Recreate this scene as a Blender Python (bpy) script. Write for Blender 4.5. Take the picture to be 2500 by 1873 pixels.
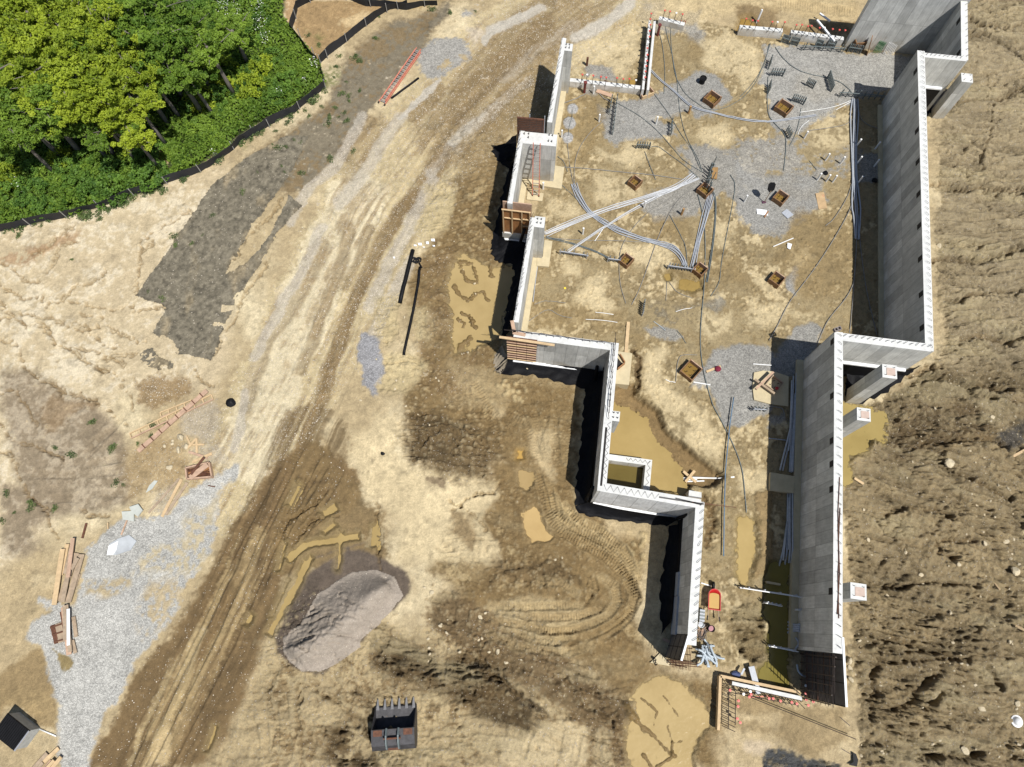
import bpy, math, random
import numpy as np
from mathutils import Vector, Matrix
random.seed(7)
for o in list(bpy.data.objects): bpy.data.objects.remove(o)
SC = bpy.context.scene
COL = SC.collection
# ---------------------------------------------------------------- camera
W0, H0, FPX, CX, CY, HC = 2500., 1873., 1735., 1250., 936.5, 40.
_d = np.array([1265.-CX, 1530.-CY, FPX]); _d /= np.linalg.norm(_d)
_Z = -_d
_X = np.array([1., 0, 0]) - _Z*_Z[0]; _X /= np.linalg.norm(_X)
_Y = np.cross(_Z, _X)
RM = np.array([_X, _Y, _Z])
cam = bpy.data.cameras.new('camera'); camo = bpy.data.objects.new('camera', cam); COL.objects.link(camo)
cam.sensor_width = 36; cam.lens = 36*FPX/W0; cam.clip_start = .5; cam.clip_end = 2000
m = Matrix.Identity(4)
for i in range(3):
    m[i][0] = RM[i][0]; m[i][1] = -RM[i][1]; m[i][2] = -RM[i][2]
m[2][3] = HC
camo.matrix_world = m
SC.camera = camo
# ---------------------------------------------------------------- light
SUN = Vector((.355, -.355, 1)).normalized()
SUN_EL = math.asin(SUN.z); SUN_AZ = math.atan2(SUN.x, SUN.y)
world = bpy.data.worlds.new('World'); SC.world = world; world.use_nodes = True
wn = world.node_tree.nodes; wl = world.node_tree.links
bg = wn.get('Background') or wn.new('ShaderNodeBackground')
sky = wn.new('ShaderNodeTexSky'); sky.sky_type = 'NISHITA'; sky.sun_disc = False
sky.sun_elevation = SUN_EL; sky.sun_rotation = SUN_AZ; sky.air_density = 1; sky.dust_density = 1
wl.new(sky.outputs[0], bg.inputs[0]); bg.inputs[1].default_value = .07
sl = bpy.data.lights.new('sun', 'SUN'); sl.energy = 4.8; sl.angle = math.radians(.53); sl.color = (1, .972, .93)
so = bpy.data.objects.new('sun', sl); COL.objects.link(so)
so.rotation_euler = SUN.to_track_quat('Z', 'Y').to_euler()
SC.view_settings.view_transform = 'Standard'; SC.view_settings.look = 'None'
SC.view_settings.exposure = .28; SC.view_settings.gamma = 1
# ---------------------------------------------------------------- helpers
def uv(px, py, z=0.):
    r = RM @ np.array([px-CX, py-CY, FPX]); t = (HC-z)/(-r[2])
    return Vector((r[0]*t, r[1]*t, z))
TX = (0, 600, 1200, 1800); TY = (0, 450, 900, 1373)
def t(c, r, *f):                        # tracing notes of one close-up -> photograph pixels
    return [(TX[c]+f[i]/3.16, TY[r]+f[i+1]/3.16) for i in range(0, len(f), 2)]
def t1(c, r, x, y): return (TX[c]+x/3.16, TY[r]+y/3.16)
EXPK = 1.47
def lin(v):
    v /= 255.; return v/12.92 if v <= .04045 else ((v+.055)/1.055)**2.4
def S(r, g, b, k=None):                 # surface colour whose sunlit look is the given one
    k = EXPK if k is None else k
    return (min(lin(r)/k, .9), min(lin(g)/k, .9), min(lin(b)/k, .9))
def tag(o, label=None, cat=None, group=None, kind=None):
    if label: o['label'] = label
    if cat: o['category'] = cat
    if group: o['group'] = group
    if kind: o['kind'] = kind
    return o
def thing(name, label, cat, loc=(0, 0, 0), rz=0, group=None):
    o = bpy.data.objects.new(name, None); COL.objects.link(o); o.empty_display_size = .2
    o.location = loc; o.rotation_euler = (0, 0, rz)
    return tag(o, label, cat, group)
class MB:
    def __init__(s): s.v = []; s.f = []
    def add(s, vs, fs):
        n = len(s.v); s.v += [tuple(v) for v in vs]; s.f += [tuple(i+n for i in f) for f in fs]; return s
    def hexa(s, b, tp):                 # bottom quad, top quad (same winding, ccw)
        return s.add(list(b)+list(tp), [(3, 2, 1, 0), (4, 5, 6, 7), (0, 1, 5, 4), (1, 2, 6, 5), (2, 3, 7, 6), (3, 0, 4, 7)])
    def box(s, x0, y0, z0, x1, y1, z1):
        return s.hexa([(x0, y0, z0), (x1, y0, z0), (x1, y1, z0), (x0, y1, z0)], [(x0, y0, z1), (x1, y0, z1), (x1, y1, z1), (x0, y1, z1)])
    def prism(s, poly, z0, z1):
        a = sum(poly[i][0]*poly[(i+1) % len(poly)][1]-poly[(i+1) % len(poly)][0]*poly[i][1] for i in range(len(poly)))
        if a < 0: poly = poly[::-1]
        n = len(poly)
        return s.add([(p[0], p[1], z0) for p in poly]+[(p[0], p[1], z1) for p in poly],
                     [tuple(range(n-1, -1, -1)), tuple(range(n, 2*n))]+[(i, (i+1) % n, (i+1) % n+n, i+n) for i in range(n)])
    def beam(s, a, b, w, h, up=(0, 0, 1)):
        a = Vector(a); b = Vector(b); d = (b-a).normalized(); u = Vector(up)
        sd = d.cross(u)
        if sd.length < 1e-3: sd = d.cross(Vector((1, 0, 0)))
        sd.normalize(); u = sd.cross(d).normalized()
        sd *= w/2; u *= h/2
        return s.hexa([a-sd-u, a+sd-u, b+sd-u, b-sd-u], [a-sd+u, a+sd+u, b+sd+u, b-sd+u])
    def tube(s, pts, r, n=6, cap=True):
        pts = [Vector(p) for p in pts]; R = []
        rr = r if isinstance(r, (list, tuple)) else [r]*len(pts)
        prev = None
        for i, p in enumerate(pts):
            d = (pts[min(i+1, len(pts)-1)]-pts[max(i-1, 0)])
            d = d.normalized() if d.length > 1e-9 else Vector((0, 0, 1))
            if prev is None:
                x = d.cross(Vector((0, 0, 1)))
                if x.length < .05: x = d.cross(Vector((1, 0, 0)))
            else: x = prev-d*prev.dot(d)
            x.normalize(); prev = x; y = d.cross(x)
            R.append([p+(x*math.cos(2*math.pi*k/n)+y*math.sin(2*math.pi*k/n))*rr[i] for k in range(n)])
        fs = []
        for i in range(len(pts)-1):
            for k in range(n):
                a = i*n+k; b = i*n+(k+1) % n; fs.append((a, b, b+n, a+n))
        if cap: fs += [tuple(range(n-1, -1, -1)), tuple((len(pts)-1)*n+k for k in range(n))]
        return s.add([v for r_ in R for v in r_], fs)
    def lathe(s, prof, n=14, c=(0, 0)):
        vs = []
        for r, z in prof: vs += [(c[0]+r*math.cos(2*math.pi*k/n), c[1]+r*math.sin(2*math.pi*k/n), z) for k in range(n)]
        fs = [(i*n+k, i*n+(k+1) % n, (i+1)*n+(k+1) % n, (i+1)*n+k) for i in range(len(prof)-1) for k in range(n)]
        return s.add(vs, fs)
    def build(s, name, mat, parent=None, smooth=False, auv=False):
        me = bpy.data.meshes.new(name); me.from_pydata(s.v, [], s.f); me.update()
        if mat: me.materials.append(mat)
        if smooth: me.polygons.foreach_set('use_smooth', [True]*len(me.polygons))
        if auv:
            lay = me.uv_layers.new(name='UVMap')
            for p in me.polygons:
                n = p.normal; tv = n.cross(Vector((0, 0, 1)))
                if tv.length < .3: ax, ay = Vector((.99, -.14, 0)), Vector((.14, .99, 0))
                else: ax, ay = tv.normalized(), Vector((0, 0, 1))
                for li in p.loop_indices:
                    co = me.vertices[me.loops[li].vertex_index].co
                    lay.data[li].uv = (co.dot(ax), co.dot(ay))
        o = bpy.data.objects.new(name, me); COL.objects.link(o)
        if parent: o.parent = parent
        return o
def copy_tree(o, parent=None):
    c = o.copy(); COL.objects.link(c)
    if parent: c.parent = parent
    for ch in list(o.children): copy_tree(ch, c)
    return c
# ---------------------------------------------------------------- materials
def newmat(name):
    m = bpy.data.materials.new(name); m.use_nodes = True
    nt = m.node_tree; b = nt.nodes.get('Principled BSDF')
    return m, nt, b
def nd(nt, typ, **k):
    n = nt.nodes.new(typ)
    for a, v in k.items():
        if a == 'inp':
            for kk, vv in v.items():
                if isinstance(vv, bpy.types.NodeSocket): nt.links.new(vv, n.inputs[kk])
                else: n.inputs[kk].default_value = vv
        else: setattr(n, a, v)
    return n
def math_(nt, op, a, b=0., c=None, clamp=False):
    n = nt.nodes.new('ShaderNodeMath'); n.operation = op; n.use_clamp = clamp
    for i, v in enumerate((a, b, c)):
        if v is None: continue
        if isinstance(v, bpy.types.NodeSocket): nt.links.new(v, n.inputs[i])
        else: n.inputs[i].default_value = v
    return n.outputs[0]
def mixc(nt, f, a, b, mode='MIX'):
    n = nt.nodes.new('ShaderNodeMix'); n.data_type = 'RGBA'; n.blend_type = mode; n.clamp_factor = True
    for k, v in ((0, f), (6, a), (7, b)):
        if isinstance(v, bpy.types.NodeSocket): nt.links.new(v, n.inputs[k])
        else: n.inputs[k].default_value = v if k == 0 else (tuple(v)+(1,))[:4]
    return n.outputs[2]
def ramp(nt, f, lo, hi, a=0., b=1.):
    n = nt.nodes.new('ShaderNodeMapRange'); n.clamp = True
    nt.links.new(f, n.inputs[0])
    for i, v in enumerate((lo, hi, a, b)): n.inputs[i+1].default_value = v
    return n.outputs[0]
def simple(name, c, rough=.7, metal=0., var=.25, sc=6., bump=.15, c2=None):
    m, nt, b = newmat(name)
    tc = nd(nt, 'ShaderNodeTexCoord')
    n = nd(nt, 'ShaderNodeTexNoise', inp={0: tc.outputs['Object'], 'Scale': sc, 'Detail': 6, 'Roughness': .65})
    f = ramp(nt, n.outputs[0], .3, .7)
    lo = tuple(x*(1-var) for x in c) if c2 is None else c2
    nt.links.new(mixc(nt, f, lo, tuple(min(1, x*(1+var*.6)) for x in c)), b.inputs['Base Color'])
    b.inputs['Roughness'].default_value = rough; b.inputs['Metallic'].default_value = metal
    if bump:
        n2 = nd(nt, 'ShaderNodeTexNoise', inp={0: tc.outputs['Object'], 'Scale': sc*6, 'Detail': 3})
        bp = nd(nt, 'ShaderNodeBump', inp={'Strength': bump, 'Distance': .02, 'Height': n2.outputs[0]})
        nt.links.new(bp.outputs[0], b.inputs['Normal'])
    return m
# ---------------------------------------------------------------- ground
SP = .056
xs = np.arange(-41, 41.01, SP); ys = np.arange(-9.5, 46.5, SP)
ex = np.cumsum(.07*1.35**np.arange(1, 26))
NXP = len(ex)
xs = np.concatenate([xs[0]-ex[::-1], xs, xs[-1]+ex]); ys = np.concatenate([ys[0]-ex[::-1], ys, ys[-1]+ex])
GX, GY = np.meshgrid(xs, ys)
NY, NX = GX.shape
cxg = np.clip(GX, -41, 41); cyg = np.clip(GY, -9.5, 46.5)
_c = [RM[0][k]*cxg+RM[1][k]*cyg-RM[2][k]*HC for k in range(3)]
U = CX+FPX*_c[0]/_c[2]; V = CY+FPX*_c[1]/_c[2]
rng = np.random.default_rng(3)
_tab = rng.random((8, 256, 256)).astype(np.float32)
def vn(x, y, s=0):
    xi = np.floor(x).astype(np.int32); yi = np.floor(y).astype(np.int32)
    fx = (x-xi).astype(np.float32); fy = (y-yi).astype(np.float32)
    fx = fx*fx*fx*(fx*(fx*6-15)+10); fy = fy*fy*fy*(fy*(fy*6-15)+10)
    T = _tab[s % 8]; o = (s//8)*37
    a = (xi+o) & 255; b = (xi+o+1) & 255; c = (yi+o*3) & 255; d = (yi+o*3+1) & 255
    return ((T[c, a]*(1-fx)+T[c, b]*fx)*(1-fy)+(T[d, a]*(1-fx)+T[d, b]*fx)*fy)*2-1
def fbm(x, y, f=1., o=4, s=0, g=.5):
    r = 0.; a = 1.; n = 0.
    for i in range(o):
        r = r+a*vn(x*f*2**i+i*17.3, y*f*2**i-i*9.1, s+i); n += a; a *= g
    return r/n
def worley(x, y, s=0):
    xi = np.floor(x).astype(np.int32); yi = np.floor(y).astype(np.int32)
    best = np.full(x.shape, 9., np.float32); bid = np.zeros(x.shape, np.float32)
    for dx in (-1, 0, 1):
        for dy in (-1, 0, 1):
            a = (xi+dx) & 255; b = (yi+dy) & 255
            px = xi+dx+_tab[s % 8][b, a]; py = yi+dy+_tab[(s+1) % 8][b, a]
            d = (px-x)**2+(py-y)**2; k = d < best
            best = np.where(k, d, best); bid = np.where(k, _tab[(s+2) % 8][b, a], bid)
    return np.sqrt(best), bid
def sst(a, b, x):
    q = np.clip((x-a)/(b-a), 0, 1); return q*q*(3-2*q)
WN = [fbm(GX, GY, .55, 4, 11), fbm(GX, GY, .55, 4, 21)]
N_LO = fbm(GX, GY, .11, 4, 1); N_MD = fbm(GX, GY, .45, 5, 2, .6); N_HI = fbm(GX, GY, 1.8, 4, 3, .65); N_FI = fbm(GX, GY, 5., 2, 5, .7)
def win(pts, mg):
    ws = []
    xs_ = [p[0] for p in pts]; ys_ = [p[1] for p in pts]
    for x in (min(xs_)-mg, max(xs_)+mg):
        for y in (min(ys_)-mg, max(ys_)+mg): ws.append(uv(x, y))
    i0, i1 = np.searchsorted(xs, [min(w.x for w in ws), max(w.x for w in ws)])
    j0, j1 = np.searchsorted(ys, [min(w.y for w in ws), max(w.y for w in ws)])
    if min(xs_) <= 5: i0 = 0
    if max(xs_) >= 2495: i1 = NX
    if min(ys_) <= 5: j1 = NY
    if max(ys_) >= 1868: j0 = 0
    return (slice(max(j0, 0), min(j1+1, NY)), slice(max(i0, 0), min(i1+1, NX)))
def sdf(pts, warp=8.):
    mg = warp*1.5+40
    s = win(pts, mg)
    u = U[s]+WN[0][s]*warp*2; v = V[s]+WN[1][s]*warp*2
    d = np.full(u.shape, 1e9); ins = np.zeros(u.shape, bool)
    n = len(pts)
    for i in range(n):
        ax, ay = pts[i]; bx, by = pts[(i+1) % n]
        ex_, ey_ = bx-ax, by-ay; L = ex_*ex_+ey_*ey_+1e-9
        q = np.clip(((u-ax)*ex_+(v-ay)*ey_)/L, 0, 1)
        d = np.minimum(d, (u-ax-q*ex_)**2+(v-ay-q*ey_)**2)
        c = (ay > v) != (by > v)
        if ay != by: ins ^= c & (u < (bx-ax)*(v-ay)/(by-ay)+ax)
    d = np.where(ins, -np.sqrt(d), np.sqrt(d))
    return s, d+(N_HI[s]*1.1+N_FI[s]*.8+N_MD[s]*.6)*min(warp, 12)
def pline(pts, w, warp=5.):
    s = win(pts, w+warp*2+10)
    u = U[s]+WN[0][s]*warp*2; v = V[s]+WN[1][s]*warp*2
    d = np.full(u.shape, 1e9); off = np.zeros(u.shape); tt = np.zeros(u.shape); acc = 0.
    for i in range(len(pts)-1):
        ax, ay = pts[i]; bx, by = pts[i+1]; ex_, ey_ = bx-ax, by-ay; L = math.hypot(ex_, ey_)+1e-9
        q = np.clip(((u-ax)*ex_+(v-ay)*ey_)/L/L, 0, 1)
        dd = np.hypot(u-ax-q*ex_, v-ay-q*ey_); k = dd < d
        d = np.where(k, dd, d); off = np.where(k, ((u-ax)*ey_-(v-ay)*ex_)/L, off); tt = np.where(k, acc+q*L, tt); acc += L
    return s, d+(N_HI[s]*1.1+N_FI[s]*.8)*min(w*.45, 7)*(warp > 1.5), off, tt
Hh = np.zeros(GX.shape); CO = np.zeros(GX.shape+(3,)); STN = np.zeros(GX.shape); GRV = np.zeros(GX.shape); WET = np.zeros(GX.shape); CLD = np.zeros(GX.shape)
C_cream = np.array(S(226, 209, 170)); C_tan = np.array(S(196, 174, 132)); C_brown = np.array(S(146, 124, 84)); C_dark = np.array(S(112, 90, 58)); C_grav = np.array(S(168, 170, 174))
C_wet = np.array(S(160, 135, 88))
# base soil
f = sst(-.35, .45, N_LO*.7+N_MD*.6)[..., None]
CO[:] = C_tan*(1-f)+C_cream*f
def pcol(m, s, c, op=1.):
    CO[s] += (np.array(c)-CO[s])*(m*op)[..., None]
def P(pts, c=None, fe=8, warp=8, op=1., brk=None, stn=None, grv=None, wet=None, h=None, cld=None, hw=None):
    s, d = sdf(pts, warp); fe *= .75; m = sst(fe, -fe, d)
    if brk is not None: m = m*sst(brk-.16, brk+.16, N_MD[s]*.7+N_HI[s]*.6+N_FI[s]*.3)
    if c is not None: pcol(m, s, c, op)
    if stn is not None: STN[s] += (stn-STN[s])*m
    if grv is not None: GRV[s] += (grv-GRV[s])*m
    if wet is not None: WET[s] += (wet-WET[s])*m
    if cld is not None: CLD[s] += (cld-CLD[s])*m
    if h is not None: Hh[s] += h*(m if hw is None else sst(hw, -hw, d))
    return s, m
def LN(pts, w, c=None, fe=None, warp=5, op=1., brk=None, stn=None, grv=None, wet=None, h=None, hw=None, cld=None, streak=0.):
    fe = w*.5 if fe is None else fe
    s, d, off, tt = pline(pts, w+fe, warp); m = sst(w/2+fe/2, w/2-fe/2, d); m = sst(.25, .75, m+.42*N_FI[s]+.3*N_HI[s]) if fe > 5 else m
    if brk is not None: m = m*sst(brk-.25, brk+.25, N_MD[s]*.7+N_HI[s]*.55)
    if streak: m = m*np.clip(1-streak*(.5+.8*vn(off*.11+7, tt*.006, 3)+.4*vn(off*.3, tt*.012, 4)), 0, 1)
    if c is not None: pcol(m, s, c, op)
    if stn is not None: STN[s] += (stn-STN[s])*m
    if grv is not None: GRV[s] += (grv-GRV[s])*m
    if wet is not None: WET[s] += (wet-WET[s])*m
    if cld is not None: CLD[s] += (cld-CLD[s])*m
    if h is not None: Hh[s] += h*sst((hw or w)/2, 0, d)
    return s, m, d, off, tt
def RUT(pts, w, gauge=0, depth=.07, tread=.02, per=9., warp=1.):
    for g in ((0,) if not gauge else (-gauge/2, gauge/2)):
        s, d, off, tt = pline(pts, w+abs(g)+12, warp)
        dd = np.abs(off-g); k = (d < w+abs(g)+11)
        end = sst(0, 30, tt)*sst(tt.max(), tt.max()-30, tt)
        inn = sst(w*.5+2, w*.5-3, dd)*k*end
        rim = np.exp(-((dd-w*.62)/(w*.16+1))**2)*k*end
        Hh[s] += -depth*inn+depth*.7*rim*(.7+.5*N_HI[s])
        if tread: Hh[s] += 1.8*tread*inn*np.sin(tt/per*2*math.pi+.05*off)*np.clip(.7+.7*N_MD[s], 0, 1.2)
# --- big zones
SLOPE = [(2290, -20), (2520, -20), (2520, 1900), (2105, 1900), (2095, 1740), (2075, 1500), (2062, 1000), (2150, 990), (2240, 930), (2300, 870), (2290, 300), (2372, 150), (2372, -20)]
P(SLOPE, S(200, 176, 130), fe=10, cld=1., stn=.12)
P([(2290,-20),(2520,-20),(2520,900),(2300,900),(2285,300)], S(197, 178, 140), fe=40, cld=.85, op=.85)
P(t(3,2,1150,60,1500,10,1900,60,2100,150,2212,330,2212,560,1900,560,1500,640,1250,760,1150,560,1180,330), S(134, 110, 74), fe=30, op=.75, brk=-.1)
P(t(3,3,1000,500,1500,350,2000,600,2100,900,1700,1100,1400,1300,1150,1200,1050,900), S(184, 160, 116), fe=30, op=.7, brk=-.1)
P(t(3,3,1900,1000,2212,900,2212,1580,1700,1580,1750,1250), S(190, 166, 122), fe=30, op=.6, brk=-.1)
P(t(3,0,1750,0,2212,0,2212,350,1950,250,1800,130), S(208, 188, 145), fe=20, op=.8)
INT = [(1400, 90), (1590, 30), (1810, 75), (2060, 110), (2160, 120), (2160, 900), (1950, 1100), (1950, 1600), (1900, 1650), (1700, 1620), (1700, 1260), (1480, 1200), (1500, 850), (1290, 800), (1290, 560), (1360, 400)]
P(INT, S(176, 156, 114), fe=6, warp=3)
P(INT, S(146, 124, 82), fe=6, op=.75, brk=-.05)
P(INT, S(218, 198, 154), fe=10, op=.75, brk=.24)
P(INT, fe=5, wet=.35)
EXT = [(1060,300),(1240,330),(1230,560),(1240,900),(1400,950),(1420,1250),(1560,1320),(1550,1520),(1640,1640),(1760,1690),(1760,1880),(1620,1880),(1500,1700),(1350,1600),(1250,1500),(1150,1480),(1050,1400),(1100,1300),(1200,1250),(1180,1180),(1230,1120),(1100,1080),(1000,1080),(980,1000),(1020,900),(1040,780),(1000,700),(1060,560),(1090,450)]
P(EXT, S(154, 127, 80), fe=25, warp=20, wet=.3, cld=.22)
P(EXT, S(126, 101, 60), fe=25, op=.72, brk=-.02)
P(EXT, S(200, 176, 126), fe=25, op=.5, brk=.36)
# left cream slopes
P([(-20,560),(330,470),(560,400),(560,880),(520,960),(300,960),(200,1150),(100,1330),(-20,1400)], S(222,202,165), fe=30, op=.7)
P([(-20,560),(330,470),(560,400),(560,880),(520,960),(300,960),(200,1150),(100,1330),(-20,1400)], S(226,212,184), fe=30, op=.8, brk=.12)
P([(-20,640),(60,600),(200,560),(190,590),(60,640),(-20,650)], S(178,140,98), fe=12, op=.8, brk=-.1)
P(t(0,2,0,20,200,0,700,250,850,400,950,550,1000,750,1000,1050,700,1100,400,1150,250,1250,300,1400,0,1450,0,900,150,900,80,650), S(150,132,108), fe=25, op=.85)
P(t(0,2,0,20,200,0,700,250,850,400,950,550,1000,750,1000,1050,700,1100,400,1150,250,1250,300,1400,0,1450,0,900,150,900,80,650), S(190,174,148), fe=25, op=.7, brk=.1)
P(t(0,2,400,180,800,280,600,320,430,500,330,520,300,350), S(150,120,80), fe=15, op=.6)
P(t(0,2,1060,130,1250,60,1430,110,1440,200,1350,260,1180,300,1060,260), S(160,130,85), fe=12, op=.8, stn=.3)
P(t(0,2,1000,650,1300,520,1500,700,1450,850,1300,950,1000,1000,960,800), S(170,142,96), fe=25, op=.7, stn=.15)
P(t(0,3,0,900,300,650,340,830,410,930,470,1200,440,1320,300,1250,120,1080,0,1180), S(160,134,88), fe=10, op=.85, wet=.4)
P(t(0,3,0,1050,200,960,390,1010,440,1150,300,1200,120,1080), S(178,152,104), fe=10, op=.7)
# grass / vegetation floor
VEG = [(-20,-20),(700,-20),(690,35),(716,78),(745,110),(780,150),(797,200),(780,225),(700,268),(600,320),(500,395),(400,450),(300,487),(190,520),(90,543),(-20,562)]
P(VEG, S(58, 72, 30), fe=8, warp=4)
P(t(0,0,1180,1100,1260,1150,1330,1290,1280,1300,1200,1180), S(200,176,130), fe=5)
# enclosure
P(t(1,0,395,60,370,230,460,340,570,490,700,370,850,240,1000,110,1110,50,760,0,520,0), S(178,146,98), fe=4, warp=2)
P(t(1,0,740,130,900,90,960,110,850,210,760,190), S(218,190,140), fe=10)
P(t(1,0,440,230,580,300,570,440,500,330), S(120,120,60), fe=14, op=.7, brk=0)
P([(690,-20),(735,-20),(725,25),(715,60),(690,50)], S(196,160,112), fe=6)
P(t(1,0,900,-10,1590,-10,1580,30,1280,60,1110,30), S(195,168,118), fe=6)
# erosion mats
C_mat = S(136, 126, 106)
P([(600,385),(800,262),(835,165),(880,112),(950,60),(1100,5),(1095,30),(1060,75),(1040,110),(1020,128),(930,240),(890,300),(830,380),(770,450),(730,470),(640,470)], S(150,128,92), fe=15)
P([(600,385),(800,262),(835,165),(880,112),(950,60),(1100,5),(1095,30),(1060,75),(1040,110),(1020,128),(930,240),(890,300),(830,380),(770,450),(730,470),(640,470)], C_mat, fe=12, op=.95, brk=-.12)
P(t(1,0,600,500,740,520,700,640,600,700,400,860,150,1000,0,1150,0,1050,330,880,600,680), S(105,115,48), fe=8, op=.8, brk=.0)
# road
ROAD = [(1480,-30),(1260,130),(1085,300),(930,490),(830,660),(760,810),(700,950),(640,1080),(580,1190)]
LN(ROAD, 250, S(216,196,150), fe=60, warp=14, stn=.3)
LN([(880,480),(780,660),(700,850),(640,1000),(590,1120)], 130, S(234,218,180), fe=60, warp=12, stn=.12)
LN(ROAD, 230, S(160,134,92), fe=80, warp=4, op=.7, streak=1.0, stn=.35, brk=-.1)
for pts, w, op in (([(1330,60),(1230,150),(1119,269),(1075,380),(1011,500)], 55, .8), ([(1068,215),(1011,285)], 36, .7), ([(1280,90),(1180,180),(1110,230)], 30, .6), ([(1011,480),(986,500),(932,583),(897,665),(853,760),(834,808),(802,925),(770,1010),(740,1090)], 36, .95),
                   ([(853,554),(821,671),(771,798),(736,909)], 30, .55), ([(790,599),(752,687),(711,760),(657,830),(619,918),(600,1000)], 34, .5), ([(930,300),(880,380),(850,430)], 40, .5), ([(900,560),(870,640),(840,700)], 26, .6), ([(905,300),(860,340),(840,380)],36,.6)):
    LN(pts, w, S(146,121,80), fe=w*.9, warp=5, op=min(1, op*1.15), streak=.25, h=-.03)
P([(700,1110),(649,1140),(617,1200),(560,1300),(520,1370),(470,1450),(400,1560),(330,1640),(290,1730),(250,1800),(215,1885),(510,1885),(560,1790),(610,1680),(640,1580),(670,1520),(690,1420),(740,1340),(800,1270),(860,1230),(870,1150),(830,1110),(760,1080)], S(136,110,70), fe=14, warp=10, wet=.35, stn=.05)
LN([(760,1080),(640,1330),(540,1560),(430,1760),(370,1890)], 190, S(112,90,56), fe=60, op=.8, streak=.9)
LN([(620,1330),(560,1480),(480,1640),(400,1800)], 90, S(196,170,118), fe=50, op=.6, streak=1.1, stn=.1)
LN([(480,1560),(430,1680),(370,1790),(340,1880)], 70, S(205,182,132), fe=40, op=.65, streak=1., stn=.1)
P(t(0,3,1130,1580,1180,1400,1260,1280,1300,1330,1290,1580), S(218,192,140), fe=10, op=.8)
for pts, w in (([(1300,19),(1220,70),(1182,101)], 16), ([(1075,196),(1037,228),(980,291)], 14), ([(1290,196),(1201,272),(1154,310),(1106,348),(1050,420)], 26), ([(885,285),(828,395),(800,430),(740,480),(710,540)], 26), ([(1542,0),(1485,54),(1402,92)], 30), ([(1320,19),(1200,79)], 26),
               ([(980,290),(940,350),(890,420),(830,500)], 30), ([(1060,440),(1000,540),(950,640),(900,760)], 30), ([(1400,60),(1300,130),(1230,190)], 30), ([(790,560),(740,660),(680,760),(620,870)], 26), ([(1000,640),(940,760),(905,850)],30), ([(600,960),(590,1040),(570,1100)],20), ([(1150,310),(1120,360)],40)):
    LN(pts, w, S(205,198,186), fe=w, warp=6, op=.55, stn=.85)
P(t(1,2,420,640,620,560,700,760,840,900,880,1000,1040,1160,1080,1420,1000,1580,250,1580,180,1300,300,900), S(138,113,70), fe=16, warp=14, wet=.4, op=.92, brk=-.45)
for q in (t(1,2,480,800,330,1100,250,1400), t(1,2,640,900,450,1150,330,1370), t(1,2,770,1060,600,1130,470,1250), t(1,2,560,760,420,1000,300,1250), t(1,2,930,1150,930,1400), t(1,2,1040,1180,1040,1440)): RUT(q, 16, 0, .08, .03, 7.)
# bottom middle
BOT = [(720,1460),(850,1420),(1000,1560),(1250,1480),(1400,1600),(1560,1720),(1560,1885),(500,1885),(560,1790),(640,1600)]
P(BOT, S(214,190,142), fe=25, warp=15, cld=.55, stn=.08)
P(BOT, S(150,124,82), fe=25, op=.85, brk=.1)
LN([(1100,1500),(1200,1560),(1330,1640),(1440,1720),(1530,1790),(1600,1880)], 110, S(136,110,72), fe=60, op=.85, cld=.6)
P(t(1,3,1020,600,1250,650,1400,700,1500,800,1700,700,1950,800,2100,1000,2212,1050,2212,1300,1900,1250,1500,1000,1150,900,1000,800), S(124,98,58), fe=30, op=.85, cld=1.)
P(t(1,3,600,1280,1000,1150,1330,1400,1250,1580,620,1580), S(132,106,66), fe=40, op=.7, cld=1., brk=-.1)
P(t(2,3,80,1380,330,1330,560,1210,740,1250,730,1580,60,1580), S(222,200,155), fe=15, op=.85, cld=.3)
P(t(2,3,780,1290,960,1290,900,1580,760,1580), S(218,196,150), fe=12, op=.7)
for q in (t(2,3,230,1560,300,1350,360,1250), t(2,3,500,1580,560,1240), t(2,3,640,1580,700,1260), t(2,3,820,1560,860,1300)): RUT(q, 12, 0, .05, 0)
P(t(1,2,850,450,1000,380,1180,380,1250,500,1180,700,1400,760,1650,740,1900,870,1950,950,1880,1180,1950,1400,2000,1560,1250,1500,1120,1430,1150,1200,1000,1050,880,980,830,650), S(226,205,160), fe=20, warp=16, op=.9, wet=0.)
P(t(1,2,1250,380,1550,380,1900,540,1960,700,1850,900,1600,800,1400,760,1250,720,1200,600), S(140,115,74), fe=34, warp=16, op=.95, cld=.8, stn=.1)
P(t(1,2,1400,830,1560,850,1540,920,1420,900), S(140,118,90), fe=12, op=.8)
P(t(1,2,1590,1100,1750,1150,1800,1330,1740,1400,1600,1280), S(150,124,82), fe=14, op=.8)
P(t(2,3,0,350,200,300,600,320,900,400,700,560,300,620,100,500), S(216,192,142), fe=25, op=.75, warp=12)
P(t(2,3,0,0,500,0,700,130,400,200,0,150), S(146,120,78), fe=20, op=.8, cld=.7)
P(t(2,2,300,480,480,500,500,700,460,860,330,700,290,560), S(216,192,145), fe=15, op=.85)
P(t(2,2,0,260,90,300,100,360,0,400), S(216,192,145), fe=10, op=.8)
P([(1100,880),(1180,900),(1250,960),(1220,1000),(1120,960)], S(200,176,128), fe=25, op=.6)
for c_, f_ in ((t(1,1,1000,900,1180,850,1200,1100,1080,1250,1000,1150), .8), (t(1,1,1300,950,1430,950,1430,1130,1320,1180), .8), (t(1,1,1060,1330,1330,1320,1410,1450,1250,1580,1020,1580), .85), (t(1,1,1330,280,1450,120,1600,0,1640,60,1560,330,1420,390), .85), (t(1,1,1380,0,1600,0,1560,120,1400,220), .7)):
    P(c_, S(224,203,152), fe=14, op=f_, cld=.35)
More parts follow.
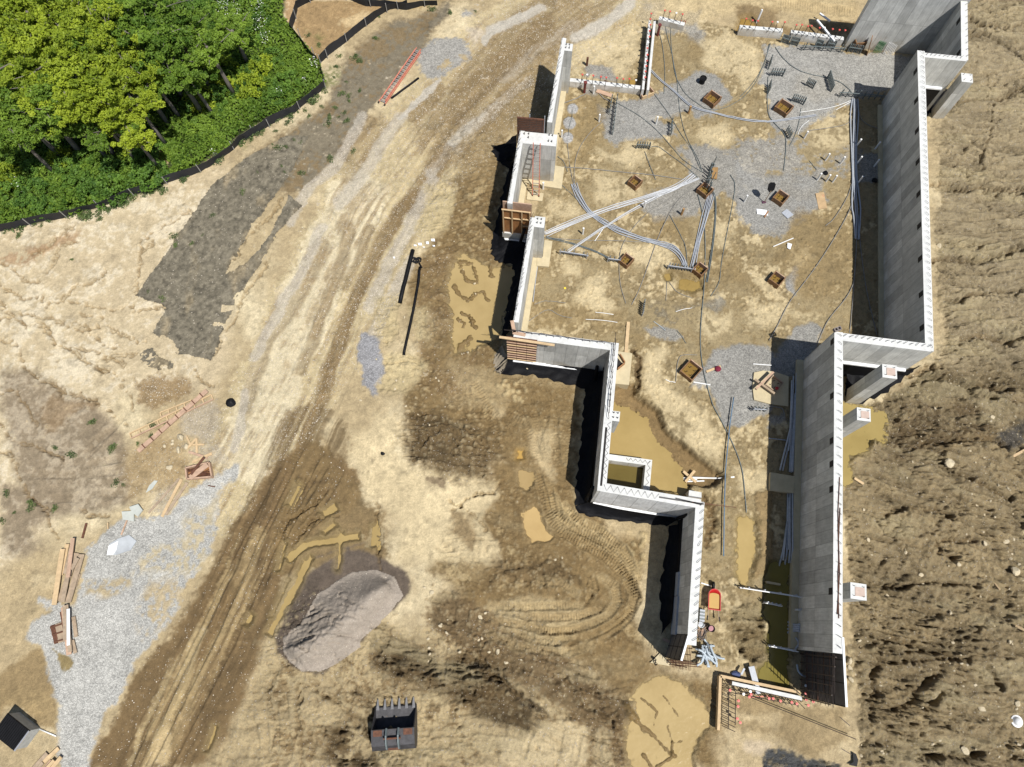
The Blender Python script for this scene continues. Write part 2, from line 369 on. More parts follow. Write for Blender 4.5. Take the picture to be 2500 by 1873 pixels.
P([(1000,640),(1110,600),(1200,900),(1080,1000),(1020,880)], S(140,114,74), fe=30, op=.6, brk=0, stn=.1)
# gravel
def G(pts, c=(176,175,172), op=.95, fe=7, warp=8, brk=None, h=.02): P(pts, S(*c), fe=fe, warp=warp, op=op, grv=1., stn=0., wet=0., brk=brk, h=h)
G(t(1,0,1340,370,1450,320,1620,305,1730,370,1730,420,1640,520,1520,600,1430,620,1340,560,1320,470), h=.05)
P(t(1,0,1500,520,1560,460,1600,480,1560,540), C_tan, fe=5, grv=.2); P(t(1,0,1610,400,1680,390,1690,440,1630,440), C_tan, fe=5, grv=.2)
G(t(1,0,1650,120,1760,70,1740,130,1660,190)); P(t(1,0,1680,240,1820,230,1870,280,1760,360,1690,310), S(220,205,185), fe=12, op=.7, stn=.3)
G(t(1,1,920,1150,1000,1200,1060,1350,1080,1450,1000,1550,1000,1640,890,1540,860,1420,870,1250), (166,168,176))
GB = t(0,2,1830,740,1640,850,1420,980,1250,1130,1100,1180,1000,1170,840,1230,740,1330,650,1380,630,1580)+t(0,3,580,330,450,330,300,280,280,330,430,380,230,460,190,600,300,660,340,830,400,920,430,1080,470,1200,440,1400,490,1600,690,1600,750,1400,780,1280,800,1160,900,1080,960,950,1000,800,1080,680,1200,570,1300,400,1400,150,1550,0)+t(0,2,1600,1400,1700,1150,1680,1000,1830,820)
G(GB, (200,201,199), fe=8, warp=9)
P(t(0,2,1400,1150,1680,1000,1650,1300,1500,1580,1000,1580,1150,1400,1400,1300), S(205,186,142), fe=20, brk=-.05, op=.8, grv=.35)
P(t(0,3,660,180,850,100,1000,60,1010,150,800,260,650,280), S(196,172,122), fe=12, op=.8, grv=.3, brk=-.2); P(t(0,3,1150,150,1400,100,1350,400,1080,600,1050,400), S(200,176,128), fe=20, op=.8, grv=.4, brk=-.1)
P(t(0,3,400,690,500,720,550,770,520,850,450,790), S(160,140,90), fe=5, grv=.1, wet=.5)
P(t(0,2,1380,330,1640,230,1700,420,1620,600,1450,520), S(190,178,158), fe=14, op=.6, stn=.6); P(t(0,2,1440,600,1700,560,1750,740,1640,760), S(190,178,158), fe=14, op=.5, stn=.6)
P(t(0,2,1200,950,1420,850,1300,1100,1150,1130), S(190,175,150), fe=14, op=.6, stn=.7)
MG = (168,168,166)
G(t(2,0,1480,600,1590,550,1700,580,1800,680,1820,770,1700,850,1600,870,1500,850,1400,880,1300,930,1350,960,1440,960,1440,1050,1360,1080,1200,1080,1040,1080,960,1110,880,1090,850,980,800,880,830,840,920,830,980,770,1140,760,1250,720,1330,680,1420,640), MG)
G(t(2,0,740,480,850,500,960,510,970,600,860,640,720,600), MG, op=.8)
G(t(2,0,1140,110,1200,20,1300,20,1300,100,1420,140,1520,70,1600,80,1610,200,1640,280,1640,360,1560,310,1500,240,1380,230,1260,230), MG, op=.8, fe=10)
G(t(2,0,690,690,800,700,790,770,730,750), MG)
for x, y, r in ((622,848,42), (602,958,46), (586,1067,42)):
    G([t1(2,0,x+r*math.cos(a),y+r*math.sin(a)) for a in np.linspace(0,6.28,12)[:-1]], (166,169,178), warp=2, fe=2.5, h=.03)
G(t(3,0,200,340,500,345,740,365,850,420,1000,425,1400,430,1400,640,1180,690,910,740,880,800,740,830,740,900,480,1010,300,1000,250,900,220,800,220,700,150,640,160,560,230,460), (176,176,174))
P(t(3,0,480,560,800,600,850,720,600,800,420,720), S(190,184,172), fe=20, op=.5)
G([(1665,370),(1722,350),(1790,370),(1840,420),(1900,430),(1980,440),(2000,500),(1990,520),(1900,560),(1850,560),(1808,520),(1810,490),(1760,470),(1740,500),(1690,530),(1600,540),(1570,500),(1590,480),(1680,430)], MG, op=.85, warp=14, fe=10)
G(t(3,0,300,1000,520,1000,540,1180,700,1200,850,1150,880,1250,860,1370,700,1330,600,1450,480,1500,0,1450,0,1100,200,1060), MG, op=.8, warp=16, fe=12, brk=-.22)
G(t(3,0,920,1180,1090,1180,1090,1400,930,1400), MG, op=.8)
G(t(2,1,1180,1090,1330,1110,1420,1120,1490,1180,1420,1220,1300,1210,1220,1180), MG, op=.85)
P(t(2,1,1180,900,1500,930,1700,900,1650,1050,1450,1120,1250,1050), S(120,116,104), fe=20, op=.6, grv=.6, brk=.0); P(t(2,1,1640,950,1750,840,1800,900,1740,980), S(150,148,140), fe=10, op=.7, grv=.7)
G(t(2,1,1720,1280,1900,1230,2100,1250,2212,1330)+t(3,1,290,1330,430,1130,560,1090,660,1150,640,1280,520,1420,300,1500,290,1580)+t(2,2,2140,360,2000,420,1920,460,1800,440,1740,330,1690,170,1560,140,1540,80,1650,0), MG, warp=6)
G(t(3,1,400,660,450,640,440,760,420,850,370,830,350,760), (172,175,178), op=.85); G(t(3,2,250,380,380,370,390,480,270,470), MG, op=.7)
G(t(3,1,20,50,200,0,450,150,620,130,600,210,400,250,240,330,100,300,20,200), MG, op=.8)
P(t(2,0,800,1000,1000,1050,1180,1180,1150,1260,1000,1250,860,1200), S(226,204,158), fe=16, op=.0)
# cream patches of the floor
for q in (t(2,0,820,1170,1000,1200,1070,1060,1150,1110,1180,1250,1100,1330,930,1260), t(2,0,800,1380,920,1330,1040,1400,1180,1440,1180,1500,900,1580,800,1540), t(2,0,1620,330,1900,260,2100,420,2080,560,1950,700,1850,600,1700,560,1600,480), t(2,0,640,340,900,300,1120,200,1140,420,1080,600,880,480,700,440), t(2,0,1600,950,1800,960,1900,1060,1800,1150,1620,1100,1560,1040), t(2,1,420,120,650,150,690,240,560,280,470,220), t(2,1,640,880,830,640,900,700,870,860,960,960,860,980,650,950), t(2,1,1000,470,1300,430,1440,540,1380,600,1250,700,1180,600,1050,560), t(2,1,1730,300,1850,310,1850,470,1760,440), t(2,1,1640,1000,1830,980,1850,1120,1700,1180,1620,1120), t(2,2,1150,0,1290,30,1340,110,1540,250,1680,330,1750,520,1800,700,1740,760,1600,700,1450,560,1330,400,1230,270,1160,150), t(2,2,1890,780,2150,790,2130,960,1980,980,1900,1000,1890,850), t(2,1,1180,1290,1350,1290,1330,1500,1300,1580,1150,1580,1150,1400), t(3,1,130,930,300,920,380,1000,300,1120,120,1100,60,1020), t(3,1,350,1000,600,1020,700,1080,500,1100), t(3,0,700,900,880,880,860,1130,560,1200,540,1030), t(2,1,540,400,640,380,620,480,560,480), t(2,1,560,560,700,600,680,720,540,700)):
    P(q, S(220,200,156), fe=14, warp=10, op=.85, wet=.0, grv=.1, brk=-.34)
for q in (t(2,0,520,760,760,760,860,880,780,1300,620,1330,560,1140,520,900), t(2,1,1700,500,1900,490,1960,760,1800,800,1690,640), t(2,1,1400,600,1700,600,1690,900,1540,950,1420,800), t(2,1,260,900,1000,970,1000,1110,300,1130), t(2,0,1200,250,1330,330,1450,480,1400,600,1250,560,1190,420), t(3,1,440,230,900,300,900,800,500,880,300,600), t(2,1,1080,1080,1200,1180,1180,1290,1080,1290), t(2,0,1560,280,1620,340,1600,470,1500,440), t(2,1,1180,260,1560,260,1560,420,1240,440), t(2,3,1860,320,2050,300,2130,430,2130,700,1900,720,1850,560)):
    P(q, S(156,132,86), fe=20, warp=12, op=.7, wet=.4)
P(t(2,3,1830,330,2080,300,2140,460,2130,720,1900,740,1850,520), fe=14, cld=.8)
P(t(2,3,1760,1040,2212,980,2212,1300,1900,1300,1750,1280)+t(3,3,300,1130,800,1100,900,1370,600,1500), S(164,140,96), fe=15, op=.8, wet=.4)
P(t(2,3,1920,1380,2080,1350,2200,1380,2080,1460,1950,1460), S(215,195,165), fe=12, op=.8)
P([(1500,60),(1600,0),(1780,-20),(2100,-20),(2060,60),(1900,20),(1820,30),(1700,60)], S(216,192,142), fe=14, op=.7)
P(t(3,0,20,210,180,170,420,210,600,160,900,170,860,290,400,260,120,230), S(150,124,80), fe=8, op=.9, wet=.5); P(t(2,0,1860,60,2100,30,2212,40,2212,200,1930,210), S(140,115,76), fe=12, op=.8)
P(t(3,0,200,30,500,0,960,30,940,150,700,120,350,90), S(206,180,130), fe=12, op=.6)
for x, y, r in ((622,848,44), (602,958,48), (586,1067,44)):
    G([t1(2,0,x+r*math.cos(a),y+r*math.sin(a)) for a in np.linspace(0,6.28,12)[:-1]], (180,181,184), warp=1.6, fe=2.5, h=.04)
LN([(1440,-30),(1300,70),(1210,170),(1140,260),(1090,340)], 150, S(150,126,86), fe=60, warp=5, op=.75, streak=.55, stn=.3)
for q, w in (([(1300,19),(1220,70),(1182,101)], 14), ([(1290,196),(1201,272),(1154,310),(1106,348)], 22), ([(1542,0),(1485,54),(1402,92)], 26), ([(1320,19),(1200,79)], 22), ([(1075,196),(1037,228),(980,291)], 12)):
    LN(q, w, S(214,208,196), fe=w*.8, warp=5, op=.7, stn=1.)
P([(1236,215),(1330,130),(1372,95),(1340,300),(1244,330),(1232,480),(1110,440),(1130,340)], S(150,125,82), fe=22, warp=12, op=.8, wet=.2)
# dark spoil at the bottom edge
DKR = t(3,3,250,1430,330,1410,480,1480,620,1520,780,1560,760,1600,180,1600,210,1500)
P(DKR, S(120,122,124), fe=6, cld=1., grv=.4); P(DKR, S(60,62,64), fe=6, op=.9, brk=.05)
P(t(3,2,2000,540,2100,480,2212,420,2212,600,2080,620), S(96,98,102), fe=10, op=.8, cld=1.)
P(t(1,3,1690,830,1740,760,1830,780,1880,800,1830,840,1760,830), S(58,56,52), fe=8, op=.75); P(t(2,3,200,1080,280,1070,350,1130,420,1190,330,1150), S(60,58,54), fe=8, op=.7)
# pile apron
P(t(1,3,500,0,760,-100,1000,-60,1200,40,1280,170,1230,280,900,600,600,860,330,800,240,700,230,580,330,340,420,130)+t(1,2,900,1350), S(112,98,86), fe=8, warp=4)
# --- heights
rr_ = random.Random(21)
W3 = [fbm(GX, GY, 2.6, 3, 33, .6), fbm(GX, GY, 2.6, 3, 37, .6)]
def RILL(pts, w=3.4, h=-.2, op=.8):
    global U, V
    U0, V0 = U, V; U = U+W3[0]*4; V = V+W3[1]*4
    s, d, off, tt = pline(pts, w*5, 8)
    U, V = U0, V0
    wv = w*(.7+.5*N_HI[s]+.4*N_MD[s]); h = h*np.clip(.9+1.2*vn(tt*.03, off*0+w, 5), .6, 1.5)
    g = np.exp(-(d/np.maximum(wv, 1.2))**2)
    Hh[s] += h*g+.18*np.abs(h)*np.exp(-((d-w*2)/(w*1.2))**2)
    pcol(m=g*.85, s=s, c=S(140, 114, 72), op=op)
for q in (t(0,1,-60,760,120,840,170,880,320,860,350,930), t(0,1,330,870,360,940,480,900,560,800,700,740,830,665), t(0,1,-60,900,100,990,200,1080,400,1140,430,1220,520,1240,600,1300,680,1390,780,1440,900,1480,960,1540), t(0,1,-60,1200,80,1195,150,1240,170,1340,220,1420,300,1500,400,1540,480,1580,620,1620,720,1680,830,1740), t(0,1,540,900,640,920,740,960,850,980,980,960,1070,990,1180,970,1280,975), t(0,1,520,1240,700,1270,850,1320,980,1340,1080,1320), t(0,1,600,1000,740,1040,850,1110,950,1160,1060,1220,1130,1210), t(0,1,660,1150,760,1180,860,1240,910,1250), t(0,1,20,620,140,680,210,740,300,740), t(0,2,-50,400,60,520,150,600,250,610,350,670,480,690), t(0,2,-50,650,70,680,120,780,170,880,200,980,300,1060,370,1120,390,1230,440,1320), t(0,2,620,1070,700,1110,870,1100), t(0,2,830,300,900,420,970,440), t(0,2,750,0,860,60,960,140,1000,200,1020,330), t(0,1,180,1000,330,1050,470,1080,620,1130,760,1120), t(0,1,0,1040,120,1020,210,1100), t(0,1,1060,540,1120,430,1300,310,1450,180), t(0,1,1040,850,1060,560,1200,440), t(0,1,1660,1300,1800,1000,1990,720,2060,560), t(0,1,380,700,450,560,500,480,620,440), t(0,1,230,520,350,490,480,400,580,330), t(0,2,0,200,120,160,200,300,280,450), t(0,1,560,1080,650,1100,720,1180), t(0,1,800,1330,950,1400,1060,1520), t(0,2,1480,50,1560,110,1640,140), t(0,1,1780,620,1900,460,2050,300,2180,120)):
    RILL(q)
for q, w in ((t(3,0,1790,150,1900,190,2050,200,2230,210), 7), (t(3,0,1790,240,1950,270,2050,330,2150,420,2230,500), 7), (t(3,0,1700,770,1850,770,2000,740,2212,690), 10), (t(3,0,1930,760,1980,950,1900,1100,1870,1200,1900,1300), 5), (t(3,1,1500,10,1700,60,1860,40,2000,80,2212,50), 9), (t(3,1,1530,600,1700,590,1900,560,2050,520,2212,480), 9), (t(3,1,1600,930,1750,900,1900,850,2050,830,2212,790), 8), (t(3,1,1700,1220,1800,1170,1950,1180,2050,1210,2150,1190), 12), (t(3,1,1330,1490,1480,1430,1620,1470,1720,1530,1900,1560,2100,1580), 10), (t(3,2,1450,560,1650,550,1800,560,1950,560,2060,600), 10), (t(3,2,1150,1170,1200,1120,1350,1090,1500,1080,1700,1130), 8), (t(3,2,1540,1340,1600,1310,1750,1310,1830,1320), 12), (t(3,2,1540,1340,1550,1440,1660,1480), 9), (t(3,2,1700,780,1830,860,1950,900,2050,970,2120,990), 8), (t(3,2,1370,120,1500,60,1600,40,1700,70,1850,200,2000,220), 10), (t(3,2,1240,400,1310,500,1400,480,1600,600), 8), (t(3,3,950,640,1150,620,1350,650,1560,720,1780,760), 8), (t(3,3,1100,660,1120,800,1040,880,1050,980), 9), (t(3,3,1020,1060,1080,980,1060,1100,1020,1180), 16), (t(3,3,1400,1000,1480,940,1570,880,1570,800), 13), (t(3,3,1250,1150,1340,1120,1400,1050), 15), (t(3,3,1480,1150,1560,1080,1600,1040), 11), (t(3,3,1450,1530,1600,1500,1750,1510,1900,1480), 13), (t(3,3,1950,800,2020,930,2050,960), 10), (t(3,3,1750,600,1830,520,1900,480), 8), (t(3,3,1000,200,1300,200,1600,180,1850,200), 6), (t(3,3,1150,760,1400,770,1550,760,1700,750), 7)):
    RILL(q, w*.85, -.5, .75)
for q, w in ((t(2,3,430,900,470,860,540,880,600,950,700,1060,820,1130,960,1260), 8), (t(2,3,0,830,80,900,220,1060,330,1120,430,1210), 9), (t(1,3,1640,750,1740,760,1800,730), 7), (t(1,3,1800,700,1880,800,1960,900,2010,940,2110,1010), 6), (t(1,3,1640,800,1720,760,1840,760), 10), (t(1,3,400,930,500,960,580,1040,700,1110,800,1180,870,1240), 5), (t(1,3,390,930,380,1100,400,1300,410,1560), 6), (t(1,3,230,880,190,1000,200,1150), 6), (t(1,2,1250,380,1420,360,1480,430,1600,440,1750,520,1880,590), 6), (t(1,2,1320,700,1350,560,1500,500), 5), (t(1,2,1620,1100,1690,1000,1900,960,1950,860), 5), (t(1,2,1560,1010,1700,1100,1850,1200,1880,1250), 4), (t(2,3,380,60,390,120,420,180,490,130), 7), (t(2,3,770,90,760,150,800,220,760,300), 6), (t(1,2,300,1250,430,1110,560,1000,640,900), 5), (t(1,2,340,1390,520,1170,700,1130), 5), (t(1,2,1000,1050,1000,1200,1020,1540), 5)):
    RILL(q, w, -.2, .6)
# trench by the pit
EXC = t(2,2,960,130,1100,90,1105,200,1180,255,1280,320,1350,430,1420,530,1560,670,1700,760,1790,830,1720,900,1560,900,1490,985,1380,960,880,900,880,560,930,250)
P(EXC, S(148,121,76), fe=6, warp=4, h=-.62, hw=7, wet=.4)
P(t(2,2,1650,960,1700,1000,1720,1200,1690,1400,1640,1350,1640,1000), S(140,114,72), fe=6, h=-.3, hw=9, cld=.4, wet=.3)
P(t(2,2,2000,1000,2100,930,2150,950,2140,1580,2010,1580,2060,1300,2040,1150), S(168,142,96), fe=5, h=.14, hw=6)
LN(t(2,1,1080,1290,1130,1350,1110,1450,1120,1560), 18, S(120,98,62), h=-.35, hw=16)
# exterior track arcs
ARC = [t(2,2,430,880,470,1080,560,1200,700,1300,860,1380,1000,1500,1060,1620), t(2,2,560,1060,680,1180,860,1260,1010,1380,1110,1540), t(2,3,1010,0,1090,150,1130,290,1060,430,960,520,840,590), t(2,3,660,240,560,160,380,150), t(2,3,880,280,820,370,680,420,480,430,250,420), t(2,3,640,560,480,620,300,600,100,500), t(2,2,340,760,380,900,420,1050,470,1180,560,1280,700,1360,860,1440,960,1540,1010,1620), t(2,2,480,1000,520,1130,620,1220,760,1280,900,1360,1050,1480,1120,1600), t(2,3,960,0,1050,120,1110,260,1080,360,980,450,850,530,700,600), t(2,3,850,100,960,180,980,300,900,420,760,490,560,540,300,520), t(2,3,760,60,800,200,770,280), t(2,3,0,560,200,650,420,690,600,700,760,650), t(2,3,0,440,200,480,450,530,700,520), t(2,3,0,340,250,350,450,340,700,330)]
for i, q in enumerate(ARC):
    s, m_, d, off, tt = LN(q, 26, S(200,176,126) if i % 2 else S(170,144,96), op=.45, warp=4)
    RUT(q, 20, 0, .10, .05, 7.)
for q in (t(2,2,80,300,250,420,330,560,380,760), t(2,2,320,260,360,520,400,700), t(2,2,500,250,480,500,520,800), t(2,2,440,300,360,520,330,700), t(2,2,150,250,320,240,560,200), t(1,2,1780,240,1900,400,1960,560,2000,700), t(1,2,1750,60,1850,260,1980,430), t(2,2,600,330,590,560,580,760)): RUT(q, 20, 0, .04, .03, 7.)
for q, g in (([(760,1090),(640,1330),(545,1560),(440,1760),(380,1880)], 46), ([(700,1140),(600,1330),(490,1560),(390,1760),(330,1880)], 46), ([(820,1130),(720,1300),(650,1450)], 40), ([(660,1180),(560,1400),(430,1660),(340,1880)], 0)): RUT(q, 22, g, .07, .02, 8.)
for q, g in (([(1290,150),(1140,300),(1020,470),(900,700),(800,960),(740,1100)], 60), ([(1180,160),(1040,330),(930,500),(830,690),(720,940)], 60)): RUT(q, 22, g, .025, .0, 8.)
for q in (t(3,0,280,20,900,90), t(3,0,680,90,930,95), t(1,3,80,1000,150,1200,170,1560), t(1,3,280,1000,320,1300,330,1560), t(1,3,640,850,700,960,690,1200), t(0,3,1900,1100,1980,1350,1960,1560), t(0,3,2100,1050,2150,1400), t(0,2,180,820,640,820), t(0,2,640,820,990,780), t(0,2,620,720,980,330), t(0,2,640,760,1000,680), t(0,2,320,1010,640,1000), t(0,2,700,960,990,960), t(0,2,640,640,900,420)): RUT(q, 22, 0, .05, .03, 6.)
# pour / settle grass & general roughness
Hh += .04*N_MD+.026*N_HI+.012*N_FI
Hh += .02*(1-GRV)*np.abs(fbm(GX, GY, 2.6, 3, 9, .6))
# footprints on the wet floor
s, m_ = P(INT, fe=8)
wd, wi = worley(GX[s]*2.6, GY[s]*2.1, 4)
act = m_*(wi > .45)*sst(-.1, .25, N_MD[s]+.3)*(1-GRV[s]*.8)
Hh[s] += act*(-.05*sst(.3, .2, wd)+.035*np.exp(-((wd-.33)/.07)**2))
for y0 in range(40, 880, 24):
    if rr_.random() < .75: x0 = 2300+(75 if y0 < 140 else 0); RUT([(x0+rr_.uniform(0, 60), y0+rr_.uniform(-8, 8)), (2410, y0-6+rr_.uniform(-6, 6)), (2530, y0-14+rr_.uniform(-8, 8))], rr_.uniform(7, 12), 0, rr_.uniform(.06, .13), .03, 6., 3)
# clods
ax = GX*math.cos(.14)-GY*math.sin(.14); ay = GX*math.sin(.14)+GY*math.cos(.14)
bend = 1.5*fbm(GX, GY, .12, 3, 31)
rd = 1-np.abs(fbm(ax*.32, ay*1.25+bend*1.6, .8, 4, 6, .6))*2.2
w1, i1 = worley(GX*3.2+N_HI*.5, GY*3.2+N_MD*.5, 1); w2, i2 = worley(GX*6.2+N_HI*.4, GY*6.2, 2)
clod = 1.3*CLD*(1-.8*(GX > 50))
upr = np.clip((GY-16)/8, 0, 1)
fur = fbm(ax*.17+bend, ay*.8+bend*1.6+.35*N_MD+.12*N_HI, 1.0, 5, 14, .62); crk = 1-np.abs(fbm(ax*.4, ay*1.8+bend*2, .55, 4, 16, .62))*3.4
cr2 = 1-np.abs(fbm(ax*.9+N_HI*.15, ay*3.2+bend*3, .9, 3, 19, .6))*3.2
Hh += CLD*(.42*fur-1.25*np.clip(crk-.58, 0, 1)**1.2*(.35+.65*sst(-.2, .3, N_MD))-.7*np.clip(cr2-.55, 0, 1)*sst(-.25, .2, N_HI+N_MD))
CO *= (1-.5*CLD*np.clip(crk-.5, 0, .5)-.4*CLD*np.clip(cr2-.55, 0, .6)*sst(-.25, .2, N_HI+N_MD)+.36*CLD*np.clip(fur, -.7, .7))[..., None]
clod = clod*(1-.75*upr*(GX > 18))*(.35+.65*sst(-.15, .25, fbm(GX, GY, .35, 3, 46)))
Hh += clod*(.34*fbm(ax*.25, ay*.8, .5, 3, 12)-.20*np.clip(rd-.55, 0, 1)**1.5+.14*np.clip(1-w1*1.45, 0, 1)**.8*(i1 > .5)*(.3+i1)+.085*np.clip(1-w2*1.45, 0, 1)*(i2 > .25)+.10*N_HI+.08*N_FI)
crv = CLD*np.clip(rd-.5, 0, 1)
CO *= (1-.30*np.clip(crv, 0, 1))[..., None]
pl = CLD*sst(.1, .45, fbm(ax*.3, ay*.9, .8, 4, 77)); CO += (np.array(S(216, 198, 152))-CO)*(pl*.6)[..., None]
# pale lumps of dried clay on top of the clods
lump = CLD*np.clip(1-w1*2.4, 0, 1)*(i1 > .72); CO += (np.array(S(200, 180, 138))-CO)*(np.clip(lump*2, 0, .55))[..., None]
lump = CLD*np.clip(1-w2*2.4, 0, 1)*(i2 > .8); CO += (np.array(S(196, 176, 134))-CO)*(np.clip(lump*2, 0, .5))[..., None]
# stones worked up along the wet exterior
for q in (t(2,2,30,130,80,90,200,100,280,180,220,260,100,220), t(2,2,520,1100,640,1100,740,1180,640,1240), t(2,2,1040,1250,1200,1240,1180,1500,1100,1480)):
    s, d = sdf(q, 4); m_ = sst(6, -6, d); wd, wi = worley(GX[s]*2.6, GY[s]*2.6, 3)
    g = m_*np.clip(1-wd*1.9, 0, 1)*(wi > .2); Hh[s] += .16*g**.6; CO[s] += (np.array(S(214,190,138))-CO[s])*np.clip(g*1.6, 0, .8)[..., None]
s, d = sdf(t(3,3,820,560,1000,560,1060,700,980,900,950,1000,850,980), 4); m_ = sst(6, -6, d); wd, wi = worley(GX[s]*2.2, GY[s]*2.2, 3)
g = m_*np.clip(1-wd*1.7, 0, 1)*(wi > .25); Hh[s] += .2*g**.6; CO[s] += (np.array(S(196,176,132))-CO[s])*np.clip(g*1.5, 0, .7)[..., None]
# colour life: broad + fine variation of the soil itself
CO *= (1+.13*N_MD+.15*N_HI+.14*N_FI)[..., None]
stk = fbm(GX*.9, GY*.9, 3.2, 3, 55, .7); CO *= (1-.22*sst(.12, .5, stk)*(1-GRV)*(.4+.6*sst(-.2, .3, N_MD)))[..., None]
sv = (1-GRV)*sst(.2, .6, fbm(GX, GY, .9, 4, 40, .65)); CO *= (1-.16*sv)[..., None]
lum = CO @ np.array([.3, .6, .1]); CO += (lum[..., None]*np.array([1.06, 1.0, .80])-CO)*.17
CO *= np.array([1.0, .985, .955])
# --- water basins
PONDS = [
 ('pond_water', t(1,1,1640,560,1750,560,1880,610,1960,640,2060,600,2080,700,2000,1000,1960,1180,1850,1230,1750,1270,1620,1290,1600,1150,1570,950,1550,800,1580,650), (190,166,116), -.10, -.24),
 ('pond_water', t(2,2,920,270,1040,310,1180,400,1250,520,1340,640,1390,740,1440,790,1480,870,1530,960,1480,1010,1390,1000,1230,930,870,900,880,560), (180,156,102), -.40, -.05),
 ('pond_water', t(2,3,1250,880,1330,860,1420,900,1500,940,1540,1020,1600,1060,1690,1180,1700,1280,1640,1340,1600,1400,1560,1620,1050,1620,1060,1380,1040,1270,1100,1200,1120,1080,1080,1040,1150,960), (196,172,122), -.10, -.2),
 ('pond_water', t(3,2,780,250,950,290,1130,370,1165,470,1150,560,1060,570,1010,650,880,690,870,760,880,850,840,920,760,900), (172,152,96), -.10, -.24),
 ('pond_water', t(3,3,240,-10,430,-10,400,440,410,700,400,960,150,930,150,810,250,750,255,450,215,380,230,150), (138,126,66), -.12, -.3),
 ('pond_water', t(2,2,1900,1140,1980,1110,2050,1180,2040,1400,2010,1580,1995,1690,1930,1640,1890,1580,1880,1300), (190,166,112), -.09, -.2),
 ('puddle_water', t(2,2,330,1050,390,1150,430,1250,480,1300,440,1340,320,1340,270,1250,260,1120), (206,176,122), -.08, -.17),
 ('puddle_water', t(2,2,210,780,330,800,340,860,280,930,220,900), (186,160,112), -.08, -.16),
 ('puddle_water', t(3,0,-10,240,20,150,60,130,130,150,160,190,130,230,40,245), (172,140,76), -.08, -.16),
 ('puddle_water', t(2,0,1080,600,1130,600,1120,660,1060,650), (180,148,80), -.08, -.16),
 ('puddle_water', t(2,1,1430,740,1480,720,1600,740,1620,800,1540,830,1440,820), (170,144,86), -.07, -.15),
 ('puddle_water', t(2,1,1340,690,1390,690,1390,740,1350,750), (170,144,86), -.07, -.15),
 ('puddle_water', t(1,2,180,625,230,620,240,680,190,690) if 0 else t(2,2,200,630,240,630,240,690,200,690), (206,168,96), -.08, -.16),
]
def band(pts, w):
    a = []; b = []
    for i, p in enumerate(pts):
        q0 = pts[max(i-1, 0)]; q1 = pts[min(i+1, len(pts)-1)]; dx, dy = q1[0]-q0[0], q1[1]-q0[1]; L = math.hypot(dx, dy)
        a.append((p[0]-dy/L*w/2, p[1]+dx/L*w/2)); b.append((p[0]+dy/L*w/2, p[1]-dx/L*w/2))
    return a+b[::-1]
for q, w in ((t(1,2,320,1470,450,1370,650,1330,870,1290), 20), (t(1,2,985,1210,985,1370), 15), (t(1,2,590,1120,650,1090,700,1060), 18), (t(1,2,520,1460,400,1600), 14), (t(1,3,470,-10,340,250,180,550), 17), (t(1,3,330,130,240,330,200,420), 6), (t(1,2,730,1250,720,1560), 11), (t(1,2,590,1270,690,1190), 16), (t(0,3,1660,1260,1640,1350,1590,1470), 10), (t(0,3,1950,400,1900,490), 16), (t(1,2,300,1340,250,1560), 12), (t(1,2,400,880,330,1050), 12)):
    PONDS.append(('puddle_water', band(q, w), (182,158,106), -.09, -.19))
    LN(q, w*2.1, None, h=.1, hw=w*2.4, warp=2)
for n_, q, c_, wz, dp in PONDS:
    s, d = sdf(q, 3 if 'pud' in n_ else 5)
    m_ = sst(14, 0, d); pcol(m=m_, s=s, c=S(*[x*.8 for x in c_]), op=.6); WET[s] = np.maximum(WET[s], m_*.8); CLD[s] *= 1-m_; GRV[s] *= 1-m_
    k = sst(7, -5, d) if 'pud' in n_ else sst(10, -12, d)
    if wz < -.3: Hh[s] += dp*k
    else: Hh[s] = Hh[s]*(1-k*.8)+dp*k
# bars showing through the muddy water
for q, w in ((t(1,1,1640,620,1740,620,1780,740,1690,735,1640,620), 9), (t(1,1,1600,770,1640,840,1700,880,1740,860), 8), (t(1,1,1740,860,1810,805,1870,890), 10), (t(1,1,1650,970,1720,1000,1760,1060), 8), (t(1,1,1620,1010,1690,1060,1680,1090), 8), (t(1,1,1740,1050,1790,1100), 9), (t(1,1,1880,620,1900,690),12), (t(1,1,1660,1260,1710,1230,1750,1190),14), (t(2,3,1160,1050,1240,1110,1280,1160,1260,1260), 5), (t(2,3,1330,1030,1370,1100,1450,1200), 4), (t(2,3,1090,1180,1200,1290,1300,1390,1420,1490), 7), (t(2,3,1050,1100,1100,1200), 14), (t(2,3,1370,1270,1410,1380,1400,1470), 5), (t(2,3,1190,1480,1240,1580), 5), (t(2,3,1400,1380,1480,1380), 4), (t(2,3,1280,1580,1420,1480),5)):
    LN(q, w, S(140,116,74), h=.2 if w > 7 else .14, hw=w*2.0, warp=6, wet=.9)
Hh[:, :] = Hh
core = (GX > -41.5) & (GX < 41.5) & (GY > -10) & (GY < 47)
Hh = np.where(core, Hh, Hh.mean())
def gz(x, y):
    i = min(max(int(np.searchsorted(xs, x)), 1), NX-1); j = min(max(int(np.searchsorted(ys, y)), 1), NY-1)
    fx = (x-xs[i-1])/(xs[i]-xs[i-1]); fy = (y-ys[j-1])/(ys[j]-ys[j-1])
    return float((Hh[j-1, i-1]*(1-fx)+Hh[j-1, i]*fx)*(1-fy)+(Hh[j, i-1]*(1-fx)+Hh[j, i]*fx)*fy)
def gp(px, py, dz=0.):                    # photograph point -> point on the ground there
    w = uv(px, py); w.z = gz(w.x, w.y)+dz; return w
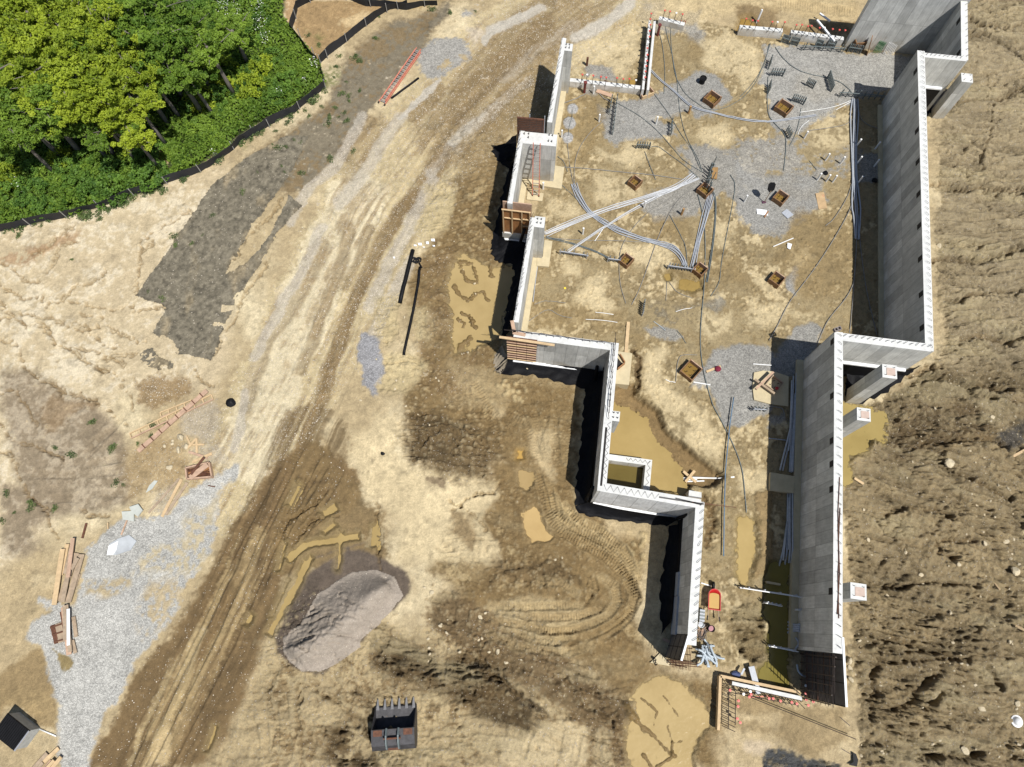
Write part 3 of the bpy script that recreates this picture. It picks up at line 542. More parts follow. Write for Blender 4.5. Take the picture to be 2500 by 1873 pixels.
def gridmesh(name, cells, Z, mat, attrs=None, kind='structure'):
    jj, ii = np.nonzero(cells)
    idx = lambda j, i: j*NX+i
    q = np.stack([idx(jj, ii), idx(jj, ii+1), idx(jj+1, ii+1), idx(jj+1, ii)], 1)
    used, inv = np.unique(q.ravel(), return_inverse=True)
    co = np.stack([GX.ravel()[used], GY.ravel()[used], (Z.ravel()[used] if isinstance(Z, np.ndarray) else np.full(len(used), Z))], 1).astype(np.float32)
    me = bpy.data.meshes.new(name); nq = len(q)
    me.vertices.add(len(used)); me.vertices.foreach_set('co', co.ravel())
    me.loops.add(nq*4); me.loops.foreach_set('vertex_index', inv.astype(np.int32).ravel())
    me.polygons.add(nq); me.polygons.foreach_set('loop_start', np.arange(0, nq*4, 4, dtype=np.int32))
    me.polygons.foreach_set('use_smooth', np.ones(nq, bool))
    me.update()
    if attrs:
        for an, A in attrs.items():
            if A.ndim == 3:
                a = me.attributes.new(an, 'FLOAT_COLOR', 'POINT')
                a.data.foreach_set('color', np.concatenate([A.reshape(-1, 3)[used], np.ones((len(used), 1))], 1).astype(np.float32).ravel())
            else:
                a = me.attributes.new(an, 'FLOAT', 'POINT'); a.data.foreach_set('value', A.ravel()[used].astype(np.float32))
    me.materials.append(mat)
    o = bpy.data.objects.new(name, me); COL.objects.link(o)
    if kind: o['kind'] = kind
    return o
def soil_material():
    m, nt, b = newmat('soil')
    col = nd(nt, 'ShaderNodeAttribute', attribute_name='Col').outputs['Color']
    A = {k: nd(nt, 'ShaderNodeAttribute', attribute_name=k).outputs['Fac'] for k in ('stone', 'grav', 'wet', 'cld')}
    tc = nd(nt, 'ShaderNodeTexCoord').outputs['Object']
    n1 = nd(nt, 'ShaderNodeTexNoise', inp={0: tc, 'Scale': 2.2, 'Detail': 9, 'Roughness': .7}).outputs[0]
    n2 = nd(nt, 'ShaderNodeTexNoise', inp={0: tc, 'Scale': 9., 'Detail': 6, 'Roughness': .75}).outputs[0]
    f1 = ramp(nt, n1, .25, .75, .78, 1.18); n4 = nd(nt, 'ShaderNodeTexNoise', inp={0: tc, 'Scale': 26., 'Detail': 4, 'Roughness': .7}).outputs[0]
    f2 = math_(nt, 'MULTIPLY', ramp(nt, n2, .25, .75, .78, 1.2), ramp(nt, n4, .28, .72, .74, 1.24))
    f = math_(nt, 'MULTIPLY', f1, f2)
    sc = nd(nt, 'ShaderNodeVectorMath', operation='SCALE', inp={0: col, 'Scale': f}).outputs[0]
    # gravel: every stone its own tone
    vg = nd(nt, 'ShaderNodeTexVoronoi', inp={'Vector': tc, 'Scale': 15.})
    gs = nd(nt, 'ShaderNodeSeparateColor', inp={0: vg.outputs['Color']}).outputs[0]
    gf = math_(nt, 'MULTIPLY', ramp(nt, gs, 0, 1, .74, 1.2), ramp(nt, vg.outputs['Distance'], .3, .9, 1.06, .7))
    gcol = nd(nt, 'ShaderNodeVectorMath', operation='SCALE', inp={0: col, 'Scale': gf}).outputs[0]
    c1 = mixc(nt, A['grav'], sc, gcol)
    # pale loose stones
    vs = nd(nt, 'ShaderNodeTexVoronoi', inp={'Vector': tc, 'Scale': 11.})
    vs2 = nd(nt, 'ShaderNodeTexVoronoi', inp={'Vector': tc, 'Scale': 22.})
    h = None
    for v, th in ((vs, .36), (vs2, .4)):
        rs = nd(nt, 'ShaderNodeSeparateColor', inp={0: v.outputs['Color']})
        on = math_(nt, 'MULTIPLY', math_(nt, 'LESS_THAN', rs.outputs[1], math_(nt, 'MULTIPLY', A['stone'], ramp(nt, n1, .38, .66, .22, 1.))), ramp(nt, v.outputs['Distance'], th*.8, th*1.15, 1, 0))
        tone = nd(nt, 'ShaderNodeVectorMath', operation='SCALE', inp={0: S(222, 210, 190), 'Scale': ramp(nt, rs.outputs[2], 0, 1, .62, 1.25)}).outputs[0]
        c1 = mixc(nt, on, c1, tone)
        h = on if h is None else math_(nt, 'ADD', h, on)
    nt.links.new(c1, b.inputs['Base Color'])
    nt.links.new(ramp(nt, A['wet'], .2, 1, .95, .38), b.inputs['Roughness'])
    b.inputs['Specular IOR Level'].default_value = .25
    # relief finer than the mesh
    n3 = nd(nt, 'ShaderNodeTexNoise', inp={0: tc, 'Scale': 9., 'Detail': 8, 'Roughness': .72}).outputs[0]
    hg = math_(nt, 'MULTIPLY', math_(nt, 'SUBTRACT', 1, vg.outputs['Distance']), math_(nt, 'MULTIPLY', A['grav'], .55))
    hh = math_(nt, 'ADD', math_(nt, 'ADD', math_(nt, 'MULTIPLY', n3, math_(nt, 'ADD', 1.1, math_(nt, 'MULTIPLY', A['cld'], 1.2))), hg), math_(nt, 'MULTIPLY', h, .5))
    bp = nd(nt, 'ShaderNodeBump', inp={'Strength': math_(nt, 'ADD', .55, math_(nt, 'MULTIPLY', A['cld'], .45)), 'Distance': .11, 'Height': hh})
    nt.links.new(bp.outputs[0], b.inputs['Normal'])
    return m
M_soil = soil_material()
cells = np.ones((NY-1, NX-1), bool)
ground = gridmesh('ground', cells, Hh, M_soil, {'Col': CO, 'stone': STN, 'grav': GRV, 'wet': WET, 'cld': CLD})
def water_mat(name, c, rough=.06, bump=.04, depth=False):
    m, nt, b = newmat(name)
    tc = nd(nt, 'ShaderNodeTexCoord').outputs['Object']
    n = nd(nt, 'ShaderNodeTexNoise', inp={0: tc, 'Scale': .45, 'Detail': 7, 'Roughness': .65}).outputs[0]
    cc = S(*c)
    nt.links.new(mixc(nt, ramp(nt, n, .3, .7), tuple(x*k_ for x, k_ in zip(cc, (.83, .81, .76))), tuple(x*1.06 for x in cc)), b.inputs['Base Color'])
    b.inputs['Roughness'].default_value = rough; b.inputs['IOR'].default_value = 1.33
    n2 = nd(nt, 'ShaderNodeTexNoise', inp={0: tc, 'Scale': 3.5, 'Detail': 4}).outputs[0]
    bp = nd(nt, 'ShaderNodeBump', inp={'Strength': bump, 'Distance': .1, 'Height': n2}); nt.links.new(bp.outputs[0], b.inputs['Normal'])
    if depth:
        dp_ = nd(nt, 'ShaderNodeAttribute', attribute_name='depth').outputs['Fac']
        nt.links.new(ramp(nt, math_(nt, 'ADD', dp_, ramp(nt, n2, .3, .7, -.012, .012)), .0, .07, .0, 1.), b.inputs['Alpha'])
    return m
WM = {}; PZ = 0.
for n_, q, c_, wz, dp in PONDS:
    s, d = sdf(q, 3 if 'pud' in n_ else 5)
    k = np.zeros((NY, NX), bool); k[s] = d < 9
    hc = np.minimum(np.minimum(Hh[:-1, :-1], Hh[1:, :-1]), np.minimum(Hh[:-1, 1:], Hh[1:, 1:]))
    cl = k[:-1, :-1] & k[1:, 1:] & (hc < wz)
    if not cl.any(): continue
    if c_ not in WM: WM[c_] = water_mat('muddy_water', c_, .1 if c_ == (196,172,122) else .08, .2 if c_ == (196,172,122) else .05, True)
    PZ += .0031; gridmesh(n_, cl, wz-PZ, WM[c_], {'depth': wz-Hh})

# erosion blanket: a straw mat lying on the soil
MATP = [(330,724),(405,752),(372,815),(398,830),(430,862),(470,872),(517,880),(548,795),(575,740),(610,690),(655,610),(680,570),(740,500),(705,478),(700,490),(650,590),(600,640),(546,674),(600,590),(640,520),(690,458),(720,400),(760,330),(700,330),(600,385),(515,455)]
s, d = sdf(MATP, 2.5); kk = np.zeros((NY, NX), bool); kk[s] = (d+1.5*N_HI[s]) < 0
wear = np.zeros((NY, NX), bool); s2, d2 = sdf(MATP, 3); wear[s2] = (d2 > -12) & (N_HI[s2]*.7+N_MD[s2] > .7)
for q in (t(0,1,1700,920,1790,930,1780,960,1690,960), t(0,1,1640,1050,1740,1070,1740,1090,1640,1080), t(0,1,1250,1180,1330,1200,1370,1290,1280,1230)): s2, d2 = sdf(q, 5); wear[s2] |= d2 < 0
kk &= ~wear
MC = np.zeros((NY, NX, 3)); MC[:] = S(132,124,106); f_ = sst(.1, .5, fbm(GX*1.2, GY*.6, .7, 4, 44))[..., None]; MC = MC*(1-f_*.55)+np.array(S(176,158,124))*f_*.55
MC *= (1+.55*N_FI+.25*N_HI)[..., None]
mat_o = gridmesh('erosion_blanket', kk[:-1, :-1] & kk[1:, 1:] & kk[1:, :-1] & kk[:-1, 1:], Hh+.03+.02*np.abs(N_FI), M_soil, {'Col': MC, 'stone': np.full((NY, NX), .03), 'grav': np.full((NY, NX), .35), 'wet': np.zeros((NY, NX)), 'cld': np.zeros((NY, NX))}, None)
tag(mat_o, 'dark straw erosion blanket with ragged lower edge on the pale slope', 'blanket')
s2, d2 = sdf(t(0,1,1100,1290,1180,1270,1230,1340,1340,1390,1320,1440,1230,1440,1090,1390), 5); k2 = np.zeros((NY, NX), bool); k2[s2] = (d2 < 0) & (N_HI[s2]*.6+N_FI[s2]*.6 < .2)
tag(gridmesh('erosion_blanket', k2[:-1, :-1] & k2[1:, 1:], Hh+.03, M_soil, {'Col': MC, 'stone': np.full((NY, NX), .03), 'grav': np.full((NY, NX), .35), 'wet': np.zeros((NY, NX)), 'cld': np.zeros((NY, NX))}, None), 'torn scrap of dark straw blanket just below the big one', 'blanket')
# ---------------------------------------------------------------- concrete structure
def concrete_material(name, c, cw=.62, ch=1.25, var=.32):
    m, nt, b = newmat(name)
    uvn = nd(nt, 'ShaderNodeUVMap'); uvn.uv_map = 'UVMap'
    sp = nd(nt, 'ShaderNodeSeparateXYZ', inp={0: uvn.outputs[0]})
    u = math_(nt, 'DIVIDE', sp.outputs[0], cw); v = math_(nt, 'DIVIDE', math_(nt, 'SUBTRACT', sp.outputs[1], .05), 2.35)
    iv = math_(nt, 'FLOOR', v); fu = math_(nt, 'FRACT', u); fv = math_(nt, 'FRACT', v)
    cmb = nd(nt, 'ShaderNodeCombineXYZ', inp={0: math_(nt, 'FLOOR', u), 1: iv})
    wnz = nd(nt, 'ShaderNodeTexWhiteNoise', noise_dimensions='2D', inp={'Vector': cmb.outputs[0]})
    tone = ramp(nt, wnz.outputs['Value'], 0, 1, 1-var, 1+var*.35)
    tc = nd(nt, 'ShaderNodeTexCoord').outputs['Object']
    st = nd(nt, 'ShaderNodeMapping', inp={'Vector': uvn.outputs[0], 'Scale': (7, .8, 1)})
    n1 = nd(nt, 'ShaderNodeTexNoise', inp={0: st.outputs[0], 'Scale': 1.3, 'Detail': 7, 'Roughness': .7}).outputs[0]
    n2 = nd(nt, 'ShaderNodeTexNoise', inp={0: tc, 'Scale': 1.4, 'Detail': 8, 'Roughness': .7}).outputs[0]
    tone = math_(nt, 'MULTIPLY', tone, math_(nt, 'MULTIPLY', ramp(nt, n1, .25, .75, .72, 1.16), ramp(nt, n2, .25, .75, .72, 1.16)))
    ln = math_(nt, 'MAXIMUM', math_(nt, 'LESS_THAN', math_(nt, 'MINIMUM', fu, math_(nt, 'SUBTRACT', 1, fu)), .022), math_(nt, 'LESS_THAN', math_(nt, 'MINIMUM', fv, math_(nt, 'SUBTRACT', 1, fv)), .006))
    tone = math_(nt, 'MULTIPLY', tone, math_(nt, 'SUBTRACT', 1, math_(nt, 'MULTIPLY', ln, .35)))
    geo = nd(nt, 'ShaderNodeNewGeometry'); nz = nd(nt, 'ShaderNodeSeparateXYZ', inp={0: geo.outputs['True Normal']}).outputs[2]
    top = math_(nt, 'GREATER_THAN', nz, .6)
    n3 = nd(nt, 'ShaderNodeTexNoise', inp={0: tc, 'Scale': 5., 'Detail': 6}).outputs[0]
    face = nd(nt, 'ShaderNodeVectorMath', operation='SCALE', inp={0: c, 'Scale': tone}).outputs[0]
    tp = nd(nt, 'ShaderNodeVectorMath', operation='SCALE', inp={0: (.60, .60, .57), 'Scale': math_(nt, 'MULTIPLY', ramp(nt, n3, .3, .75, .86, 1.06), ramp(nt, n2, .3, .65, .84, 1.03))}).outputs[0]  # sun glare put into the colour: cast-wall tops paler than their faces
    mud = math_(nt, 'MULTIPLY', ramp(nt, math_(nt, 'ADD', sp.outputs[1], math_(nt, 'MULTIPLY', math_(nt, 'SUBTRACT', n2, .5), 2.4)), .1, 1.1, .75, 0), ramp(nt, n1, .3, .7, .4, 1))
    face = mixc(nt, mud, face, (.33, .26, .15))
    nt.links.new(mixc(nt, top, face, tp), b.inputs['Base Color'])
    b.inputs['Roughness'].default_value = .85
    bp = nd(nt, 'ShaderNodeBump', inp={'Strength': .25, 'Distance': .03, 'Height': math_(nt, 'SUBTRACT', n2, math_(nt, 'MULTIPLY', ln, .5))})
    nt.links.new(bp.outputs[0], b.inputs['Normal'])
    return m
M_con = concrete_material('concrete_cast', (.57, .57, .535), var=.34)
M_con2 = concrete_material('concrete_pale', (.74, .75, .74), 1.0, 1.25, .12)
M_pad = simple('footing_concrete', S(216, 200, 162), .9, var=.14, sc=2.5)
M_steel = simple('rebar_steel', (.06, .045, .038), .6, .3, sc=20)
M_rust = simple('rusty_steel', (.13, .055, .03), .8, .2, sc=8, var=.5)
M_ply = simple('form_plywood', (.27, .125, .045), .6, sc=3, var=.3)
M_lum = simple('lumber', (.50, .36, .20), .8, sc=5, var=.2)
M_lum2 = simple('weathered_lumber', (.33, .25, .17), .85, sc=5, var=.3)
M_lumr = simple('reddish_lumber', (.42, .28, .19), .8, sc=5, var=.25)
M_blk = simple('black_membrane', (.006, .006, .007), .6, sc=3, var=.4, bump=.3)
M_pvc = simple('white_pvc', (.72, .72, .70), .4, sc=8, var=.08, bump=0)
M_grey = simple('grey_conduit', (.34, .36, .39), .45, sc=8, var=.15, bump=0)
M_gal = simple('dark_conduit', (.13, .155, .155), .5, sc=8, var=.3, bump=0)
M_cab = simple('cable_grey', (.21, .20, .18), .6, sc=8, var=.2, bump=0)
M_red = simple('orange_red_cap', (.55, .09, .07), .5, sc=8, var=.1, bump=0)
M_redp = simple('red_paint', (.42, .015, .015), .35, sc=6, var=.2, bump=0)
M_white = simple('white_foam', (.75, .76, .76), .8, sc=6, var=.06)
M_form = simple('dark_form_board', (.085, .080, .078), .7, sc=3, var=.35)
M_dark = simple('recess_shade_joint', (.02, .017, .015), .9, sc=3)  # near-black for painted shade of recesses, also for panel joints
M_plate = simple('pale_plank', S(214, 190, 174), .8, sc=5, var=.15)
for M_ in (M_blk,): M_.node_tree.nodes['Principled BSDF'].inputs['Specular IOR Level'].default_value = .2
BD = Vector((.990, -.139, 0)).normalized(); BN = Vector((.139, .990, 0)).normalized()   # building axes
BRZ = math.atan2(BD.y, BD.x)
def zfit(base, top, zb=0.):
    g = uv(*base, zb); best = (9e9, 0)
    for z in np.linspace(zb, zb+8, 401):
        w = uv(*top, z); d = (w.xy-g.xy).length
        if d < best[0]: best = (d, z)
    return best[1]
def strip(a, b, th, z0, z1, mat, name, parent, ext=(0, 0), mb=None):
    """box under the top edge a-b (points), th to the left of a->b"""
    d = (b-a).xy.normalized(); n = Vector((-d.y, d.x))
    A = a.xy-d*ext[0]; B = b.xy+d*ext[1]
    q = [A, B, B+n*th, A+n*th]
    if mb: return mb.prism([tuple(v) for v in q], z0, z1)
    return MB().prism([tuple(v) for v in q], z0, z1).build(name, mat, parent, auv=True)
HOOK = None
def hooks(par, a, b, inset, z, n, ang, ln=.22, up=.08, r=.011, jit=.25):
    """starter bars along the top from a to b, each bar a part of its wall"""
    global HOOK
    if HOOK is None: HOOK = {}
    key = (ln, up, r)
    d = (b-a).xy.normalized(); nn = Vector((-d.y, d.x))
    for i in range(n):
        p = a.xy.lerp(b.xy, (i+.5)/n)+nn*inset
        if key not in HOOK:
            o = MB().tube([(0, 0, -.05), (0, 0, up), (.04, 0, up+.03), (ln, 0, up+.01)], r, 4).build('starter_bar', M_steel, par); HOOK[key] = o.data
        else:
            o = bpy.data.objects.new('starter_bar', HOOK[key]); COL.objects.link(o); o.parent = par
        o.location = (p.x, p.y, z); o.rotation_euler = (0, 0, ang+random.uniform(-jit, jit))
ZR, ZL = 4.6, 3.8
def wall(label, A, B, th, z1, z0=-.3, ext=(0, 0), group=None, mat=None, zpx=None):
    a = uv(*A, z1 if zpx is None else zpx); b = uv(*B, z1 if zpx is None else zpx)
    w = thing('concrete_wall', label, 'wall', (0, 0, 0), 0, group)
    strip(a, b, th, z0, z1, mat or M_con, 'wall_body', w, ext)
    return w, a, b
# right-hand walls (the edge A->B has the thickness on its left)
w1, a1, b1 = wall('tall grey concrete wall beyond the column at the far right corner, running out of the top edge', (2364,147), (2361,-70), .42, ZR)
hooks(w1, a1, b1, .12, ZR, 14, BRZ+.6)
w3, a3, b3 = wall('longest tall concrete wall on the right side, casting a dark strip of shade on conduits', (2280,858), (2257.5,125), .45, ZR)
hooks(w3, a3, b3, .1, ZR, 52, BRZ+math.pi*.78)
w2, a2, b2 = wall('short concrete cross wall joining the two tallest right walls, behind the square column', (2349,137.5), (2256,128.5), .36, ZR+.004, ext=(.25, 0))
hooks(w2, a2, b2, .18, ZR, 9, BRZ+.6)
w4, a4, b4 = wall('concrete cross wall stepping in halfway down the right side above the black pit', (2272,840), (2052,812.5), .45, ZR+.004)
hooks(w4, a4, b4, .2, ZR, 15, BRZ+.7)
w5, a5, b5 = wall('lower right concrete wall with stacked panel marks, ending beside the rebar mat', (2057,1597), (2058,812), .45, ZR)
hooks(w5, a5, b5, .1, ZR, 34, BRZ+math.pi*.8)
# loose bars lying on the lower right wall
for pts in ([(2050,1165),(2046,1250),(2048,1370),(2046,1400)], [(2046,1280),(2050,1400),(2044,1500)], [(2051,1240),(2047,1330)], [(2046,1400),(2048,1510)]):
    tag(MB().tube([uv(x, y, ZR+.03) for x, y in pts], .022, 5).build('steel_bar', M_rust), 'rusty loose bar lying along the top of the lower right wall', 'rebar', 'loose bars on the wall top')
# north wall: south face stands on the line through (2061,116)
nw = thing('concrete_wall', 'huge concrete wall face at the top right, streaked panels with a triangle of shade', 'wall')
na = uv(2061, 116, 0); nb = na+BD*((b1.xy-na.xy).dot(BD)+.0)
MB().prism([tuple((na+BN*0).xy), tuple(nb.xy), tuple((nb+BN*.42).xy), tuple((na+BN*.42).xy)], -.3, 6.2).build('wall_body', M_con, nw, auv=True)
# footings and membranes
def ledge(par, a, b, side, out, z0, z1, mat, name='footing', trim=(0, 0)):
    d = (b-a).xy.normalized(); n = Vector((-d.y, d.x))*side
    A = a.xy+d*trim[0]+n*.003; B = b.xy-d*trim[1]+n*.003
    return MB().prism([tuple(A), tuple(B), tuple(B+n*out), tuple(A+n*out)], z0, z1).build(name, mat, par, auv=True)
def inner(a, b, th):
    d = (b-a).xy.normalized(); n = Vector((-d.y, d.x)); return Vector((*(a.xy+n*th), 0)), Vector((*(b.xy+n*th), 0))
i5 = inner(a5, b5, .45); ledge(w5, *i5, 1, .38, -.3, .22, M_pad)
i3 = inner(a3, b3, .45); ledge(w3, *i3, 1, .28, -.3, .14, M_pad, trim=(.4, .4))
for w_, a_, b_, th, zb in ((w2, a2, b2, .36, 2.35), (w4, a4, b4, .45, 2.0)):
    i = inner(a_, b_, th)
    ledge(w_, *i, 1, .16, zb-.12, zb, M_white, 'footing_edge', (.0, .5))
    ledge(w_, *i, 1, .10, -.3, zb-.13, M_blk, 'membrane', (.0, .5))
# dark plates painting beam-pocket shade near the top of the right walls
def pocket_shades(par, a, b, th, ts, z1, dz=.42, w=.32):
    ia, ib = inner(a, b, th); d = (ib-ia).normalized()
    for q in ts:
        c = ia.lerp(ib, q); ledge(par, c-d*w/2, c+d*w/2, 1, .012, z1-dz-.06, z1-.06, M_dark, 'pocket_shade')
pocket_shades(w3, a3, b3, .45, (.07, .17, .28, .385, .49, .60, .71, .82, .93), ZR)
pocket_shades(w5, a5, b5, .45, (.17, .475, .555, .63, .78, .97), ZR)
pocket_shades(w1, a1, b1, .42, (.1, .45, .75), ZR)
# columns right of the wall
def column(label, top, z, s=.72, s2=None, z0=-.3, mark=True):
    c = uv(*top, z); o = thing('concrete_column', label, 'column', (c.x, c.y, 0), BRZ)
    s2 = s2 or s
    MB().box(-s/2, -s2/2, z0, s/2, s2/2, z).build('shaft', M_con, o, auv=True)
    if mark:
        MB().box(-s*.22, -s2*.3, z+.002, s*.38, s2*.26, z+.02).build('base_plate', M_plate, o)
    for sx in (-1, 1):
        for sy in (-1, 1):
            MB().tube([(sx*s*.3, sy*s2*.3, z-.02), (sx*s*.3, sy*s2*.3, z+.14)], .016, 5).build('anchor_bolt', M_steel, o)
    return o
column('square concrete column standing alone beside the far right corner wall', (2361,190), 3.45, .7, mark=False)
column('leaning-looking concrete column with a wooden plate, in the black pit below the cross wall', (2172,907), 4.4, .76)
column('half hidden concrete column with wooden plate beside the yellow pond', (2109,1012), 4.4, .70)
column('lowest of the concrete columns, a square stub top by the churned soil', (2096,1444), 4.4, .76)
# left-hand walls
l1, la1, lb1 = wall('slim white concrete wall at the far left end of the building', (1371.5,92), (1336,298), .3, ZL)
l2, la2, lb2 = wall('white concrete wall behind the leaning orange ladder', (1269.5,317), (1238.5,496), .3, ZL)
l3, la3, lb3 = wall('white concrete wall between the plywood form and the rusty steel forms', (1295,530), (1253,786), .3, ZL)
l4, la4, lb4 = wall('concrete wall with a slot along its top above the black plastic, beside the pit', (1456,1197), (1494,840), .45, ZL)
# thickness of l4 must lie to its right
for o in list(l4.children): bpy.data.objects.remove(o)
strip(uv(1481,1181,ZL), uv(1511,838,ZL), .45, -.7, ZL, M_con, 'wall_body', l4, (.42, 0))
l4a, l4b = uv(1481,1181,ZL), uv(1511,838,ZL)
l5, la5, lb5 = wall('bottom left-hand concrete wall with dark shaded panels beside the red wheelbarrow', (1700,1577), (1720,1226), .44, ZL)
c1, ca1, cb1 = wall('concrete cross wall with dark rusty forms at its left end and black plastic below', (1503,837.5), (1256,805.5), .46, ZL+.004)
c2, ca2, cb2 = wall('pale concrete cross wall with zigzag bars on top, below the square pit', (1712,1219.5), (1468,1178), .46, ZL+.004, z0=-.7, mat=M_con2)
hooks(l5, la5, lb5, .2, ZL, 17, BRZ+.9, .3)
hooks(l1, la1, lb1, .05, ZL, 18, BRZ+1.4, .4, .16); hooks(l2, la2, lb2, .05, ZL, 17, BRZ+1.4, .4, .16); hooks(l3, la3, lb3, .05, ZL, 24, BRZ+1.4, .4, .16)
hooks(c1, ca1, cb1, .14, ZL, 14, BRZ+math.pi-.05, .75, .22, .014, .1)
hooks(l4, l4a.lerp(l4b, .42), l4b, .2, ZL, 14, BRZ+1.75, .7, .2, .014, .1)
def zigzag(par, a, b, i0, i1, n, z):
    d = (b-a).xy.normalized(); nn = Vector((-d.y, d.x)); pts = []
    for k in range(n):
        p0 = a.xy.lerp(b.xy, k/n)+nn*i0; p1 = a.xy.lerp(b.xy, (k+.5)/n)+nn*i1; p2 = a.xy.lerp(b.xy, (k+1)/n)+nn*i0
        MB().tube([(*p0, z), (*p1, z+.02), (*p2, z)], .007, 4).build('tie_bar', M_steel, par)
zigzag(l4, l4a.lerp(l4b, .03), l4a.lerp(l4b, .42), .06, .22, 9, ZL+.03)
zigzag(c2, ca2.lerp(cb2, .42), ca2.lerp(cb2, .97), .08, .4, 8, ZL+.04)
MB().beam((*(l4a.lerp(l4b, -.02).xy+Vector((-.27, .04))), ZL+.006), (*(l4a.lerp(l4b, .38).xy+Vector((-.27, .04))), ZL+.006), .11, .006).build('slot', M_dark, l4)  # flat dark strip painted for the shade inside the top slot
# split boards on the pale wall
for p_, q_ in (((1610,1214), (1718,1231)), ((1650,1217), (1712,1232))):
    tag(MB().beam(uv(*p_, ZL+.03), uv(*q_, ZL+.03), .07, .05).build('lumber_board', M_form), 'dark split board lying on the right end of the pale cross wall', 'board', 'boards on the pale wall')
MB().beam(uv(1690,1226,ZL+.06), uv(1797,1239,ZL-.6), .03, .03).build('steel_bar', M_rust)
tag(bpy.data.objects['steel_bar.004'] if 'steel_bar.004' in bpy.data.objects else bpy.context.scene.objects[-1], 'thin rusty bar jutting right from the end of the pale cross wall', 'rebar')
# exterior footing edge + membrane of the cross walls and left walls
for w_, a_, b_, th, zb in ((c1, ca1, cb1, .46, .42), (c2, ca2, cb2, .46, .42)):
    i = inner(a_, b_, th); ledge(w_, *i, 1, .13, zb-.09, zb, M_white, 'footing_edge', (.30, -.02)); ledge(w_, *i, 1, .08, -.35, zb-.1, M_blk, 'membrane', (.30, -.02))
i = inner(l4a, l4b, .45); ledge(l4, *i, 1, .05, -.5, 1.2, M_blk, 'membrane', (-.4, .5))
i = inner(la5, lb5, .44); ledge(l5, *i, 1, .05, -.35, 1.0, M_blk, 'membrane', (1.2, .5)); 
for q0, q1, zt in ((.06, .34, 1.35), (.34, .52, 1.15)):
    ledge(l5, i[0].lerp(i[1], q0), i[0].lerp(i[1], q1-.004), 1, .09, .25, zt, M_grey, 'drainage_board')
# interior footing strips of the left walls
for w_, a_, b_, th in ((l1, la1, lb1, .3), (l2, la2, lb2, .3), (l3, la3, lb3, .3)):
    d = (b_-a_).xy.normalized(); n = Vector((-d.y, d.x)); 
    A = Vector((*(a_.xy+n*th), 0)); B = Vector((*(b_.xy+n*th), 0)); ledge(w_, A, B, 1, .36, -.3, .16, M_pad, trim=(.5, .05))
# pier with the ladder
pr = thing('concrete_pier', 'thick concrete pier with a white top, the orange ladder leaning on it', 'pier')
pa, pb = uv(1361,329,ZL), uv(1278,321,ZL)
strip(pa, pb, .86, -.3, ZL-.004, M_con, 'pier_body', pr)
for x, y in ((1341,331),(1349,332),(1339,346),(1347,347),(1280,328),(1291,328),(1290,337)):
    w = uv(x, y, ZL); MB().tube([(w.x, w.y, ZL-.02), (w.x, w.y, ZL+.16)], .03, 6).build('anchor_bolt', M_steel, pr)
fp = thing('form_panel', 'rusty brown steel form panel rising above the ladder pier', 'form panel')
fa, fb = pa+BN*.03, pb+BN*.03-BD*.4
MB().prism([tuple((fa-BD*.85).xy), tuple(fb.xy), tuple((fb+BN*.09).xy), tuple((fa-BD*.85+BN*.09).xy)], 2.6, 4.95).build('panel', M_rust, fp)
for k in range(7):
    z = 3.85+k*.16; MB().beam((*(fa-BD*.9-BN*.01).xy, z), (*(fb-BN*.01).xy, z), .012, .02).build('bar', M_steel, fp)
for k in range(5):
    q = fa-BD*(.95+k*.38)-BN*.015; MB().beam((q.x, q.y, 3.8), (q.x, q.y, 4.95), .012, .02).build('bar', M_steel, fp)
for k in (.25, .55):
    q = fb+BD*(k*3)+BN*.12; MB().tube([(q.x, q.y, 3.), (q.x, q.y, 5.2)], .03, 5).build('brace', M_grey, fp)
# pilasters
for top, lab, z0, sz in (((1317,542), 'narrow concrete pilaster with bolts beside the plywood form', -.3, (.62, .72)), ((1386.5,115), 'narrow concrete pilaster at the far left end wall', -.3, (.60, .6)), ((1503.5,1016), 'small concrete corbel over the muddy pond', 1.5, (.42, .55))):
    c = uv(*top, ZL); o = thing('concrete_pilaster', lab, 'pilaster', (c.x, c.y, 0), BRZ)
    MB().box(-sz[0]/2, -sz[1]/2, z0, sz[0]/2, sz[1]/2, ZL-.002).build('shaft', M_con, o, auv=True)
    for k in range(4):
        x = (-.12, .1)[k % 2]; y = (-.1, .16)[k//2]; MB().tube([(x, y, ZL-.02), (x, y, ZL+.16)], .028, 6).build('anchor_bolt', M_steel, o)
# cross wall with plywood form (between the second and third left walls)
pw = thing('plywood_form', 'orange brown plywood form with studs on a low concrete wall', 'form')
qa = uv(1294,584,.42); qb = uv(1227,580,.42); qa = qb+BD*((qa-qb).dot(BD))
MB().prism([tuple(qa.xy), tuple(qb.xy), tuple((qb+BN*.6).xy), tuple((qa+BN*.6).xy)], -.3, 1.0).build('low_wall', M_con, pw, auv=True)
MB().prism([tuple((qa+BN*.1).xy), tuple((qb+BN*.1).xy), tuple((qb+BN*.13).xy), tuple((qa+BN*.13).xy)], 1.0, 3.55).build('panel', M_ply, pw)
for k in (.05, .36, .7, .97):
    q = qb.lerp(qa, k); MB().prism([tuple((q-BD*.03+BN*-.01).xy), tuple((q+BD*.03-BN*.01).xy), tuple((q+BD*.03+BN*.095).xy), tuple((q-BD*.03+BN*.095).xy)], 1.005, 3.55).build('stud', M_lum, pw)
for k0, k1, z in ((.08, .33, 2.7), (.39, .67, 2.7), (.73, .95, 2.75), (.0, 1, 3.57), (.73, .95, 2.0)):
    MB().beam((*(qb.lerp(qa, k0)+BN*.04).xy, z), (*(qb.lerp(qa, k1)+BN*.04).xy, z), .08, .04).build('rail', M_lum, pw)
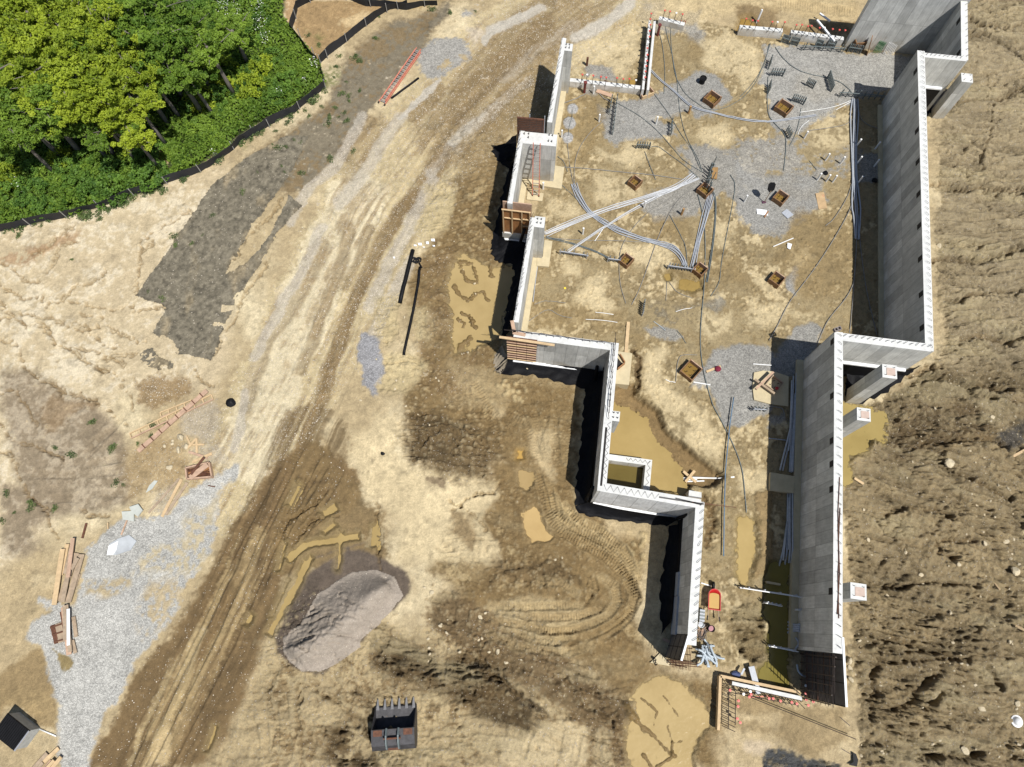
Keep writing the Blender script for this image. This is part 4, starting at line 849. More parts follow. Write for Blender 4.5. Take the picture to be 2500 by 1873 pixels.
MB().prism([tuple((qa+BN*.5).xy), tuple((qb+BN*.5).xy), tuple((qb+BN*.56).xy), tuple((qa+BN*.56).xy)], 1.01, 3.7).build('back_panel', M_lumr, pw)
ledge(pw, qb, qa, -1, .1, .3, .38, M_white, 'footing_edge'); ledge(pw, qb, qa, -1, .06, -.3, .28, M_blk, 'membrane')
# steel forms on the left end of cross wall c1
i = inner(ca1, cb1, .46); sf = thing('form_panel', 'dark rusty steel form with ribs clamped on the left end of the cross wall', 'form panel')
pA, pB = i[1]-BD*.35, i[1]+BD*1.35
for k in range(3):
    A = pA.lerp(pB, k/3)-BN*.12; B = pA.lerp(pB, (k+.97)/3)-BN*.12
    MB().prism([tuple(A.xy), tuple(B.xy), tuple((B+BN*.1).xy), tuple((A+BN*.1).xy)], .75, ZL+.15).build('panel', M_rust, sf)
    for r in range(9):
        z = .85+r*.36; MB().beam((*(A-BN*.03).xy, z), (*(B-BN*.03).xy, z), .05, .06).build('rib', M_lumr if r % 3 else M_lum, sf)
tag(MB().beam(uv(1219,823,ZL+.3), uv(1354,843,ZL+.3), .14, .05).build('lumber_board', M_lum), 'long pale board laid across the rusty steel forms', 'board')
for p_, q_, lb in (((1250,783), (1256,812), 'short upright board at the head of the rusty steel forms'), ((1252,812), (1283,818), 'short flat board beside the white wall corner')):
    tag(MB().beam(uv(*p_, ZL+.02), uv(*q_, ZL+.02), .2, .06).build('lumber_board', M_lumr), lb, 'board')
# south ends: single sided form panels and rebar cages
def end_panel(label, top0, top1, side, z, zb=-.2):
    a = uv(*top0, z); b = uv(*top1, z); o = thing('form_panel', label, 'form panel')
    d = (b-a).xy.normalized(); n = Vector((-d.y, d.x))*side
    MB().prism([tuple(a.xy), tuple(b.xy), tuple(b.xy+n*.06), tuple(a.xy+n*.06)], zb, z).build('panel', M_form, o, auv=True)
    L = (b-a).length
    for k in range(max(2, int(L/.9))+1):
        p = a.xy+d*(k*L/max(2, int(L/.9)))-n*.004; MB().prism([tuple(p-d*.02), tuple(p+d*.02), tuple(p+d*.02-n*.012), tuple(p-d*.02-n*.012)], zb, z-.02).build('joint', M_dark, o)
    for zz in (1.3, 2.4, 3.4):
        if zz < z-.3: MB().beam((*(a.xy-n*.008), zz), (*(b.xy-n*.008), zz), .012, .05).build('joint', M_dark, o)
    MB().prism([tuple(a.xy+n*.001), tuple(b.xy+n*.001), tuple(b.xy+n*.10), tuple(a.xy+n*.10)], z-.06, z+.03).build('top_rail', M_white, o)
    return o, a, b, n
o, a, b, n = end_panel('tall dark form panel with grid of bars past the end of the lower right wall', (2055,1556), (2064,1726), 1, ZR)
cg = thing('rebar_cage', 'cage of dark bars against the tall panel ending the lower right wall', 'rebar cage')
e0 = a5.xy-Vector((.22, 0))
for k in range(6):
    p = e0-BN.xy*(.15+k*.42); MB().tube([(p.x, p.y, -.1), (p.x, p.y, 4.4-.12*k)], .03, 5).build('upright_bar', M_steel, cg)
for k in range(24):
    z = .2+k*.175; p = e0-BN.xy*.02; q = e0-BN.xy*(1.75+.6*((k*7) % 5 > 2)); MB().tube([(p.x, p.y, z), (q.x, q.y, z)], .016, 4).build('cross_bar', M_steel if k % 4 else M_rust, cg)
o, a, b, n = end_panel('dark form panel with a pale top rail past the end of the bottom left-hand wall', (1679,1550), (1661,1612), 1, ZL)
cg = thing('rebar_cage', 'rusty rebar cage at the end of the bottom left-hand wall', 'rebar cage')
e0 = la5.xy+Vector((-.22, 0))
for k in range(4):
    for s_ in (-.16, .16):
        p = e0-BN.xy*(.12+k*.3)+BD.xy*s_; MB().tube([(p.x, p.y, -.1), (p.x, p.y, 3.3-.3*k)], .02, 5).build('upright_bar', M_rust, cg)
for k in range(9):
    z = .2+k*.34; p = e0-BN.xy*.02; q = e0-BN.xy*1.15
    for s_ in (-.18, .18): MB().tube([(*(p+BD.xy*s_), z), (*(q+BD.xy*s_), z)], .014, 4).build('cross_bar', M_rust, cg)
for k in range(3):
    y = 1612+k*5; MB().tube([uv(1627+k*3, y, .15+.1*k), uv(1705+k*4, y+7, .15+.1*k)], .02, 4).build('ground_bar', M_rust, cg)
# pit beside the cross wall
pt = thing('concrete_pit', 'square concrete pit with low white walls, half full of murky water', 'pit')
zp = .8
A, B, C_ = uv(1487,1109,zp), uv(1592.5,1123,zp), uv(1585,1205,zp)
strip(B, A, .34, -.8, zp, M_con2, 'pit_wall', pt, (0, .05)); strip(C_, B, .35, -.8, zp-.004, M_con2, 'pit_wall', pt, (.4, -.003))
zigzag(pt, B.lerp(A, .05), B.lerp(A, .6), .08, .25, 5, zp+.03); zigzag(pt, C_.lerp(B, .1), C_.lerp(B, .95), .08, .26, 4, zp+.03)
i = inner(B, A, .34)
pwm = water_mat('pit_water', (118, 104, 58), .05, .02)
qa_ = uv(1480,1110,zp); wq = [uv(1470,1112,zp), uv(1580,1128,zp), uv(1576,1205,zp), uv(1462,1190,zp)]
tag(MB().add([(p.x, p.y, -.02) for p in wq], [(3, 2, 1, 0)]).build('pit_water', pwm), kind='structure')
# low grade beams with capped bars along the north side
CAPP = None
def capped(par, pts, z0, hgt, lean=(0, 0)):
    for k, (x, y) in enumerate(pts):
        w = uv(x, y, z0); t_ = Vector((w.x+lean[0]+random.uniform(-.05, .05), w.y+lean[1]+random.uniform(-.05, .05), z0+hgt))
        r = MB().tube([(w.x, w.y, z0-.05), t_], .02, 5).build('rebar', M_steel, par)
        MB().lathe([(.001, t_.z+.05), (.07, t_.z+.045), (.07, t_.z+.02), (.035, t_.z), (.03, t_.z-.07)], 8, (t_.x, t_.y)).build('cap', M_red if (k*5+len(pts)) % 7 else M_pvc, r)
ga = thing('grade_beam', 'low white concrete beam with red capped bars, left of the gravel floor', 'beam')
strip(uv(1564,218,.55), uv(1391,199,.55), .0-.3, -.2, .55, M_con2, 'beam_body', ga)
capped(ga, [(1418,203),(1431,204),(1446,206),(1463,207),(1478,209),(1504,211),(1519,213),(1534,214),(1549,216)], .55, .75)
gb = thing('grade_beam', 'double low form running up and down with a line of red caps between its boards', 'beam')
for off in (0, .34):
    A, B = uv(1567,218,.8), uv(1584,50,.8); n = Vector((B.y-A.y, A.x-B.x)).normalized()*off
    a_ = Vector((A.x+n.x, A.y+n.y, 0)); b_ = Vector((B.x+n.x, B.y+n.y, 0)); strip(b_, a_, .16, -.2, .8-off*.01, M_con2, 'form_side', gb)
capped(gb, [(1571.5+k*1.45, 205-k*14.2) for k in range(12)], .55, .55)
gc = thing('grade_beam', 'short low concrete beam with capped bars at the top of the floor', 'beam')
strip(uv(1670,63,.5), uv(1608,47,.5), -.3, -.2, .5, M_con2, 'beam_body', gc)
capped(gc, [(1617,49),(1630,52),(1644,55),(1660,58)], .5, .8)
for k in range(14): MB().tube([gp(1640+k*2.4+random.uniform(-4, 4), 64+random.uniform(-6, 6), 0), gp(1642+k*2.4, 62, .35+.2*random.random())], .018, 5).build('stub', random.choice([M_lumr, M_redp, M_gal]), gc)
gd = thing('grade_beam', 'long low concrete beam with red and white capped bars near the top right wall', 'beam')
for A, B in (((1911,78), (1806,69)), ((2060,98), (1931,81))): strip(uv(*A, .65), uv(*B, .65), -.3, -.2, .65, M_con2, 'beam_body', gd)
capped(gd, [(1812,70),(1827,72),(1842,73),(1875,76),(1890,77),(1905,78),(1935,83),(1946,84),(1961,86),(1972,87),(1990,90),(2000,91),(2020,93),(2036,95),(2050,97)], .65, .8)
for A, B in (((1855,80), (1905,85)), ((1935,86), (2018,98))): MB().beam(uv(*A, .3), uv(*B, .3), .04, .5).build('side_form', M_grey, gd)
# angled footing form at the bottom right
ff = thing('footing_form', 'corner shaped footing form of pale boards holding a grid of bars with red caps', 'form')
for A, B in (((1757,1650), (1752,1782)), ((1757,1650), (1950,1690)), ((1785,1668), (1955,1705))):
    MB().beam(uv(*A, .35), uv(*B, .35), .14 if A[0] < 1760 else .2, .35).build('board', M_lum if A[0] < 1760 else M_con2, ff)
for k in range(10): MB().tube([uv(1762, 1672+k*11, .5), uv(1795, 1688+k*11, .5)], .018, 4).build('bar', M_steel, ff)
for k in range(12): MB().tube([uv(1770+k*14, 1655+k*3, .5), uv(1800+k*15, 1695+k*3.2, .5)], .018, 4).build('bar', M_steel, ff)
for pts in ([(1780,1662),(1778,1780)], [(1796,1690),(1795,1770)], [(1765,1668),(1960,1712)], [(1780,1690),(1950,1722)], [(1800,1690),(2090,1805)]): MB().tube([uv(x, y, .52) for x, y in pts], .02, 4).build('bar', M_steel, ff)
capped(ff, [(1778,1684),(1808,1692),(1830,1694),(1825,1698),(1799,1707),(1798,1722),(1796,1754),(1803,1762),(1828,1686)], .4, .35)
capped(ff, [(1873,1702),(1883,1705),(1898,1708),(1926,1715),(1940,1718),(1966,1720),(1958,1672),(1977,1678),(1957,1690),(1976,1693),(1960,1706),(1978,1709)], .3, .4)
# pads
def pad(pts, z, label, mat=None, name='concrete_footing'):
    q = [tuple(uv(x, y, z).xy) for x, y in pts]; g = min(gz(*p) for p in q)
    return tag(MB().prism(q, min(-.3, g-.1), z).build(name, mat or M_pad, auv=True), label, 'footing')
pad(t(2,0,485,1275,562,1290,540,1456,295,1420,245,1395,260,1370,480,1385), .2, 'pale concrete footing under the ladder pier')
pad(t(2,0,278,1478,402,1492,392,1552,270,1538), .1, 'small square pale board under the foot of the orange ladder')
pad(t(2,1,408,430,470,438,443,636,350,628,352,560,395,560), .2, 'pale concrete footing beside the bolted pilaster')
pad(t(2,1,975,1288,1086,1305,1061,1548,948,1538), .2, 'pale footing with a diamond opening beside the cross wall')
pad(t(3,2,130,30,200,15,285,22,396,60,394,290,250,272,130,240,118,140), .12, 'rounded pale footing half in the shade under crossed timbers')
pad(t(3,2,255,800,440,830,436,962,250,940), .25, 'cream concrete block crossing the flooded shady trench')
pad(t(2,3,1225,775,1300,700,1400,790,1370,800), .1, 'small triangular pale footing with three pipe ends')
pad(t(2,2,1525,938,1620,955,1620,1000,1520,985), .7, 'pinkish concrete block at the right end of the pale cross wall', M_con2)
pad(t(2,3,2120,145,2130,145,2212,160,2230,165,2230,178,2125,160), .12, 'thin pale concrete curb in the flooded trench')
# ---------------------------------------------------------------- loose things
def g3(c, r, *f, dz=0.): return [gp(x, y, dz) for x, y in t(c, r, *f)]
def dens(pts, step=.35, amp=.03):
    out = [pts[0]]
    for a, b in zip(pts[:-1], pts[1:]):
        n = max(1, int((b-a).length/step))
        out += [a.lerp(b, k/n) for k in range(1, n+1)]
    return out
def smooth(pts, it=2):
    for _ in range(it):
        q = [pts[0]]
        for a, b in zip(pts[:-1], pts[1:]): q += [a.lerp(b, .25), a.lerp(b, .75)]
        pts = q+[pts[-1]]
    return pts
def loft(name, inn, out, label, mat, zi=.5, n=12, wr=.10, group=None, cat='plastic sheet'):
    inn = dens([uv(*p) for p in inn], .22); out_ = [uv(*p) for p in out]
    def res(pl, k):
        L = [0]
        for a, b in zip(pl[:-1], pl[1:]): L.append(L[-1]+(b-a).length)
        r = []
        for i in range(k):
            s = L[-1]*i/(k-1); j = 0
            while j < len(L)-2 and L[j+1] < s: j += 1
            r.append(pl[j].lerp(pl[j+1], (s-L[j])/max(L[j+1]-L[j], 1e-6)))
        return r
    m = max(24, len(inn)); A = res(inn, m); B = res(out_, m); vs = []; fs = []
    for i in range(m):
        for k in range(n):
            f = k/(n-1); p = A[i].lerp(B[i], f); e = 1-f
            ph = i*.9+2.5*math.sin(i*.37)
            z = gz(p.x, p.y)+.05+zi*e**2.2+wr*(math.sin(ph+f*3)*.5+math.sin(i*2.3+f*7)*.3+random.uniform(-.3, .3))*math.sin(math.pi*min(1, f*1.05+.02))
            jit = .07*math.sin(i*1.7)*f+.05*random.uniform(-1, 1)*(f > .9)
            p = p+(B[i]-A[i]).normalized()*jit
            vs.append((p.x, p.y, max(z, gz(p.x, p.y)+.03)))
    for i in range(m-1):
        for k in range(n-1):
            a = i*n+k; fs.append((a, a+1, a+n+1, a+n))
    o = MB().add(vs, fs).build(name, mat, None, True); return tag(o, label, cat, group)
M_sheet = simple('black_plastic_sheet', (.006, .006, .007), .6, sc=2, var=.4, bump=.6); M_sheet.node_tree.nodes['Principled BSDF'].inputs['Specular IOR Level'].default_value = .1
M_lcon = simple('pale_conduit', (.46, .47, .48), .45, sc=8, var=.12, bump=0); M_bxply = simple('box_plywood', (.20, .105, .045), .7, sc=4, var=.35)
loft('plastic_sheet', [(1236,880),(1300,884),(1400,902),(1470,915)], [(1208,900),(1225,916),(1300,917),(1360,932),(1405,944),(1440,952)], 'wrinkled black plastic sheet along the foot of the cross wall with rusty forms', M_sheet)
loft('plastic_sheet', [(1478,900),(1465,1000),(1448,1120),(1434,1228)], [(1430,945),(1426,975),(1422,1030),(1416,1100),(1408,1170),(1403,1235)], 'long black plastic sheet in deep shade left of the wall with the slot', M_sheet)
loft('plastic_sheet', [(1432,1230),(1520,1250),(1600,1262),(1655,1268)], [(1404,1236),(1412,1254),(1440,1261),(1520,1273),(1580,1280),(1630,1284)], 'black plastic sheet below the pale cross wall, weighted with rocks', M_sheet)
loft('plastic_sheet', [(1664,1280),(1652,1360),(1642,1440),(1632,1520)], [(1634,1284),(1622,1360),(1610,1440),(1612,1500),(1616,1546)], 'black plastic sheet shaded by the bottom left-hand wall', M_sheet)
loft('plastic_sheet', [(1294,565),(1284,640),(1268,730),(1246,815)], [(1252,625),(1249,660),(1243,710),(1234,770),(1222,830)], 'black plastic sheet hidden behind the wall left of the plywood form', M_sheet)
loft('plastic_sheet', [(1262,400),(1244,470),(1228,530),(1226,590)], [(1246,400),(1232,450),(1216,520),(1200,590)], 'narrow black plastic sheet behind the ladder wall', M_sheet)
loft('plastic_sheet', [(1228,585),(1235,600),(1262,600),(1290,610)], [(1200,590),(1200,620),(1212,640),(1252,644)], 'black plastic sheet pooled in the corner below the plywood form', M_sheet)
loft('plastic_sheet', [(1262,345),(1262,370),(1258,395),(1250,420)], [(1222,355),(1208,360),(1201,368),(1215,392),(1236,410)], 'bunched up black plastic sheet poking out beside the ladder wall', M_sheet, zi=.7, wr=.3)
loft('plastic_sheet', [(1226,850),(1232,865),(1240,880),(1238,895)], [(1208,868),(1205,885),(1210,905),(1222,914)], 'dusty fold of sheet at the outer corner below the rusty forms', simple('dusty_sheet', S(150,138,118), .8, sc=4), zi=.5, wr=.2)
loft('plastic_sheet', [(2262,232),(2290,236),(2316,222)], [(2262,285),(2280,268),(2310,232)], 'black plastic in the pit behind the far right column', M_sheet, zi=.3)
loft('plastic_sheet', [(2060,905),(2120,910),(2190,915),(2225,905)], [(2062,968),(2090,990),(2160,960),(2246,893)], 'torn black plastic in the pit round the column below the right cross wall', M_sheet, zi=.5, wr=.25)
def rockmesh(s, seed, flat=.7):
    r = random.Random(seed); import bmesh
    bm = bmesh.new(); bmesh.ops.create_icosphere(bm, subdivisions=2, radius=1)
    ax = [Vector((r.uniform(-1, 1), r.uniform(-1, 1), r.uniform(-1, 1))).normalized() for _ in range(9)]
    cut = [r.uniform(.55, .9) for _ in ax]; sx, sy = r.uniform(.8, 1.2), r.uniform(.7, 1.1)
    for v in bm.verts:
        for a, c in zip(ax, cut):
            d = v.co.dot(a)
            if d > c: v.co -= a*(d-c)
        v.co = Vector((v.co.x*sx*s, v.co.y*sy*s, v.co.z*flat*s))
    me = bpy.data.meshes.new('rock'); bm.to_mesh(me); bm.free(); return me
M_rock = simple('pale_rock', S(222, 206, 172), .95, sc=3, var=.25, bump=.4)
RK = []
for k in range(8):
    me = rockmesh(1, k); me.materials.append(M_rock); RK.append(me)
def rock(x, y, s, label, group=None, name='rock'):
    p = gp(x, y); o = bpy.data.objects.new(name, random.choice(RK)); COL.objects.link(o)
    o.location = (p.x, p.y, p.z+s*.22); o.scale = (s, s*random.uniform(.8, 1.1), s); o.rotation_euler = (random.uniform(-.3, .3), random.uniform(-.3, .3), random.uniform(0, 6.28))
    return tag(o, label, 'rock', group)
for (x, y, s, lb) in ((1292,899,.22,'pale lump of clay on the black sheet below the rusty forms'), (1405,914,.17,'pale lump of clay on the black sheet near the black drain pipe'), (1436,1238,.11,'smaller of two pale rocks on the sheet at the pale cross wall corner'), (1450,1242,.15,'larger of two pale rocks on the sheet at the pale cross wall corner'), (1577,1263,.2,'round pale clay lump on the sheet below the middle of the pale cross wall'), (1446,1107,.12,'shaded lump on the long black sheet, higher of two'), (1436,1164,.12,'shaded lump on the long black sheet, lower of two'), (1457,955,.1,'small shaded lump at the top of the long black sheet')):
    rock(x, y, s, lb)
for k, (c, r, x, y, s) in enumerate([(3,3,2140,70,.42),(3,3,1425,95,.2),(3,3,1670,20,.2),(3,3,1165,258,.2),(3,3,930,605,.15),(3,3,1890,1130,.3),(3,3,2140,1085,.25),(3,3,860,760,.28),(3,3,865,815,.22),(3,3,870,900,.25),(3,3,1760,1450,.35),(3,3,1120,1460,.2),(3,2,1970,375,.2),(3,2,1540,300,.14),(3,2,1640,730,.45),(3,2,2080,1330,.25),(3,2,1900,1350,.22),(3,1,1560,475,.28),(3,2,1000,1325,.2),(3,2,1670,1515,.2),(1,3,1810,425,.22),(1,3,1850,390,.14),(1,3,1500,490,.16),(1,3,1550,545,.13),(1,3,1795,600,.14),(1,3,1380,195,.13),(1,3,1435,235,.2),(2,2,1490,1475,.0),(2,2,490,1475,.15),(2,2,545,1460,.1),(2,3,110,770,.16),(2,3,50,690,.22),(2,3,560,1030,.1),(1,3,2010,775,.16)]):
    if s: rock(*t1(c, r, x, y), s*.7, 'pale rock half buried in the churned brown soil', 'larger pale rocks in the churned soil')
rr = random.Random(5)
POLYR = [(2100,1000),(2480,940),(2500,1870),(2120,1870),(2095,1500)]
n = 0
while n < 150:
    x, y = rr.uniform(2080, 2498), rr.uniform(900, 1870)
    w = uv(x, y)
    if x < 2085+max(0, (1000-y))*1.2 or rr.random() > .35+.65*(fbm(np.array([[w.x]]), np.array([[w.y]]), .3, 2, 50)[0, 0] > 0): continue
    rock(x, y, rr.choice([.05, .05, .06, .06, .08, .1]), 'small pale stone lying on the churned soil slope', 'small stones on the churned slope'); n += 1
for k in range(60):
    x, y = rr.choice([(rr.uniform(1100, 1240), rr.uniform(480, 900)), (rr.uniform(1040, 1300), rr.uniform(1500, 1700)), (rr.uniform(880, 1080), rr.uniform(750, 1050))])
    if 1190 < x and 480 < y < 900: continue
    rock(x, y, rr.choice([.05, .07, .09]), 'small dried clod on the trampled soil left of the building', 'small clods left of the building')
# silt fence
M_silt = simple('silt_fabric', (.012, .013, .016), .7, sc=3, var=.4, bump=.2)
M_post = simple('grey_stake', (.30, .29, .27), .8, sc=5)
def fence(label, pts, post, h=.62):
    f = thing('silt_fence', label, 'fence'); P_ = dens([gp(*p) for p in pts], .3); n = len(P_); vs = []; fs = []
    for i, p in enumerate(P_):
        d = (P_[min(i+1, n-1)]-P_[max(i-1, 0)]).xy.normalized(); nn = Vector((-d.y, d.x, 0)); z = gz(p.x, p.y); sag = .06*math.sin(i*.5)+random.uniform(-.03, .03); q = p+nn*(.05*math.sin(i*.7)+random.uniform(-.02, .02))
        lean = nn*(.10*math.sin(i*.21)); hh = h+sag
        vs += [(q.x, q.y, z-.1), (q.x+lean.x*.5, q.y+lean.y*.5, z+hh*.5), (q.x+lean.x, q.y+lean.y, z+hh), (q.x+lean.x+nn.x*.02, q.y+lean.y+nn.y*.02, z+hh), (q.x+lean.x*.5+nn.x*.02, q.y+lean.y*.5+nn.y*.02, z+hh*.5), (q.x+nn.x*.02, q.y+nn.y*.02, z-.1)]
    for i in range(n-1):
        for k in range(5): a = i*6+k; fs.append((a, a+6, a+7, a+1))
    MB().add(vs, fs).build('fabric', M_silt, f)
    for i in range(2, n, post):
        p = P_[i]; d = (P_[min(i+1, n-1)]-P_[max(i-1, 0)]).xy.normalized(); nn = Vector((d.y, -d.x, 0)); z = gz(p.x, p.y)
        MB().beam((p.x+nn.x*.07, p.y+nn.y*.07, z-.1), (p.x+nn.x*.1, p.y+nn.y*.1, z+h+.22), .045, .045).build('stake', M_post, f)
fence('long black silt fence curving between the green wood and the bare soil', [(-40,572)]+t(0,1,0,372,240,312,480,262,700,198)+t(0,0,1000,1520,1220,1440,1440,1370,1620,1290,1700,1230,1800,1150,1860,1090,2000,1020)+t(1,0,0,1080,150,1000,310,900,380,870,480,790,610,680,600,600,572,495), 7)
fence('black silt fence forming the lower edge of the sandy enclosure', t(1,0,578,492,700,382,850,266,1000,140,1115,76,1180,60,1250,45), 6)
fence('black silt fence forming the left side of the sandy enclosure', t(1,0,560,485,450,345,368,230,398,62,530,2,600,-40), 6)
fence('black silt fence along the top of the sandy enclosure', t(1,0,720,-20,930,48,1115,62,1240,75,1350,52,1480,40), 6, .55)
# ladders
M_orange = simple('orange_fibreglass', (.52, .17, .11), .6, sc=6, var=.15, bump=0)
M_alu = simple('aluminium', (.62, .62, .62), .35, .7, sc=6, var=.1, bump=0)
def ladder(label, a, b, w, n, side, group=None, dbl=0.):
    o = thing('ladder', label, 'ladder', group=group); d = (b-a); sv = Vector(side).normalized()*w/2
    up = d.cross(sv).normalized(); up = up if up.z > 0 else -up
    for s in (-1, 1): MB().beam(a+sv*s, b+sv*s, .045, .085, up).build('rail', M_orange, o)
    for k in range(n): q = a.lerp(b, (k+.5)/n); MB().beam(q-sv, q+sv, .05, .03, up).build('rung', M_alu, o)
    if dbl:
        for s in (-1, 1): MB().beam(a+sv*s*.72+d*.04+up*.09, b+sv*s*.72+d*.03+up*.09, .04, .07, up).build('rail', M_orange, o)
        for k in range(n): q = a.lerp(b, (k+.75)/n)+up*.09; MB().beam(q-sv*.7, q+sv*.7, .045, .03, up).build('rung', M_alu, o)
    for s in (-1, 1): MB().beam(a+sv*s-d.normalized()*.08, a+sv*s+d.normalized()*.04, .08, .1, up).build('foot', M_steel, o)
a, b = gp(*t1(1,0,1052,806), .1), gp(*t1(1,0,1330,404), .1); a.z = b.z = max(a.z, b.z)
ladder('orange extension ladder lying flat beside the round gravel patch', a, b, .48, 16, (b-a).cross(Vector((0, 0, 1))), dbl=1)
a, b = uv(1308,478,.12), uv(1310.5,350,4.15)
ladder('orange ladder leaning against the white topped concrete pier', a, b, .42, 14, BD)
# pipes
def pipe(label, pts, r, mat, cat='pipe', name='pipe', group=None, dz=None, n=7, sm=1, kind=None):
    pts = smooth(pts, sm) if len(pts) > 2 else pts
    if len(pts) > 2 or (pts[0]-pts[1]).length > 1.5:
        pts = dens(pts, .5)
    if dz is not None: pts = [Vector((p.x, p.y, gz(p.x, p.y)+dz)) for p in pts]
    return tag(MB().tube(pts, r, n).build(name, mat, None, True), label, cat, group, kind)
pipe('short black pipe lying by the orange ladder on the ground', g3(1,0,1125,765,1335,608), .075, M_blk, dz=.07)
pipe('thicker straight black pipe of the pair left of the pond', g3(1,1,1292,515,1190,918), .13, M_blk, dz=.12)
pipe('longer bent black pipe of the pair left of the pond', g3(1,1,1345,640,1330,780,1290,1000,1250,1180,1220,1320), .085, M_blk, dz=.09)
fit = MB()
for k in range(3): fit.tube([gp(*t1(1,1,1300+k*18, 590+8*(k % 2)), .1+.05*math.sin(a_))+Vector((.16*math.cos(a_), .13*math.sin(a_), 0)) for a_ in np.linspace(0, 6.0, 12)], .05, 6)
fit.tube(g3(1,1,1340,615,1362,650, dz=.1), .045, 6)
tag(fit.build('hose_coil', M_blk, None, True), 'small tangle of black fittings between the two black pipes', 'coil')
for (p, q, lb) in (((1461,876), (1452,930), 'black drain pipe standing at the inner corner below the rusty forms'), ((1449,1190), (1428,1228), 'black pipe leaning at the outer corner of the pale cross wall'), ((1682,1256), (1648,1268), 'black pipe leaning at the corner of the pale cross wall and bottom wall'), ((1281,560), (1268,600), 'black pipe leaning against the plywood form')):
    a = uv(*p, 2.0 if p[0] != 1461 else 1.6); b = gp(*q, .1); tag(MB().tube([a, a.lerp(b, .5), b], .1, 8).build('pipe', M_blk, None, True), lb, 'pipe')
tag(MB().beam(gp(*t1(2,0,735,505)), gp(*t1(2,0,735,505), .7), .14, .14).build('post', M_rust), 'short rusty post standing left of the low concrete beam', 'post')
for p, lb in (((715,715), 'dark red standpipe beside the low concrete beam'), ((1280,275), 'dark red standpipe beside the line of red caps')):
    o = gp(*t1(2,0,*p)); tag(MB().tube([(o.x, o.y, o.z-.1), (o.x, o.y, o.z+.95)], .09, 10).tube([(o.x, o.y, o.z+.9), (o.x, o.y, o.z+.98)], .13, 10).build('standpipe', simple('dark_red_iron', (.14,.03,.025), .6)), lb, 'pipe')
drm = gp(*t1(2,0,1622,640)); tag(MB().lathe([(.19, 0), (.19, .34), (.24, .36), (.24, .46), (.21, .46), (.21, .4), (.001, .38)], 16).build('drain_stub', M_blk), 'black drain stub alone on the gravel near the wooden box', 'drain').location = (drm.x, drm.y, drm.z)
# PVC stubs
STB = [(2,0,785,725,0),(2,0,828,940,1),(2,0,1268,960,0),(2,0,540,1062,0),(2,0,397,1460,0),(2,1,703,385,0),(2,1,1175,182,0),(3,0,515,1068,0),(3,0,680,1238,0),(3,0,795,1264,0),(3,0,615,1392,0),(3,0,685,1400,0),(3,0,735,1405,0),(3,0,52,1560,0),(3,0,920,1128,0),(3,0,925,1262,0),(3,0,1055,1285,0),(3,0,932,1412,0),(3,0,1062,1152,0)]
for k, (c, r, x, y, f) in enumerate(STB):
    p = gp(*t1(c, r, x, y)); tag(MB().tube([(p.x, p.y, p.z-.1), (p.x, p.y, p.z+.72)], .06, 10).build('pipe_stub', M_pvc), 'white upright pipe stub sticking out of the building floor', 'pipe stub', 'white pipe stubs in the floor')
for c, r, x, y in ((2,0,1520,875),(2,1,1465,235)):
    p = gp(*t1(c, r, x, y)); tag(MB().tube([(p.x, p.y, p.z-.1), (p.x, p.y, p.z+.7)], .075, 10).build('pipe_stub', simple('tan_pipe', S(190,150,100), .6)), 'tan upright pipe stub '+('near the wooden box in the gravel' if r == 0 else 'below the light conduit bundle'), 'pipe stub')
# wooden footing boxes
def wbox(label, c, w, l, rz, h=.42, mat=None):
    p = gp(*c); o = thing('footing_box', label, 'wooden box', (p.x, p.y, p.z), rz, 'wooden boxes in the building floor'); m = mat or M_bxply; w *= .88; l *= .88
    for k, (x0, y0, x1, y1) in enumerate(((-w/2, -l/2, w/2, -l/2), (w/2, -l/2, w/2, l/2), (w/2, l/2, -w/2, l/2), (-w/2, l/2, -w/2, -l/2))):
        e = .05 if k % 2 else -.025
        d = Vector((x1-x0, y1-y0, 0)).normalized(); MB().beam(Vector((x0, y0, h/2-.05))-d*e, Vector((x1, y1, h/2-.05))+d*e, .05, h+.1).build('side_board', m if k != 2 else M_lumr, o)
    MB().box(-w/2+.03, -l/2+.03, -.05, w/2-.03, l/2-.03, .05).build('water', water_mat('box_water', (150,122,66), .1, .02), o)
    for k in range(4): MB().tube([((k % 2-.5)*w*.4, (k//2-.5)*l*.4, .02), ((k % 2-.5)*w*.4, (k//2-.5)*l*.4, .3), ((k % 2-.5)*w*.4+.08, (k//2-.5)*l*.4, .3)], .018, 4).build('anchor_bolt', M_steel, o)
BX = [((2,0,1695,785), .95, .95, -.75, 'large wooden box in the gravel below the black drain stub'), ((3,0,348,852), 1.05, .95, -.72, 'wooden box beside the dark conduit racks on the far right gravel'), ((2,0,1103,1425), .72, .72, -.75, 'small dark wooden box left of the cable hub'), ((2,0,1640,1485), .85, .8, -.78, 'wooden box straight below the cable hub'), ((3,0,322,1545), .8, .85, -.72, 'wooden box right beside the upright shovel'), ((2,1,1035,605), .7, .75, -.72, 'wooden box at the end of the short conduit left of the floor'), ((2,1,1600,675), .75, .75, -.75, 'wooden box where the grey conduit bundles end'), ((3,1,292,750), .8, .8, -.72, 'wooden box beside a thin strip of gravel on the right of the floor'), ((2,1,1530,1450), .98, 1.1, -.75, 'biggest wooden box, flooded, left of the lower gravel patch')]
for (c, w, l, rz, lb) in BX: wbox(lb, t1(*c), w, l, rz)
